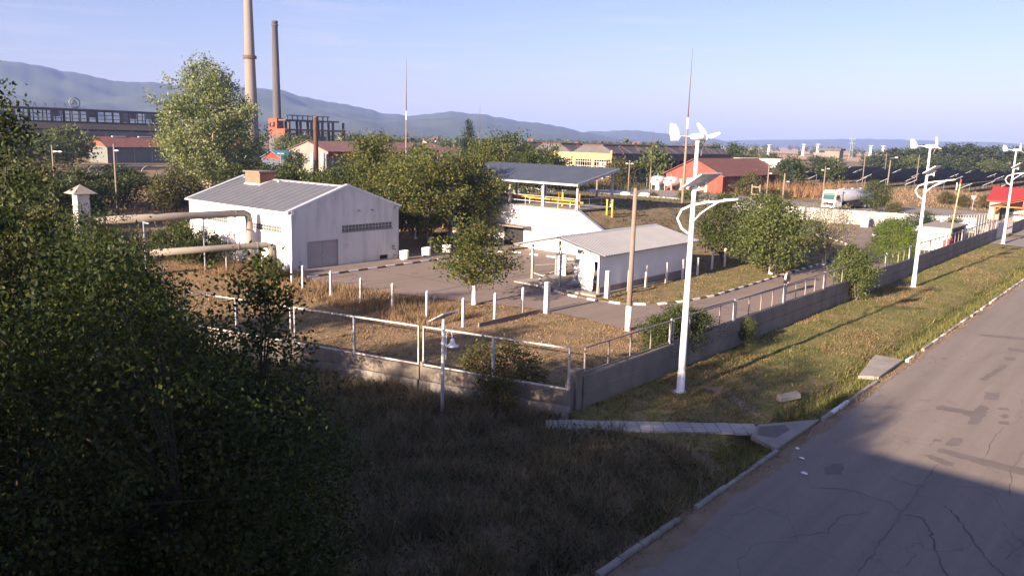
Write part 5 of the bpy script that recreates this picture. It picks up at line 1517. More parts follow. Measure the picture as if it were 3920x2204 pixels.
def person(loc, rotz, label, top, trousers, shirt=None, phone=False, hair=None, shoes=BLACK, stride=.16, k=1.0):
    t = thing('person', (*loc, .012), label, 'person', rotz=rotz)
    t.scale = (k, k, k)
    # faces -Y; joints in metres for a 1.74 m figure
    hipz, sh, nk = .92, 1.42, 1.50
    J = dict(pel=(0, 0, .95), chest=(0, 0, 1.25), neck=(0, -.01, 1.49), head=(0, -.02, 1.6), crown=(0, -.015, 1.70))
    la = [(.19, 0, 1.41), (.25, .03, 1.13), (.22, -.08, .88)]
    ra = [(-.19, 0, 1.41), (-.27, -.04, 1.15), (-.13, -.22, 1.40)] if phone else [(-.19, 0, 1.41), (-.25, .02, 1.13), (-.22, -.1, .88)]
    ll = [(.095, 0, .92), (.1, -stride * .6, .5), (.1, -stride * .5, .09)]
    rl = [(-.095, 0, .92), (-.1, stride * .25, .5), (-.1, stride, .1)]
    V = [(0, 0, .95), (0, 0, 1.15), (0, 0, 1.36), (0, -.005, 1.5), (0, -.015, 1.56)] + la + ra + ll + rl
    E = [(0, 1), (1, 2), (2, 3), (3, 4), (2, 5), (5, 6), (6, 7), (2, 8), (8, 9), (9, 10), (0, 11), (11, 12), (12, 13), (0, 14), (14, 15), (15, 16)]
    Rr = [(.15, .11), (.14, .1), (.15, .1), .055, .055, .06, .045, .03, .06, .045, .03, .085, .06, .04, .085, .06, .04]
    skin_mesh('body', V, E, Rr, 0, SKIN, t)
    Vj = [(0, 0, .84), (0, 0, .98), (0, 0, 1.18), (0, 0, 1.38), (0, -.003, 1.46)] + [la[0], la[1], (la[2][0], la[2][1], la[2][2] + .04)] + [ra[0], ra[1], tuple(ra[1][i] + (ra[2][i] - ra[1][i]) * .85 for i in range(3))]
    Ej = [(0, 1), (1, 2), (2, 3), (3, 4), (3, 5), (5, 6), (6, 7), (3, 8), (8, 9), (9, 10)]
    skin_mesh('jacket' if phone else 'top', Vj, Ej, [(.19, .14), (.18, .135), (.17, .125), (.18, .12), .075, .08, .065, .05, .08, .065, .05], 1, top, t)
    Vt = [(0, 0, 1.0), (0, 0, .9)] + ll[:2] + [(ll[2][0], ll[2][1], .1)] + rl[:2] + [(rl[2][0], rl[2][1], .11)]
    skin_mesh('trousers', Vt, [(0, 1), (1, 2), (2, 3), (3, 4), (1, 5), (5, 6), (6, 7)], [(.165, .12), (.16, .12), .1, .075, .065, .1, .075, .065], 0, trousers, t)
    # head with face
    hd = MB()
    prof = [(.02, 1.51), (.055, 1.525), (.07, 1.56), (.078, 1.61), (.078, 1.66), (.066, 1.71), (.035, 1.738), (.008, 1.745)]
    hd.lathe(prof, (0, 0, 0), 18)
    hd.v = [(p[0], p[1] * 1.2 - .02, p[2]) for p in hd.v]
    ho = hd.build('head', SKIN, t, True)
    ho.location = (0, 0, 0)
    def hb(mb, nm, mt, sm=True):
        o = link(nm, mb.mesh(nm), mt, ho, smooth=sm)
        return o
    hb(MB().tube([(0, -.108, 1.645), (0, -.135, 1.61), (0, -.112, 1.602)], [.008, .014, .012], 8), 'nose', SKIN)
    hb(MB().tube([(-.022, -.108, 1.57), (.022, -.108, 1.57)], .007, 6), 'mouth', surf('lips', (.35, .12, .1), .1, 8, .5, coord='Object'))
    for sx in (-1, 1):
        hb(MB().lathe([(.002, -.009), (.009, 0), (.002, .009)], (sx * .03, -.104, 1.64), 8), 'eye', BLACK)
        hb(MB().tube([(sx * .078, -.015, 1.65), (sx * .09, -.005, 1.635), (sx * .08, -.012, 1.6)], [.01, .016, .01], 8), 'ear', SKIN)
    if hair:
        hh = MB().lathe([(.074, 1.62), (.086, 1.66), (.076, 1.715), (.04, 1.75), (.005, 1.758)], (0, .012, 0), 16)
        hh.v = [(p[0], (p[1] - .012) * 1.2 - .005, p[2]) for p in hh.v]
        hb(hh, 'hair', hair)
    if shirt:
        link('shirt', MB().hexa([(-.05, -.148, 1.05), (.05, -.148, 1.05), (.05, -.12, 1.05), (-.05, -.12, 1.05)], [(-.075, -.125, 1.43), (.075, -.125, 1.43), (.06, -.08, 1.46), (-.06, -.08, 1.46)]).mesh('shirt'), shirt, t)
    # hands: palm and five fingers
    for (el, wr, curl) in ((la[1], la[2], .35), (ra[1], ra[2], .9 if phone else .35)):
        w = Vector(wr)
        d = (w - Vector(el)).normalized()
        s = d.cross(Vector((0, -1, .2))).normalized()
        u = s.cross(d).normalized()
        m = MB().tube([w - d * .02, w + d * .03, w + d * .085], [.026, .036, .034], 8)
        for j, (o, L) in enumerate(((-.027, .06), (-.009, .072), (.009, .068), (.027, .052))):
            a = w + d * .08 + s * o
            b = a + d * L * .55 + u * L * curl * .3
            c = b + d * L * .4 * (1 - curl) + u * L * curl * .55
            m.tube([a, b, c], [.0095, .009, .007], 6)
        a = w + d * .03 - s * .03
        m.tube([a, a - s * .025 + d * .03, a - s * .02 + d * .06 + u * .01], [.012, .011, .008], 6)
        link('hand', m.mesh('hand'), SKIN, t, smooth=True)
    if phone:
        w = Vector(ra[2])
        link('phone', MB().cbox((w.x + .03, w.y + .04, w.z + .13), (.02, .075, .14)).mesh('phone'), BLACK, t)
    for lg in (ll[2], rl[2]):
        m = MB().tube([(lg[0], lg[1] + .06, .045), (lg[0], lg[1], .055), (lg[0], lg[1] - .1, .045), (lg[0], lg[1] - .19, .03)], [.035, .05, .045, .03], 8)
        link('shoe', m.mesh('shoe'), shoes, t, smooth=True)
    return t
SUIT = surf('black_suit', (.012, .012, .015), .2, 6, .8, coord='Object')
person((-21.4, 55.9), rad(-10), 'bald person in black suit and white shirt holding a phone', SUIT, SUIT, WHITE, True)
person((-62.3, 59.0), rad(30), 'person in dark clothes and white shoes under the trees', surf('dark_jumper', (.03, .03, .035), .2, 6, .9, coord='Object'), surf('dark_trousers', (.02, .02, .024), .2, 6, .9, coord='Object'), hair=surf('dark_hair', (.03, .02, .015), .2, 8, .6, coord='Object'), shoes=WHITE, stride=.05)
person((-58.0, 58.4), rad(20), 'person in pink top and pale trousers standing under the trees', surf('pink_top', (.62, .28, .22), .15, 6, .8, coord='Object'), surf('pale_trousers', (.48, .47, .47), .1, 6, .8, coord='Object'), hair=MATS['dark_hair'], stride=.04)

# litter on the road edge
for (lx, ly, lab) in ((-8.9, 26.1, 'white crumpled paper on the shaded road edge'), (-8.35, 24.9, 'small white paper scrap on the shaded asphalt'), (-9.35, 26.9, 'pinkish scrap lying beside the culvert slab')):
    r = random.Random(lx)
    mb = MB()
    pts = [(lx + .11 * math.cos(a) * r.uniform(.6, 1.2), ly + .09 * math.sin(a) * r.uniform(.6, 1.2), .03 + r.uniform(0, .05)) for a in np.linspace(0, 5.4, 6)]
    mb.add(pts + [(lx, ly, .09)], [(i, (i + 1) % 6, 6) for i in range(6)])
    tag(mb.build('litter_paper', WHITE), lab, 'litter')

def ordinal_word(k):
    return ['leftmost', 'second', 'third', 'fourth', 'fifth'][k]
# small things around the far yard
eb = thing('electric_box', (-33.2, 113.0, 0), 'white electric box at the foot of the white sheet fence', 'box')
MB().box(-33.65, -32.75, 112.7, 113.3, 0, 1.0).build('body', WHITE, eb, bevel=.02)
MB().hexa([(-33.75, 112.6, 1.0), (-32.65, 112.6, 1.0), (-32.65, 113.4, 1.0), (-33.75, 113.4, 1.0)], [(-33.6, 112.7, 1.35), (-32.8, 112.7, 1.35), (-32.8, 113.3, 1.5), (-33.6, 113.3, 1.5)]).build('lid', WHITE, eb)
for bx_, by_, lab in ((-28.6, 110.2, 'white painted concrete footing with a thin rod in the far yard'), (-28.3, 102.6, 'low white block lying on the far yard paving')):
    b_ = thing('footing_block', (bx_, by_, 0), lab, 'block')
    MB().box(bx_ - .8, bx_ + .8, by_ - .35, by_ + .35, 0, .45 if by_ > 105 else .25).build('block', POST_W, b_, bevel=.03)
    if by_ > 105:
        MB().tube([(bx_ + .1, by_, .45), (bx_ + .12, by_, 1.9)], .03, 6).build('rod', RUST, b_)
shl = thing('blue_shelter', (-78, 118.2, 0), 'low blue sheet roof beside the fence behind the mound', 'shelter')
MB().slab([(-82, 116.0, 1.55), (-73.5, 116.8, 1.55), (-74.2, 119.8, 1.95), (-82.6, 119.0, 1.95)], .08).build('roof', surf('blue_sheet', (.10, .15, .24), .15, 1, .5), shl)
for x_, y_ in ((-81.7, 116.4), (-74, 117.1), (-82.2, 118.7), (-74.6, 119.4)):
    MB().box(x_ - .05, x_ + .05, y_ - .05, y_ + .05, 0, 1.5).build('post', STEEL, shl)
dsh = thing('upturned_tub', (-19.6, 103.5, 0), 'white upturned tub behind the guard hut roof', 'tub')
MB().lathe([(.9, 0), (.85, .4), (.5, .75), (.1, .85)], (-19.6, 103.9, 1.6), 14).build('shell', WHITE, dsh, True)
MB().box(-19.9, -19.3, 103.6, 104.2, 0, 1.6).build('stand', STEEL, dsh)
for i, (x_, y_) in enumerate(((-112, 164), (-108, 163.5), (-104, 163), (-100, 162.5), (-96.5, 161.5))):
    p_ = thing('wire_post', (x_, y_, 0), ordinal_word(i) + ' thin wire fence post in the weeds before the ruin', 'post', 'wire posts before the ruin')
    MB().box(x_ - .06, x_ + .06, y_ - .06, y_ + .06, 0, 2.4).build('shaft', CONC_P, p_)
    MB().cbox((x_, y_, 2.41), (.16, .16, .04)).build('cap', CONC_P, p_)
# ------------------------------------------------------------------ far buildings
def simple_house(name, label, x0, x1, y0, y1, e, rdg, wallm, roofm, ridge='y', gablem=None, ov=.4, cat='building', plinth=None, th=.15):
    t = thing(name, ((x0 + x1) / 2, (y0 + y1) / 2, 0), label, cat)
    MB().box(x0, x1, y0, y1, -.2, e).build('walls', wallm, t)
    if ridge == 'y':
        xm = (x0 + x1) / 2
        MB().gable([(x0, e), (xm, rdg - .05), (x1, e)], 'y', y0, y1).build('gable', gablem or wallm, t)
        s = (rdg - e) / (xm - x0)
        for sg, xa in ((-1, x0), (1, x1)):
            MB().slab([(xm, y0 - ov, rdg + .1), (xa + sg * ov, y0 - ov, e - ov * s + .1), (xa + sg * ov, y1 + ov, e - ov * s + .1), (xm, y1 + ov, rdg + .1)], th).build('roof_slope', roofm, t)
    else:
        ym = (y0 + y1) / 2
        MB().gable([(y0, e), (ym, rdg - .05), (y1, e)], 'x', x0, x1).build('gable', gablem or wallm, t)
        s = (rdg - e) / (ym - y0)
        for sg, ya in ((-1, y0), (1, y1)):
            MB().slab([(x0 - ov, ym, rdg + .1), (x0 - ov, ya + sg * ov, e - ov * s + .1), (x1 + ov, ya + sg * ov, e - ov * s + .1), (x1 + ov, ym, rdg + .1)], th).build('roof_slope', roofm, t)
    return t

red = simple_house('brick_warehouse', 'red rendered warehouse with long brown tiled roof beyond the yard', -92.0, -78, 162.2, 198, 3.8, 7.15, BRICK_R, TILE_R, 'y', ov=.6)
for i in range(7):
    w = MB().box(-78.0, -77.96, 165 + i * 4.6, 167.4 + i * 4.6, 1.9, 3.0).build('window', GLASS, red)
    MB().box(-77.96, -77.93, 166.15 + i * 4.6, 166.25 + i * 4.6, 1.9, 3.0).build('mullion', FRAME_G, w)
MB().box(-89.5, -87.8, 162.13, 162.2, 0, 2.6).build('door', FRAME_G, red)
MB().box(-86.6, -83.4, 162.12, 162.2, .1, 2.9).build('door', WHITE, red)
MB().box(-91, -80, 196, 208, 0, 6.6).build('annex', PLASTER_D, red)
MB().box(-91.5, -79.2, 195.5, 208.5, 6.6, 7.1).build('annex_roof', PLASTER, red)

# gas tanks left of the warehouse
for (gx_, lab) in ((-92.8, 'left white gas tank with red stripe on steel legs'), (-89.4, 'right silver gas tank beside the red warehouse')):
    g = thing('gas_tank', (gx_, 160.5, 0), lab, 'tank', 'gas tanks by the warehouse')
    n_ = 16
    rg = lambda yy, k: [(gx_ + 1.05 * k * math.cos(2 * math.pi * i / n_), yy, 1.95 + 1.05 * k * math.sin(2 * math.pi * i / n_)) for i in range(n_)]
    rs = [(158.0, .25), (158.15, .75), (158.5, 1), (163.0, 1), (163.35, .75), (163.5, .25)]
    vs_ = sum([rg(a, b) for a, b in rs], [])
    fs_ = [(j * n_ + i, j * n_ + (i + 1) % n_, (j + 1) * n_ + (i + 1) % n_, (j + 1) * n_ + i) for j in range(5) for i in range(n_)] + [tuple(range(n_ - 1, -1, -1)), tuple(range(5 * n_, 6 * n_))]
    MB().add(vs_, fs_).build('vessel', TKW, g, True)
    MB().box(gx_ - 1.0, gx_ + 1.0, 157.9, 158.45, 2.2, 2.45).build('stripe', RED, g)
    for a in (-.8, .8):
        for yy in (158.8, 162.6):
            MB().box(gx_ + a - .07, gx_ + a + .07, yy - .07, yy + .07, 0, 1.4).build('leg', STEEL, g)
    MB().tube([(gx_, 160, 3.0), (gx_, 160, 3.6)], .05, 6).build('vent', STEEL, g)
db = MB().box(-91.6, -90.8, 157.0, 157.6, 0, 1.7).build('gas_dispenser', WHITE)
tag(db, 'white upright dispenser box between the two gas tanks', 'dispenser')

# yellow fronted factory ruin
ruin = thing('factory_ruin', (-131, 190, 0), 'derelict factory hall with yellow band facade and broken glazed roof', 'building')
X0, X1, Y0, Y1 = -152, -111.3, 169, 236
MB().box(X0, X1, Y0, Y0 + .4, 5.7, 7.4).build('yellow_band', YELH, ruin)
MB().box(X0, X1 - .5, Y0 + .05, Y0 + .35, 0, 1.0).build('low_wall', BRICK_O, ruin)
nb = 7
bw = (X1 - X0) / nb
for i in range(nb + 1):
    x = X0 + i * bw
    MB().box(max(X0, x - .45), min(X1, x + .45), Y0 - .15, Y0 + .45, 0, 5.7 if 0 < i < nb else 8.2).build('column', YELH, ruin)
for i in range(nb):
    a, b = X0 + i * bw + .45, X0 + (i + 1) * bw - .45
    w = MB()
    for k in range(8):
        w.box(a + (b - a) * k / 7 - .05, a + (b - a) * k / 7 + .05, Y0 + .1, Y0 + .2, 1.0, 5.7)
    for z in (1.7, 2.9, 4.1, 5.2):
        w.box(a, b, Y0 + .12, Y0 + .18, z - .05, z + .05)
    wo = w.build('window', FRAME_W, ruin)
    for k in range(7):
        for j, z in enumerate((1.05, 1.75, 2.95, 4.15)):
            if RND.random() < .55:
                MB().box(a + (b - a) * k / 7 + .05, a + (b - a) * (k + 1) / 7 - .05, Y0 + .14, Y0 + .16, z, z + (.6 if j == 0 else 1.05)).build('pane', RND.choice([GLASSB, PLASTER_D, GLASS]), wo)
MB().box(X0, X1, Y0 + .45, Y1, 7.2, 7.45).build('roof_deck', GREYH, ruin)
for i in range(11):
    y = Y0 + .8 + i * 6.6
    MB().box(X1 - .6, X1, y - .35, y + .35, -.1, 7.2).build('column', GREYH, ruin)
    if i < 10:
        MB().box(X1 - .4, X1 - .1, y + .35, y + 6.25, 5.6, 7.2).build('spandrel', GREYH, ruin)
        MB().box(X1 - .38, X1 - .15, y + .35, y + 6.25, 0, 1.6 if i % 3 else 4.2).build('infill', surf('ruin_infill', (.13, .11, .10), .3, .4, .9), ruin)
MB().box(X0, X0 + .4, Y0 + .5, Y1, 0, 7.2).build('back_wall', GREYH, ruin)
MB().box(X0, X1, Y1 - .4, Y1, 0, 7.2).build('end_wall', GREYH, ruin)
for k in range(3):
    xa = X0 + 1 + k * 13.3
    MB().gable([(xa, 7.45), (xa + 12.6, 7.45), (xa + 9.5, 9.35), (xa + 3.5, 9.35)], 'y', Y0 + 1.0, Y1 - 1).build('roof_lantern', STEELROOF, ruin)
    MB().box(xa + 3.3, xa + 9.7, Y0 + .8, Y1 - .8, 9.352, 9.55).build('lantern_cap', RUST, ruin)
    for j in range(16):
        y = Y0 + 2 + j * 4
        MB().bar((xa + 12.65, y, 7.5), (xa + 9.6, y + (1.8 if j % 2 else -1.8), 9.4), .12).build('lattice_bar', RUST, ruin)

# orange gabled warehouse, left background
ow = simple_house('gabled_warehouse', 'grey warehouse with orange gable and brown roof, left background', -258.5, -245.3, 103.6, 150, 4.8, 7.5, surf('pale_green_render', (.15, .165, .15), .15, .3, .9), TILE_R, 'y', gablem=BRICK_O, ov=.5)
for i in range(8):
    MB().box(-245.3, -245.2, 106 + i * 5.4, 106.25 + i * 5.4, 0, 4.5).build('pilaster', CONC_L, ow)
for i in range(5):
    MB().box(-252.4, -251.4, 108 + i * 8, 112 + i * 8, 7.55, 7.85).build('ridge_vent', TRIM, ow)
MB().box(-245.3, -245.15, 103.55, 103.75, 0, 4.9).build('corner_strip', BRICK_O, ow)

# blue roofed shed with red gable
BLUER = surf('blue_roof_sheet', (.08, .27, .36), .15, .4, .5, .1)
bs = simple_house('blue_roof_shed', 'small shed with turquoise roof and red gable among trees', -202.5, -190.5, 127.5, 141, 3.0, 5.2, surf('shed_wall_blue', (.07, .10, .12), .2, .5, .8), BLUER, 'y', gablem=surf('red_boards', (.26, .045, .03), .25, 1.2, .8), ov=.5)
# brown roofed sheds
BRN = surf('rusty_brown_roof', (.21, .115, .10), .25, .15, .85, stain=(.15, .09, .08))
b1 = simple_house('brown_roof_shed', 'long shed with rusty brown roof and red upper wall', -192, -174.5, 130, 176, 5.8, 8.2, surf('shed_wall_pale', (.22, .205, .18), .15, .3, .9), BRN, 'y', gablem=MATS['shed_wall_pale'] if 'shed_wall_pale' in MATS else None, ov=.5)
MB().box(-174.5, -174.42, 130, 176, 4.2, 5.75).build('red_upper_band', MATS['red_boards'], b1)
for i in range(7):
    MB().box(-174.5, -174.4, 133 + i * 6, 136 + i * 6, 1.2, 3.6).build('window', GLASS, b1)
simple_house('brown_roof_shed', 'rusty brown shed roof glimpsed between trees near the mast', -176, -160, 158, 205, 5.2, 7.3, surf('shed_wall_grey', (.28, .25, .22), .2, .3, .9), BRN, 'y')
for x, y in ((-176.5, 126.5), (-174.8, 128.6)):
    s_ = thing('silo', (x, y, 0), 'slim metal silo beside the rusty stack' if x < -176 else 'metal silo nearest the brown shed corner', 'silo', 'twin silos')
    MB().lathe([(.55, 0), (.55, 5.2), (.4, 5.4)], (x, y, 0), 14).build('shell', TRIM, s_, True)
    MB().lathe([(.57, 0), (.57, .12)], (x, y, 3.2), 14).build('band', STEEL, s_)
st = thing('rusty_stack', (-173.5, 125.5, 0), 'rusty steel stack in front of the brown roofed shed', 'chimney')
MB().lathe([(.62, 0), (.55, 14.2), (.6, 14.25), (.6, 14.6)], (-173.5, 125.5, 0), 14).build('shaft', RUST, st, True)

# orange ruin with open frame
oru = thing('orange_ruin', (-272, 195, 0), 'roofless orange brick ruin with open concrete frame and gantry', 'building')
mb = MB()
wall_holes(mb, 'x', 181, .5, -281, -275.2, 9.02, 15.6, [(-280.2, -279.3, 12.2, 14), (-277.6, -276.6, 12.2, 14.2)])
mb.box(-275.2, -270, 181, 181.5, 9.02, 11.6)
mb.build('brick_front', BRICK_O, oru)
MB().box(-275.4, -275.2, 181.5, 184, 11.6, 15.6).build('brick_return', BRICK_O, oru)
MB().box(-281, -269.8, 181.6, 210, 11.0, 11.7).build('deck', BRICK_O, oru)
MB().box(-281, -270.2, 181.6, 207, 14.7, 15.3).build('upper_deck', GREYH, oru)
for i in range(6):
    for x in (-280.5, -270.6):
        MB().box(x - .35, x + .35, 183 + i * 5.2, 183.8 + i * 5.2, 11.7, 14.7).build('column', GREYH, oru)
        MB().box(x - .4, x + .4, 183 + i * 5.2, 183.9 + i * 5.2, 0, 11.0).build('column', GREYH, oru)
MB().box(-272, -271, 182.5, 203, 16.7, 17).build('gantry_beam', GREYH, oru)
for i in range(9):
    MB().box(-271.7, -271.3, 183 + i * 2.4, 183.3 + i * 2.4, 15.3, 16.7).build('gantry_post', GREYH, oru)
MB().box(-281, -270, 181.0, 200, 0, 9.0).build('ground_storey', surf('ruin_grey_wall', (.11, .098, .09), .25, .2, .9), oru)

# tall chimneys
c1 = thing('factory_chimney', (-357.2, 220.8, 0), 'tall pale concrete chimney with ring walkway, cut by the frame top', 'chimney')
MB().lathe([(3.4, 0), (2.75, 30), (2.45, 45), (2.0, 72), (1.6, 98)], (-357.2, 220.8, 0), 24).build('shaft', CHIM, c1, True)
MB().lathe([(2.5, 0), (3.2, .05), (3.2, .35), (2.5, .4)], (-357.2, 220.8, 44.8), 24).build('walkway', RUST, c1)
MB().lathe([(3.15, .4), (3.2, .4), (3.2, 1.5), (3.15, 1.5)], (-357.2, 220.8, 44.8), 24).build('guard_rail', RUST, c1)
c2 = thing('factory_chimney', (-350.8, 231, 0), 'shorter dark grey factory chimney behind the orange ruin', 'chimney')
MB().lathe([(2.5, 0), (2.0, 18), (1.7, 40), (1.35, 62.2), (1.5, 62.3), (1.5, 63.2), (1.3, 63.3)], (-350.8, 231, 0), 24).build('shaft', CHIM_D, c2, True)
MB().lathe([(1.4, 0), (1.62, .02), (1.62, .8), (1.4, .82)], (-350.8, 231, 60.9), 24).build('rim_band', CHIM_D, c2)

# long derelict hall at the left
hall = thing('derelict_hall', (-312, 110, 0), 'long derelict concrete hall with see-through clerestory below the hills', 'building')
HXf = -300
Y0, Y1 = 40, 156
MB().box(HXf - 26, HXf - 4, Y0, Y1, 16.0, 16.5).build('roof_slab', GREYH, hall)
MB().hexa([(HXf - 4.6, Y0, 11.8), (HXf + .3, Y0, 9.2), (HXf + .3, Y1, 9.2), (HXf - 4.6, Y1, 11.8)], [(HXf - 4.6, Y0, 12.1), (HXf + .3, Y0, 9.5), (HXf + .3, Y1, 9.5), (HXf - 4.6, Y1, 12.1)]).build('lean_to_roof', surf('mossy_roof', (.06, .05, .04), .4, .12, .95), hall)
MB().box(HXf - .4, HXf, Y0, Y1, 7.3, 8.9).build('lintel', surf('hall_lintel', (.17, .16, .155), .25, .2, .9), hall)
MB().box(HXf - 26, HXf - 25.6, Y0, Y1, 0, 11.9).build('rear_wall', GREYH, hall)
MB().box(HXf - 4.8, HXf - 4.5, Y0, Y1, 0, 11.8).build('inner_wall', DARK, hall)
nbay = 9
for i in range(nbay + 1):
    y = Y0 + i * 12
    MB().box(HXf - .5, HXf + .15, y - .5, y + .5, 0, 9.1).build('column', MATS['hall_lintel'], hall)
for i in range(40):
    y = Y0 + i * 2.95
    wd = .45 if i % 4 == 0 else .14
    MB().box(HXf - 4.7, HXf - 4.35, y - wd, y + wd, 12.1, 16).build('clerestory_post', GREYH, hall)
    MB().box(HXf - 25.9, HXf - 25.6, y - wd, y + wd, 11.9, 16).build('clerestory_post', GREYH, hall)
for z in (13.1, 14.5):
    MB().box(HXf - 4.6, HXf - 4.45, Y0, Y1, z - .1, z + .1).build('clerestory_rail', GREYH, hall)
for i in range(39):
    if RND.random() < .5:
        y = Y0 + i * 2.95
        MB().box(HXf - 4.58, HXf - 4.5, y + .3, y + 2.6, 12.2 + 1.4 * RND.randint(0, 1), 15.8).build('clerestory_pane', RND.choice([GLASSB, GREYH, GREYH]), hall)
for i in range(nbay):
    y = Y0 + i * 12
    w = MB()
    for k in range(7):
        w.box(HXf - .3, HXf - .2, y + .6 + k * 1.8 - .08, y + .6 + k * 1.8 + .08, 2.2, 6.2)
    w.box(HXf - .3, HXf - .22, y + .5, y + 11.5, 4.1, 4.3)
    w.build('window', FRAME_G, hall)
    MB().box(HXf - .35, HXf - .1, y + .5, y + 11.5, 6.2, 7.3).build('spandrel', surf('hall_brown', (.17, .12, .085), .3, .2, .9), hall)
em = thing('roof_emblem', (-304.6, 118.5, 16.5), 'round metal emblem ring standing on the derelict hall roof', 'emblem')
ring = MB()
pts = [(-304.6, 118.5 + 1.75 * math.cos(a), 18.5 + 1.75 * math.sin(a)) for a in np.linspace(0, 2 * math.pi, 33)]
ring.tube(pts, .2, 6, False).build('ring', FRAME_G, em)
for a, b in (((-.85, -.5), (0, .95)), ((.85, -.5), (0, .95)), ((-.95, -.45), (.95, -.45)), ((-.45, .1), (.45, .1))):
    MB().bar((-304.6, 118.5 + a[0], 18.5 + a[1]), (-304.6, 118.5 + b[0], 18.5 + b[1]), .24).build('emblem_bar', FRAME_G, em)
for s_ in (-.6, .6):
    MB().bar((-304.6, 118.5 + s_, 16.5), (-304.6, 118.5 + s_, 17.1), .15).build('foot', RUST, em)
for i in range(7):
    a = thing('roof_frame', (-304.6, 96 + i * 3.2, 16.5), 'small steel letter frame left on the derelict hall roof', 'frame', 'empty letter frames on the hall roof')
    MB().bar((-304.6, 96 + i * 3.2 - .5, 16.5), (-304.6, 96 + i * 3.2, 18.2), .1).bar((-304.6, 96 + i * 3.2 + .5, 16.5), (-304.6, 96 + i * 3.2, 18.2), .1).build('legs', RUST, a)

# concrete hoops in the scrub
for i, (x, y) in enumerate(((-189.1, 65.2), (-187.3, 70.2), (-185.2, 75.5), (-183.0, 80.6), (-180.9, 85.3), (-178.5, 90.3))):
    h_ = thing('concrete_hoop', (x, y, 0), ['leftmost', 'second', 'third', 'fourth', 'fifth', 'last'][i] + ' of the bare concrete hoops arching over dry scrub', 'hoop', 'row of concrete hoops')
    pts = [(x + .0, y + 1.9 * math.cos(a), 2.1 * math.sin(a)) for a in np.linspace(0, math.pi, 13)]
    MB().tube(pts, .11, 6).build('arch', CONC_L, h_)
    for s_ in (-1.9, 1.9):
        MB().box(x - .2, x + .2, y + s_ - .2, y + s_ + .2, -.1, .15).build('footing', CONC_L, h_)

# cream house with red roof and timber carport at the right edge
ch_ = simple_house('cream_house', 'cream house with bright red roof at the right picture edge', -24.2, -11, 145, 153.5, 3.1, 4.9, surf('cream_render', (.50, .43, .31), .08, .5, .9), surf('bright_red_roof', (.27, .035, .03), .15, .4, .6), 'x', ov=.5)
MB().box(-22.8, -20.8, 144.94, 145, 0, 2.1).build('door', GLASS, ch_)
WOODO = surf('orange_timber', (.36, .15, .045), .2, 2, .7)
cp = thing('timber_carport', (-19, 142, 0), 'orange timber gable carport in front of the cream house', 'carport')
for x in (-22.6, -15.4):
    for y in (140.2, 144.2):
        MB().box(x - .1, x + .1, y - .1, y + .1, 0, 2.3).build('post', WOODO, cp)
for y in (140.2, 144.2):
    MB().bar((-23, y, 2.35), (-15, y, 2.35), .16, .2).bar((-23.3, y, 2.3), (-19, y, 3.5), .14, .2).bar((-14.7, y, 2.3), (-19, y, 3.5), .14, .2).bar((-19, y, 2.4), (-19, y, 3.4), .14).build('truss', WOODO, cp)
for x in (-22.6, -15.4):
    MB().bar((x, 140.2, 1.6), (x + (.8 if x < -19 else -.8), 140.2, 2.3), .1).build('brace', WOODO, cp)
for sg in (-1, 1):
    MB().slab([(-19, 139.6, 3.72), (-19 + sg * 4.6, 139.6, 2.4), (-19 + sg * 4.6, 144.6, 2.4), (-19, 144.6, 3.72)], .08).build('roof_slope', MATS['bright_red_roof'], cp)

# wooden H-frame beside the pole near the warehouse
hf = thing('transformer_frame', (-64.3, 148.5, 0), 'pale concrete H frame standing beside a lamp pole', 'frame')
for x in (-65.2, -63.6):
    MB().box(x - .12, x + .12, 148.4, 148.6, 0, 3.0).build('upright', CONC_P, hf)
for z in (1.0, 2.4):
    MB().box(-65.3, -63.5, 148.35, 148.65, z, z + .25).build('crossbar', CONC_P, hf)

# pylons and little far buildings on the plain
for i, (x, y, h) in enumerate(((-349, 829, 11), (-317, 842, 12.5), (-304, 847, 13), (-256, 863, 13), (-245, 866, 13))):
    p = thing('lattice_pylon', (x, y, 0), ['leftmost of the small white pylons on the plain', 'white pylon left of the pair on the plain', 'white pylon right of the pair on the plain', 'white pylon behind trees, left of two', 'white pylon behind trees, right of two'][i], 'pylon', 'white pylons on the plain')
    m_ = MB()
    for sx in (-1, 1):
        for sy in (-1, 1):
            m_.bar((x + sx * 1.3, y + sy * 1.3, 0), (x + sx * .35, y + sy * .35, h), .28)
    m_.build('legs', WHITE, p)
    m_ = MB()
    for k in range(5):
        z = h * k / 5
        w_ = 1.3 - .95 * k / 5
        m_.bar((x - w_, y - w_, z), (x + w_ * .85, y - w_, z + h / 5), .22).bar((x + w_, y - w_, z), (x - w_ * .85, y - w_, z + h / 5), .22)
    m_.build('bracing', WHITE, p)
    MB().bar((x - 2.2, y, h), (x + 2.2, y, h), .25).bar((x - 1.5, y, h - 2.6), (x + 1.5, y, h - 2.6), .2).build('crossarm', WHITE, p)
gp = thing('lattice_pylon', (-273, 857, 0), 'pale green lattice pylon in the far fields', 'pylon')
m_ = MB()
for sx in (-1, 1):
    for sy in (-1, 1):
        m_.bar((-273 + sx * 1.6, 857 + sy * 1.6, 0), (-273 + sx * .3, 857 + sy * .3, 22), .3)
m_.build('legs', surf('green_steel', (.22, .30, .24), .1, .5, .6), gp)
MB().bar((-276.5, 857, 19), (-269.5, 857, 19), .4).bar((-276, 857, 15), (-270, 857, 15), .4).build('crossarm', MATS['green_steel'], gp)
tb = thing('concrete_tower', (-191, 569, 0), 'squat unfinished concrete tower beyond the solar field', 'building')
MB().box(-198, -188, 566, 574, 0, 8.2).build('walls', surf('tower_concrete', (.22, .18, .15), .15, .2, .9), tb)
MB().box(-206, -198.02, 567, 573, 3.5, 6.5).build('wing', MATS['tower_concrete'], tb)
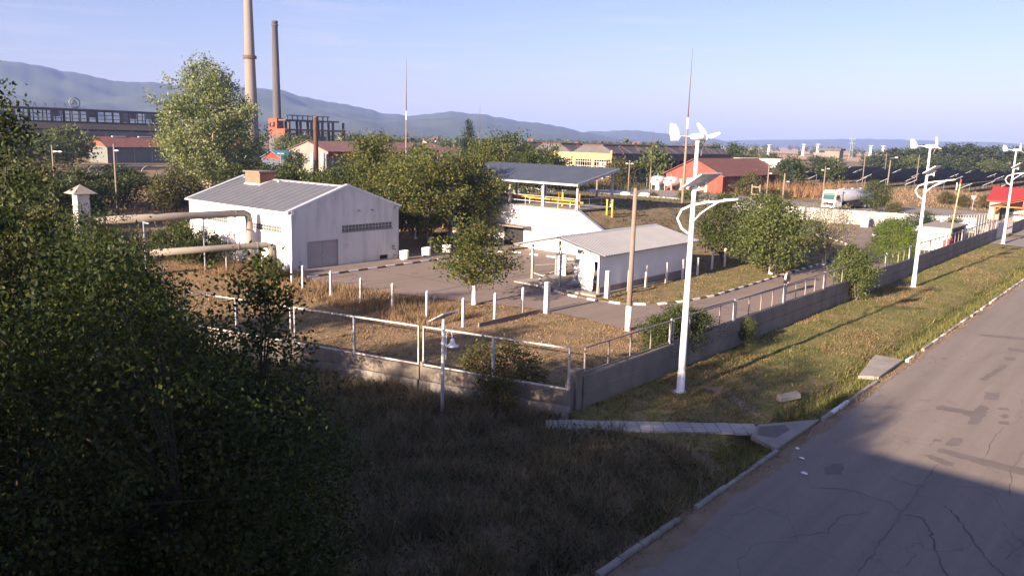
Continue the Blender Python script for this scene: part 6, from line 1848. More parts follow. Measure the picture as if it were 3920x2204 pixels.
MB().box(-203, -187, 565, 575, 8.2, 9.6).build('upper_deck', GREYH, tb)
far_h = [(-652, 620, 12, 'white'), (-645, 627, 7, 'white'), (-713, 550, 8, 'grey'), (-690, 590, 9, 'red'), (-610, 640, 8, 'red'), (-560, 690, 8, 'cream'), (-520, 720, 9, 'red'), (-740, 520, 9, 'cream'), (-470, 760, 8, 'white'), (-430, 800, 9, 'red'), (-400, 760, 8, 'cream')]
for i, (x, y, w_, c_) in enumerate(far_h):
    m_ = {'white': PLASTER, 'grey': CONC_L, 'red': BRICK_O, 'cream': PLASTER_D}[c_]
    simple_house('village_house', 'tiny distant village house among trees below the hills', x - w_ / 2, x + w_ / 2, y - 4, y + 4, 5 + (i % 3) * 1.2, 8 + (i % 3) * 1.2, m_, TILE_R, 'x', cat='house')['group'] = 'distant village houses'

# ------------------------------------------------------------------ solar field (rows run away from us, backs towards the road)
PVB = surf('panel_row_back', (.045, .047, .06), .2, .6, .55, bump=0)
TL, TW = 27.0, 3.5
ct, stl = math.cos(rad(28)), math.sin(rad(28))
q = lambda u, y, o=0: (u * TW * ct - o * stl, y, .7 + u * TW * stl + o * ct)
meP = MB().hexa([q(0, 0), q(1, 0), q(1, TL), q(0, TL)], [q(0, 0, .05), q(1, 0, .05), q(1, TL, .05), q(0, TL, .05)]).mesh('panel_back')
meP.materials.append(PVB)
meC = MB().hexa([q(.01, .05, .052), q(.99, .05, .052), q(.99, TL - .05, .052), q(.01, TL - .05, .052)], [q(.01, .05, .06), q(.99, .05, .06), q(.99, TL - .05, .06), q(.01, TL - .05, .06)]).mesh('cells')
meC.materials.append(PV)
meE = MB().hexa([q(.1, -.06, -.02), q(1.0, -.06, -.02), q(1.0, -.003, -.02), q(.1, -.003, -.02)], [q(.1, -.06, .055), q(1.0, -.06, .055), q(1.0, -.003, .055), q(.1, -.003, .055)]).mesh('end_rail')
meE.materials.append(STEEL)
mL = MB()
for k in range(5):
    y = .5 + k * (TL - 1) / 4
    mL.bar((.35, y, 0), (.35, y, .85), .08).bar((2.5, y, 0), (2.5, y, 1.98), .08)
meL = mL.mesh('legs')
meL.materials.append(surf('dull_post', (.16, .16, .17), .1, 1, .7))
nT = 0
for ix in range(20):
    X = -176 + ix * 7.2
    for iy in range(8):
        Y = 236 - .22 * (X + 60) + iy * 28.0 + (ix % 3) * 1.3 + ((ix * 7 + iy * 3) % 5 - 2) * .5
        if Y > 236 - .22 * (X + 60) + 205 or (X < -120 and Y > 330) or (X < -150 and Y < 262):
            continue
        t = thing('solar_table', (X, Y, 0), 'dark solar panel table standing in the field of panel rows', 'solar panel', 'solar tables of the field')
        link('panel_back', meP, None, t)
        link('cells', meC, None, t)
        link('end_rail', meE, None, t)
        link('legs', meL, None, t)['kind'] = 'stuff'
        nT += 1

# ------------------------------------------------------------------ the building the picture is taken from (its roof edge shades the foreground)
bld = thing('office_building', (4, -9, 0), 'flat roofed office building behind the viewpoint', 'building')
MB().box(-9.5, 16, -17, 0.1, -.1, 8.0).build('walls', surf('office_render', (.55, .5, .42), .1, .4, .9), bld)
MB().box(-9.6, 16.1, -.1, .15, 8.0, 8.43).box(-9.6, 16.1, -17.1, -16.85, 8.0, 8.43).box(-9.6, -9.35, -16.84, -.11, 8.0, 8.43).box(15.85, 16.1, -16.84, -.11, 8.0, 8.43).build('parapet', CONC_L, bld)
for i in range(7):
    for z in (1.2, 4.8):
        w = MB().box(-6.8 + i * 3.2, -5.2 + i * 3.2, .1, .13, z, z + 1.7).build('window', GLASS, bld)
        MB().box(-6.05 + i * 3.2, -5.95 + i * 3.2, .13, .15, z, z + 1.7).build('mullion', WHITE, w)
# ------------------------------------------------------------------ trees
tree_proto('broad_a', L_MID, BARK, seed=11, h=9.0, h0=2.0, profile=sc_prof(ROUND, 3.6), n_leaf=9000, leaf=.26, n_spray=150, spray=1.1, trunk_r=.17, forks=3)
tree_proto('broad_b', L_MID, BARK, seed=23, h=9.0, h0=1.7, profile=sc_prof(TALL, 3.3), n_leaf=9000, leaf=.26, n_spray=140, spray=1.1, trunk_r=.16, forks=2)
tree_proto('broad_c', L_DARK, BARK, seed=31, h=9.0, h0=1.8, profile=sc_prof(ROUND, 3.9), n_leaf=8000, leaf=.3, n_spray=130, spray=1.3, trunk_r=.18, forks=2)
tree_proto('scrub_a', L_OLIVE, BARK, seed=41, h=5.0, h0=.3, profile=sc_prof(ROUND, 3.0), n_leaf=5000, leaf=.32, n_spray=90, spray=1.1, trunk_r=.09, forks=3)
tree_proto('scrub_b', L_DARK, BARK, seed=43, h=5.0, h0=.3, profile=sc_prof(ROUND, 3.1), n_leaf=5000, leaf=.32, n_spray=90, spray=1.1, trunk_r=.09, forks=3)
tree_proto('poplar', L_POP, BARK_L, seed=57, h=23.8, h0=2.2, profile=[(0, 3.5), (.12, 6.5), (.35, 9.2), (.55, 8.8), (.72, 7.2), (.86, 4.8), (.95, 2.2), (1, .5)], n_leaf=30000, leaf=.5, n_spray=260, spray=2.2, trunk_r=.5, forks=4, rise=1.6, wood=70, thick=.5)
tree_proto('fruit', L_MID, BARK, seed=61, h=4.1, h0=1.15, profile=[(0, .9), (.15, 1.6), (.4, 1.75), (.65, 1.25), (.85, .75), (1, .2)], n_leaf=7000, leaf=.13, n_spray=150, spray=.5, trunk_r=.085, forks=1, wood=30)
tree_proto('garden_a', L_LIGHT, BARK, seed=71, h=6.0, h0=.5, profile=sc_prof(ROUND, 3.1), n_leaf=12000, leaf=.19, n_spray=190, spray=.8, trunk_r=.14, forks=2)
tree_proto('garden_b', L_DARK, BARK, seed=73, h=5.7, h0=.6, profile=sc_prof(TALL, 2.3), n_leaf=8000, leaf=.19, n_spray=130, spray=.8, trunk_r=.12, forks=2)
tree_proto('willow', L_WIL, BARK_L, seed=79, h=5.3, h0=1.3, profile=sc_prof(ROUND, 2.6), n_leaf=5200, leaf=.17, n_spray=120, spray=1.0, trunk_r=.13, forks=3, wood=70, aspect=.35, rise=.9)
tree_proto('spruce', L_FIR, BARK, seed=83, h=16, h0=2, profile=sc_prof(CONE, 2.6), n_leaf=7000, leaf=.5, n_spray=190, spray=1.0, trunk_r=.22, rise=-.1, aspect=.35, thick=.35)
tree_proto('thuja', L_THUJA, BARK, seed=89, h=3.7, h0=.1, profile=[(0, 1.7), (.2, 2.15), (.5, 2.1), (.75, 1.5), (.92, .8), (1, .2)], n_leaf=16000, leaf=.14, n_spray=240, spray=.6, trunk_r=.08, forks=3, rise=1.5, aspect=.3, thick=.3)
tree_proto('juniper', L_FIR, BARK, seed=97, h=2.2, h0=.1, profile=sc_prof(ROUND, 1.3), n_leaf=6000, leaf=.16, n_spray=100, spray=.5, trunk_r=.06, forks=2, aspect=.3, thick=.4)
tree_proto('shrub', L_LIGHT, BARK, seed=101, h=3.0, h0=.2, profile=sc_prof(TALL, 1.0), n_leaf=6500, leaf=.13, n_spray=110, spray=.45, trunk_r=.05, forks=3)
tree_proto('thin_bush', L_OLIVE, BARK, seed=103, h=3.0, h0=.15, profile=sc_prof(TALL, 1.0), n_leaf=2600, leaf=.13, n_spray=80, spray=.5, trunk_r=.04, forks=4, rise=1.2, wood=40)
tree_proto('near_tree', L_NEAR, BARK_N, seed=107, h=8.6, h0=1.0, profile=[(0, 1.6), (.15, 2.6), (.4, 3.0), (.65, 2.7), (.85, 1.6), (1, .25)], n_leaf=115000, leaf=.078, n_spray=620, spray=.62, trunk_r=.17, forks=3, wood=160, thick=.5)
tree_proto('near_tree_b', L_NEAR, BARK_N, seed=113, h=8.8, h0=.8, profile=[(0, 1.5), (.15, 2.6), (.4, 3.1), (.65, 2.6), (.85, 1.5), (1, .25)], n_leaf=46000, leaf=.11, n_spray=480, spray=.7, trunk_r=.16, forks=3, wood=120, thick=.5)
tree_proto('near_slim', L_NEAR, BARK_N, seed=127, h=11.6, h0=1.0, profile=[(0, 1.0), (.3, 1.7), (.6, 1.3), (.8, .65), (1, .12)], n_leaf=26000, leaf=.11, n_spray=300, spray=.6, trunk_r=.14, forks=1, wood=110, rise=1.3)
tree_proto('far_tree', L_DARK, BARK, seed=131, h=10, h0=.8, profile=sc_prof(TALL, 4.6), n_leaf=2200, leaf=.75, n_spray=70, spray=1.7, trunk_r=.22, forks=2, wood=8)
tree_proto('far_tree_b', L_LIGHT, BARK, seed=137, h=10, h0=.8, profile=sc_prof(ROUND, 5.0), n_leaf=2200, leaf=.75, n_spray=70, spray=1.7, trunk_r=.22, forks=2, wood=8)
tree_proto('slim_poplar', L_DARK, BARK, seed=139, h=12, h0=.6, profile=sc_prof(TALL, 3.0), n_leaf=2400, leaf=.7, n_spray=80, spray=1.5, trunk_r=.22, forks=1, wood=8, rise=1.2)

def pl(key, x, y, h, name, label, cat='tree', group=None, rs=1.0, ww=0, z=0.0):
    base = {'broad_a': 9, 'broad_b': 9, 'broad_c': 9, 'scrub_a': 5, 'scrub_b': 5, 'poplar': 23.8, 'fruit': 4.1, 'garden_a': 6, 'garden_b': 5.7, 'willow': 5.3, 'spruce': 16, 'thuja': 3.7, 'juniper': 2.2, 'shrub': 3, 'thin_bush': 3, 'near_tree': 8.6, 'near_tree_b': 8.8, 'near_slim': 11.6, 'far_tree': 10, 'far_tree_b': 10, 'slim_poplar': 12}[key]
    k = h / base
    return plant(key, (x, y, z), name, label, cat, group, RND.uniform(0, 6.28), (k * rs, k * rs, k), whitewash=ww)

# broad trees behind the white house
GB = 'trees behind the white house'
for key, x, y, h, rs, lab, ww in [
    ('broad_a', -73.1, 60.7, 11.0, 1.0, 'tallest broad tree of the clump behind the white house', 0),
    ('broad_b', -54.6, 52.2, 9.2, 1.05, 'yellowing broad tree beside the white house gable corner', .17),
    ('broad_a', -55.6, 57.6, 9.5, .95, 'broad tree with drooping yellow twigs near the bunker wall', .17),
    ('broad_b', -58.3, 51.4, 8.4, 1.1, 'broad tree whose crown rises just above the white house ridge', .17),
    ('broad_c', -69.7, 53.7, 7.2, 1.0, 'lower dark tree directly behind the house roof ridge', 0),
    ('broad_b', -53.2, 57.6, 7.6, .85, 'tree whose crown shades the left end of the bunker wall', .17),
    ('broad_a', -60.5, 56.0, 8.6, 1.0, 'middle tree in the clump, people standing beneath it', .17),
    ('broad_b', -63.5, 58.0, 9.2, 1.0, 'tree deep in the clump behind the house', 0),
    ('scrub_b', -81.2, 58.4, 5.6, 1.0, 'low green tree at the left end of the clump', 0)]:
    pl(key, x, y, h, 'broad_tree', lab, group=GB, rs=rs, ww=ww)
for x, y, h, k, lab in [(-85.3, 98.1, 11.4, 'broad_c', 'dark rounded tree left of the canopy roof'), (-74, 81.4, 10.4, 'broad_a', 'tree rising behind the left canopy end'), (-95, 116, 9.6, 'broad_c', 'dark tree in front of the yellow ruin, left'), (-100, 128, 8.4, 'scrub_b', 'bushy tree hiding the left end of the yellow ruin'), (-79, 96, 8.6, 'broad_c', 'tree in the gap behind the canopy posts')]:
    pl(k, x, y, h, 'broad_tree', lab, group='trees between canopy and factory ruin', rs=1.0)
pl('spruce', -137.8, 145, 15.9, 'spruce_tree', 'dark pointed spruce standing above the other trees')
pl('poplar', -131.3, 72.5, 21.9, 'poplar_tree', 'huge pale green poplar left of the chimneys')
pl('fruit', -34.0, 36.5, 5.5, 'fruit_tree', 'small round fruit tree with white trunk in the yard', rs=1.12, ww=.082)
pl('garden_a', -25.8, 63.8, 6.5, 'garden_tree', 'bushy green tree behind the person on the driveway', rs=1.0, ww=.13)
pl('garden_b', -31.6, 66.9, 6.3, 'garden_tree', 'slimmer dark tree between shed and bushy tree')
pl('willow', -24.6, 72.8, 5.6, 'willow_tree', 'thin grey green willow with white forked trunk', ww=.14)
pl('garden_b', -28.4, 67.5, 6.3, 'garden_tree', 'green tree joined to the bushy tree on its left', rs=1.1)
pl('garden_b', -39.9, 140.5, 5.4, 'garden_tree', 'small tree in front of the tanker tail by the leaning pole', rs=1.1)
pl('broad_c', -46.3, 88.6, 5.4, 'bush', 'dark bush at the right end of the grassy mound', 'bush', rs=.9)
pl('broad_c', -43.5, 91, 4.6, 'bush', 'second dark bush before the far white retaining wall', 'bush', rs=.9)
pl('far_tree_b', -97, 165, 9.6, 'roadside_tree', 'leafy tree between the yellow ruin and the red warehouse', rs=.9)
pl('scrub_a', -102, 158, 6.5, 'roadside_tree', 'smaller olive tree below the ruin side wall')
pl('scrub_a', -70, 158, 4.6, 'roadside_tree', 'small tree at the right corner of the red warehouse')
pl('far_tree', -73.2, 188, 8.0, 'roadside_tree', 'dark tree right of the red warehouse roof')
pl('far_tree', -70, 205, 7.4, 'roadside_tree', 'second dark tree right of the red warehouse')
pl('thuja', -20.4, 79.0, 4.0, 'thuja_bush', 'rounded bright green thuja behind the roadside fence', 'bush', rs=1.0)
pl('juniper', -23.3, 90.5, 3.1, 'juniper_bush', 'dark spiky juniper left of the guard hut', 'bush')
pl('juniper', -24.6, 93.6, 2.9, 'juniper_bush', 'juniper behind the hut air unit', 'bush')
pl('juniper', -24.0, 103.0, 3.0, 'juniper_bush', 'juniper beyond the guard hut roof', 'bush', rs=1.3)
pl('juniper', -20.5, 103.6, 2.9, 'juniper_bush', 'palm like juniper at the right of the hut roof', 'bush', rs=.8)
pl('shrub', -17.0, 57.7, 3.2, 'shrub', 'tall green shrub growing against the roadside wall', 'shrub', rs=1.05)
pl('shrub', -17.9, 58.6, 3.6, 'shrub', 'taller shrub behind the fence beside the wall shrub', 'shrub', rs=.95)
pl('shrub', -17.15, 39.9, 1.35, 'shrub', 'small creeper on the roadside wall below the fence', 'shrub', rs=1.0)
for i, (x, y, h) in enumerate(((-18.4, 33.2, 2.5), (-18.3, 34.7, 2.7), (-18.4, 36.0, 2.4))):
    pl('garden_b', x, y, h, 'fence_vine', ['vine bush smothering the fence, end nearest the wall corner', 'thickest part of the vine bush behind the fence', 'vine bush trailing along the fence rail'][i], 'vine', group='vine bushes on the fence', rs=1.25)
# bush behind the framed fence and weeds in front
for i, (x, y, h) in enumerate(((-22.3, 24.3, 1.9), (-21.2, 24.9, 2.2), (-20.1, 25.0, 1.8))):
    pl('thin_bush', x, y, h, 'leafy_bush', ['left', 'tallest', 'right'][i] + ' leafy bush behind the white framed fence', 'bush', group='bushes behind the framed fence', rs=1.35)
for i, (x, y, h) in enumerate(((-19.6, 21.9, 1.9), (-18.9, 22.4, 1.7))):
    pl('thin_bush', x, y, h, 'tall_weed', ['taller', 'shorter'][i] + ' shaded leafy weed in front of the side wall', 'weed', group='weeds before the side wall', rs=1.0)
for i, (x, y, h, k) in enumerate(((-53.2, 33.2, 1.3, 'scrub_a'), (-51.9, 32.9, 1.1, 'scrub_b'), (-50.4, 32.2, 1.4, 'scrub_a'), (-49.2, 31.6, 1.2, 'scrub_a'), (-57.5, 31.5, 2.6, 'scrub_b'), (-60.5, 30.5, 3.2, 'scrub_b'), (-62.5, 32, 2.4, 'scrub_a'))):
    pl(k, x, y, h, 'weed_bush', ['weedy bush under the low pipe bend', 'weedy bush at the white house corner', 'dry bush before the house door', 'small weed bush beside the pavement end', 'bush covering the low pipe', 'tall bush before the louvred window', 'bush under the far end of the pipes'][i], 'bush', group='bushes along the white house')
# left background scrub and trees
for i, (x, y, h, r_) in enumerate([(-214.4, 81.3, 10.2, 5.6), (-222, 78, 9.0, 5.5), (-207.8, 72.2, 7.9, 5.7), (-190.6, 60.5, 8.2, 5), (-198, 64, 7.4, 5), (-236, 88, 8, 5)]):
    pl('far_tree' if i % 2 else 'far_tree_b', x, y, h, 'scrub_tree', 'dark tree of the belt below the derelict hall', group='trees below the derelict hall', rs=r_ / (4.8 * h / 10))
for i, (x, y, h, r_) in enumerate([(-103.9, 36.0, 5.4, 2.8), (-98, 37.7, 5.2, 3), (-108, 46.5, 5.2, 3.6), (-101, 50.1, 4.2, 3), (-116, 58.6, 4, 3.6), (-133, 40, 5.2, 4.2), (-120.3, 71.6, 4.4, 5), (-109.2, 70.5, 5, 4), (-106.7, 55, 4, 2.8), (-86.6, 59.3, 5.9, 4), (-92, 62, 5.2, 3.6), (-152, 68, 2.6, 3), (-125, 44, 4.0, 3.6), (-114, 40, 5, 3.4), (-96, 30, 5.6, 3.4), (-88, 27.5, 5.8, 3.2), (-80, 25.5, 5, 3), (-72, 24, 4.8, 3), (-110, 36, 6, 3.4), (-90, 34, 4.5, 3), (-160, 84, 4.5, 4.5), (-100, 78, 5, 4), (-93, 74, 4.6, 3.6), (-128, 80, 4.6, 4.4), (-138, 84, 4.6, 4.2), (-65, 22.5, 4.2, 2.6)]):
    pl('scrub_a' if (i * 7) % 5 < 2 else 'scrub_b', x, y, h, 'scrub_bush', 'bushy scrub tree on the waste ground left of the house', 'bush', group='scrub on the waste ground', rs=r_ / (3.0 * h / 5))
# belts behind the solar field
for i, (x, y, h, r_) in enumerate([(-109.6, 405.4, 10.8, 6), (-103, 408, 11.5, 5), (-96.8, 408.7, 12.5, 6), (-86.7, 411, 13.5, 6.4), (-79.7, 412.4, 13.8, 6), (-70.5, 414, 13.2, 6.2), (-61.5, 415.5, 12.8, 6.2), (-52, 416, 12.6, 6), (-43, 418, 12, 6)]):
    pl('slim_poplar', x, y, h, 'row_tree', 'tall dark tree in the row behind the solar field', group='tree row behind the solar field', rs=r_ / (3.0 * h / 12))
for i, (x, y, h, r_) in enumerate([(-151.9, 292.9, 11, 4.8), (-146.4, 295.7, 10.5, 4), (-139.6, 299, 11, 4.4), (-133.3, 301.9, 9.4, 4), (-134.7, 323, 7.4, 5), (-143, 263.8, 8.8, 4), (-136, 272, 7.6, 4), (-128, 282, 7.0, 4), (-132.1, 370, 6.6, 5.4), (-126, 372, 6.0, 5.3), (-113.8, 386, 7.6, 5.3), (-107.8, 392, 8.2, 5.2), (-99, 396, 8, 5), (-89, 398, 7.6, 5), (-79, 399, 7.4, 5), (-68, 400, 7, 5), (-58, 402, 7, 5), (-48, 404, 7.2, 5), (-160, 300, 9, 5), (-170, 290, 9.4, 5), (-120, 262, 5.5, 4), (-112, 252, 5, 3.6)]):
    pl('far_tree' if i % 3 else 'far_tree_b', x, y, h, 'belt_tree', 'leafy tree of the belt around the solar field', group='tree belt around the solar field', rs=r_ / (4.8 * h / 10))
for i, (x, y, h) in enumerate([(-33, 171, 2.2), (-29, 172.5, 2.6), (-24, 172, 2.0), (-37, 176, 2.4), (-28, 122.5, 2.0), (-33.5, 121.5, 1.7), (-24, 123.5, 1.8), (-36, 137, 2.0), (-75.5, 119.5, 1.6), (-71, 121, 1.9), (-63, 160, 1.5)]):
    pl('scrub_a', x, y, h, 'roadside_bush', 'low bush growing beside the far road', 'bush', group='bushes beside the far road', rs=1.2)
for i, (x, y, h) in enumerate([(-168, 140, 7), (-172, 118, 6.0), (-208, 130, 6.0), (-215, 150, 8.6), (-225, 158, 9), (-240, 170, 9.4), (-205, 158, 8.4), (-196, 150, 8), (-252, 178, 9), (-262, 176, 9.6), (-160, 150, 7.6), (-150, 140, 8), (-142, 132, 8), (-150, 160, 8.8), (-128, 150, 8), (-120, 140, 6.4), (-112, 148, 5.6), (-262, 210, 10), (-256, 218, 10), (-230, 200, 9.5), (-214, 190, 9), (-200, 200, 9)]):
    pl('far_tree_b' if i % 3 == 0 else 'far_tree', x, y, h, 'copse_tree', 'leafy tree among the old sheds behind the white house', group='trees among the old sheds', rs=1.05)

# foreground trees at the left, and those just outside the picture whose shade falls into it
pl('near_tree', -10.9, 4.35, 9.0, 'foreground_tree', 'dark leafy foreground tree filling the lower left corner', rs=.9)
pl('near_slim', -10.9, 6.75, 8.7, 'foreground_tree', 'loose leafy sapling in front of the left end of the framed fence', rs=1.15)
pl('near_slim', -13.4, 6.6, 7.4, 'foreground_tree', 'lower sapling between the dark foreground tree and the fence', rs=1.1)
pl('near_slim', -17.7, 5.35, 11.5, 'foreground_tree', 'slim tree cut by the left picture edge, tip above the hills', rs=1.0)
pl('near_tree_b', -20.4, 8.4, 7.9, 'foreground_tree', 'dark tree behind the foreground tree, below the vent stack', rs=1.05)
pl('near_tree_b', -28.5, 11.2, 7.0, 'foreground_tree', 'dark tree at the left end of the framed fence', rs=1.05)
pl('near_tree_b', -38.0, 15.0, 7.0, 'foreground_tree', 'green tree behind the dark foreground trees at the left edge', rs=1.2)
for i, (x, y, h, rs, k) in enumerate([(-10.2, -4.2, 11.6, .8, 'near_tree_b'), (-14.6, -1.6, 12.0, 1.05, 'near_tree_b'), (-17.8, -4.2, 9.6, .9, 'near_tree_b'), (-21.2, -3.4, 9.0, 1, 'near_tree_b'), (-25, -3.0, 8.6, 1.05, 'near_tree_b'), (-29, -4, 8.8, 1.05, 'near_tree_b'), (-33, -3, 8.3, 1.05, 'near_tree_b'), (-37.5, -4, 8.5, 1.1, 'near_tree_b'), (-42, -4, 8.2, 1.1, 'near_tree_b'), (-18.5, .4, 6.6, 1.0, 'near_tree_b'), (-23.2, 1.2, 6.4, 1.0, 'near_tree_b'), (-28, 1.6, 6.2, 1.0, 'near_tree_b')]):
    pl(k, x, y, h, 'shade_tree', 'tree just outside the picture that shades the foreground', group='trees beside the viewpoint', rs=rs)
# low thicket under the foreground trees
for i, (x, y, h) in enumerate([(-15.5, 8.2, 2.4), (-18, 9.8, 2.8), (-13.6, 8.6, 1.6), (-21.5, 11.5, 2.6), (-24.5, 12.8, 2.6), (-16.2, 6.4, 3.0), (-22.5, 8.0, 3.2), (-12.2, 7.6, 1.3)]):
    pl('garden_b', x, y, h, 'thicket_bush', 'shaded bush of the thicket under the foreground tree', 'bush', group='thicket in the lower left corner', rs=1.3)

def ordinal(k):
    o = ['first', 'second', 'third', 'fourth', 'fifth', 'sixth', 'seventh', 'eighth', 'ninth', 'tenth', 'eleventh', 'twelfth', 'thirteenth', 'fourteenth', 'fifteenth', 'sixteenth', 'seventeenth', 'eighteenth', 'nineteenth', 'twentieth']
    return o[k] if k < 20 else 'twenty-' + o[k - 20]
def number_group(g, what):
    m = sorted([o for o in bpy.data.objects if o.get('group') == g and o.parent is None], key=lambda o: math.atan2(o.location.x, o.location.y))
    for k, o in enumerate(m):
        o['label'] = '%s from the left %s' % (ordinal(k), what)
number_group('scrub on the waste ground', 'of the scrub bushes left of the house')
number_group('trees below the derelict hall', 'of the trees below the derelict hall')
number_group('tree belt around the solar field', 'of the lower trees around the solar field')
number_group('tree row behind the solar field', 'of the tall tree row behind the solar field')
number_group('trees among the old sheds', 'of the trees among the old sheds')
number_group('bushes beside the far road', 'of the low bushes beside the far road')
number_group('thicket in the lower left corner', 'of the shaded thicket bushes under the foreground tree')
number_group('distant village houses', 'of the tiny village houses below the hills')

# ------------------------------------------------------------------ ground cover
def in_poly(P, poly):
    x, y = P[:, 0], P[:, 1]
    ins = np.zeros(len(P), bool)
    for i in range(len(poly)):
        x0, y0 = poly[i]
        x1, y1 = poly[(i + 1) % len(poly)]
        c = ((y0 > y) != (y1 > y)) & (x < (x1 - x0) * (y - y0) / (y1 - y0 + 1e-12) + x0)
        ins ^= c
    return ins
def scatter(n, x0, x1, y0, y1, r, clump=0.6, avoid=(), zf=ground_z):
    P = np.stack([r.uniform(x0, x1, n), r.uniform(y0, y1, n)], 1)
    f = np.sin(P[:, 0] * 1.9 + 1.3 * np.sin(P[:, 1] * .9)) * np.sin(P[:, 1] * 1.6 + 1.1 * np.sin(P[:, 0] * 1.2))
    P = P[r.uniform(0, 1, n) < (1 - clump) + clump * (f * .5 + .5)]
    for poly in avoid:
        P = P[~in_poly(P, poly)]
    return np.concatenate([P, zf(P[:, 0], P[:, 1])[:, None]], 1)
def grass(name, label, P, h, w, mat, lean=.35, seed=1):
    r = np.random.default_rng(seed)
    V, F = blades(P, h, w, r, lean)
    return tag(link(name, mesh_np(name, V, F), mat), label, 'grass', kind='stuff')
SIDE = [(-17.0, 24.4), (-40, 18.4), (-60, 13.2), (-60, -10), (-5, -10), (-5, 24.4)]
CULV = [(-11.5, 28.4), (-11.1, 26.7), (-9.8, 26.2), (-9.8, 30.6)]
CULV2 = [(-10.7, 37.6), (-9.8, 38.0), (-9.8, 42.4), (-11.3, 42.4)]
PATHP = [(-17.6, 22.9), (-16.9, 22.1), (-10.8, 27.5), (-11.5, 28.3)]
r6 = np.random.default_rng(66)
P = scatter(90000, -17.3, -9.9, 22, 104, r6, .55, (CULV, CULV2, PATHP))
P = P[r6.uniform(0, 1, len(P)) < np.clip(38 / P[:, 1], .25, 1)]
grass('verge_grass', 'patchy green and straw grass on the verge beside the road', P, .10, .018, L_GRASS, .7, 1)
P = scatter(60000, -17.3, -10.4, 24.5, 104, r6, .3, (CULV, CULV2, PATHP))
_m = np.sin(P[:, 0] * .8 + 1.7 * np.sin(P[:, 1] * .23)) + np.sin(P[:, 1] * .41 + P[:, 0] * .35) + .35 * (P[:, 0] < -14.8)
P = P[(_m > .55) & (r6.uniform(0, 1, len(P)) < np.clip(40 / P[:, 1], .25, 1))]
grass('verge_straw', 'straw coloured dry patches in the verge grass', P, .12, .02, L_DRY, .9, 14)
P = scatter(5200, -33, -10.4, 7, 24, r6, .95, (PATHP, CULV))
P = P[in_poly(P, SIDE)]
P = np.repeat(P, 7, 0) + r6.normal(0, .06, (len(P) * 7, 3)) * np.array([1, 1, 0])
grass('pale_tussocks', 'pale dead grass tussocks in the shaded foreground', P, .55, .012, L_DRY, .9, 15)
P = scatter(16000, -11.6, -9.85, 18, 104, r6, .7, (CULV, CULV2, PATHP))
grass('ditch_grass', 'longer green weeds along the ditch and kerb', P, .28, .02, L_GRASS, .5, 2)
P = scatter(9000, -9.72, -9.15, 8, 100, r6, .9)
P[:, 2] = .0
P = P[np.abs(P[:, 0] + 9.75) < .12 + .4 * r6.uniform(0, 1, len(P)) ** 2]
grass('kerb_tufts', 'ragged dry tufts creeping over the kerb onto the road', P, .16, .014, L_DRY, .9, 13)
P = scatter(110000, -64, -17.7, 18, 46, r6, .6, (YARD, [(-67, 34.8), (-48.4, 34.0), (-48.4, 60), (-67, 60)], SIDE))
grass('yard_grass', 'dry mown grass inside the compound', P, .10, .022, L_DRY, .9, 3)
P = scatter(30000, -56, -31.5, 29.5, 34.6, r6, .75, (YARD, SIDE))
grass('tall_dry_grass', 'tall dry grass around the row of white posts', P, .42, .016, L_DRY, .45, 4)
P = scatter(40000, -37, -24.7, 43.5, 86, r6, .6, (YARD, [(-37.6, 44), (-30, 44), (-30, 58.6), (-37.6, 58.6)]))
grass('island_grass', 'short dry lawn of the kerbed island beside the shed', P, .10, .024, L_GRASS, .8, 5)
P = scatter(30000, -69, -36.5, 60.5, 97, r6, .6, ([(-60.2, 59), (-43, 59), (-43, 66.5), (-60.2, 66.5)],), mound_z)
grass('mound_grass', 'dry grass covering the bunker mound', P, .16, .035, L_OLIVE, .8, 6)
P = scatter(80000, -34, -9.9, 7, 24, r6, .6, (PATHP, CULV))
P = P[in_poly(P, SIDE)]
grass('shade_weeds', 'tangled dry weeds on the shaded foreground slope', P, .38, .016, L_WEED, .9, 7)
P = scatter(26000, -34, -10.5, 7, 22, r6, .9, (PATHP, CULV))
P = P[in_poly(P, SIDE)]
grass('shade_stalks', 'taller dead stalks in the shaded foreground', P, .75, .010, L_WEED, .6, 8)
P = scatter(26000, -160, -64, 14, 100, r6, .7)
grass('waste_ground_grass', 'tall yellow grass on the waste ground left of the house', P, .7, .06, L_DRY, .5, 9)
P = scatter(9000, -88, -58, 167, 200, r6, .6, ([(-93, 161), (-77.5, 161), (-77.5, 210), (-93, 210)],))
grass('rusty_weeds', 'reddish brown tall weeds before the solar field', P, 1.7, .10, L_RUST, .3, 10)
P = scatter(9000, -126, -82, 128, 168, r6, .6, ([(-94, 157), (-85, 119), (-75, 119), (-70, 170), (-94, 170)],))
grass('ruin_weeds', 'tall dry weeds in front of the yellow factory ruin', P, 1.3, .09, L_OLIVE, .4, 11)
P = scatter(14000, -60, -12, 163, 236, r6, .7)
grass('far_field_grass', 'low dry grass between the far road and the solar field', P, .45, .08, L_DRY, .6, 12)

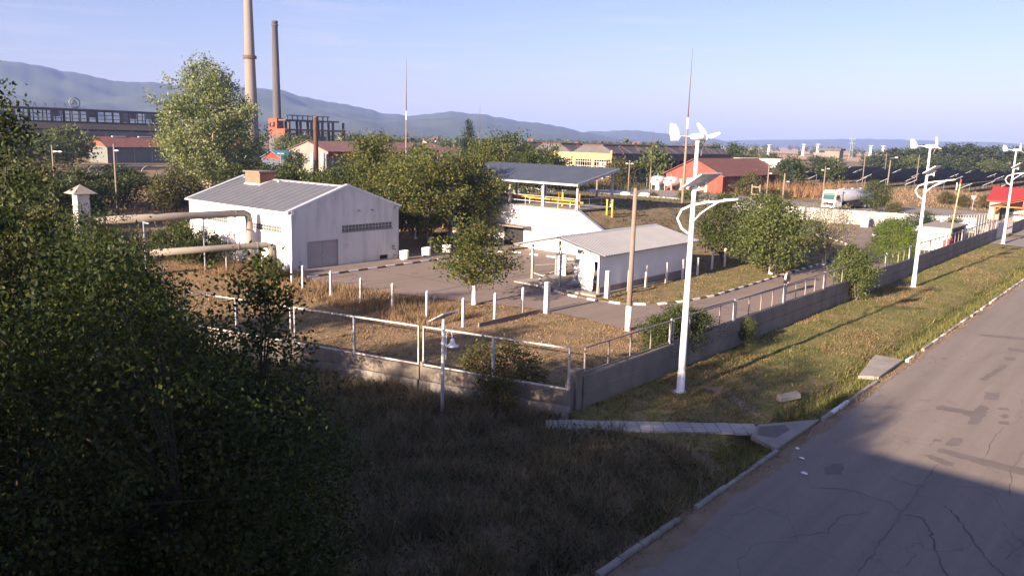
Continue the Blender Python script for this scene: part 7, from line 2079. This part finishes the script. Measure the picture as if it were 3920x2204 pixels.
# broad-leaved weeds in the shade
P = scatter(9000, -34, -10.2, 7, 23.5, r6, .9, (PATHP, CULV))
P = P[in_poly(P, SIDE)]
P = np.repeat(P, 4, 0) + r6.normal(0, .09, (len(P) * 4, 3)) * np.array([1, 1, .6]) + np.array([0, 0, .18])
V, F = leaf_quads(P, r6.normal(0, 1, (len(P), 3)), .11, r6, .55)
tag(link('ground_weeds', mesh_np('ground_weeds', V, F), L_NEAR), 'low leafy weeds scattered over the shaded ground', 'weeds', kind='stuff')

# far woodland that reads as one dark band below the hills
r7 = np.random.default_rng(77)
n = 1500
az = np.radians(r7.uniform(-80, -5, n))
D = 430 + 2300 * r7.uniform(0, 1, n) ** 1.3
keep = (az < np.radians(-30)) | (r7.uniform(0, 1, n) < .4) & (D > 900)
az, D = az[keep], D[keep]
n = len(az)
hh = r7.uniform(5, 11, n) * (1 + (D > 1200) * .3)
rr = hh * r7.uniform(.35, .7, n)
m = 46
C = np.stack([D * np.sin(az), D * np.cos(az), hh * .52], 1)
Uv = unit(r7.normal(0, 1, (n, m, 3)).reshape(-1, 3)).reshape(n, m, 3)
P = C[:, None, :] + Uv * (r7.uniform(.45, 1.05, (n, m, 1))) * np.stack([rr, rr, hh * .5], 1)[:, None, :]
P = P.reshape(-1, 3)
V, F = leaf_quads(P, r7.normal(0, 1, (len(P), 3)), 2.6, r7, .8)
V[:, 2] = np.maximum(V[:, 2], 0)
tag(link('far_woodland', mesh_np('far_woodland', V, F), L_DARK), 'hazy band of distant trees below the hills', 'woodland', kind='stuff')

# ------------------------------------------------------------------ haze
hz = MB().box(-9600, 9600, -9600, 9600, -8, 245).build('haze', None)
hz['kind'] = 'stuff'
hz['label'] = 'thin blue morning haze over the plain and hills'
hz['category'] = 'haze'
hm = bpy.data.materials.new('haze_air')
hm.use_nodes = True
hn, hl = hm.node_tree.nodes, hm.node_tree.links
hn.remove(hn['Principled BSDF'])
pvn = hn.new('ShaderNodeVolumePrincipled')
pvn.inputs['Color'].default_value = (.34, .49, 1.0, 1)
pvn.inputs['Density'].default_value = 1.5e-4
pvn.inputs['Anisotropy'].default_value = 0.0
hl.new(pvn.outputs[0], hn['Material Output'].inputs['Volume'])
hz.data.materials.append(hm)
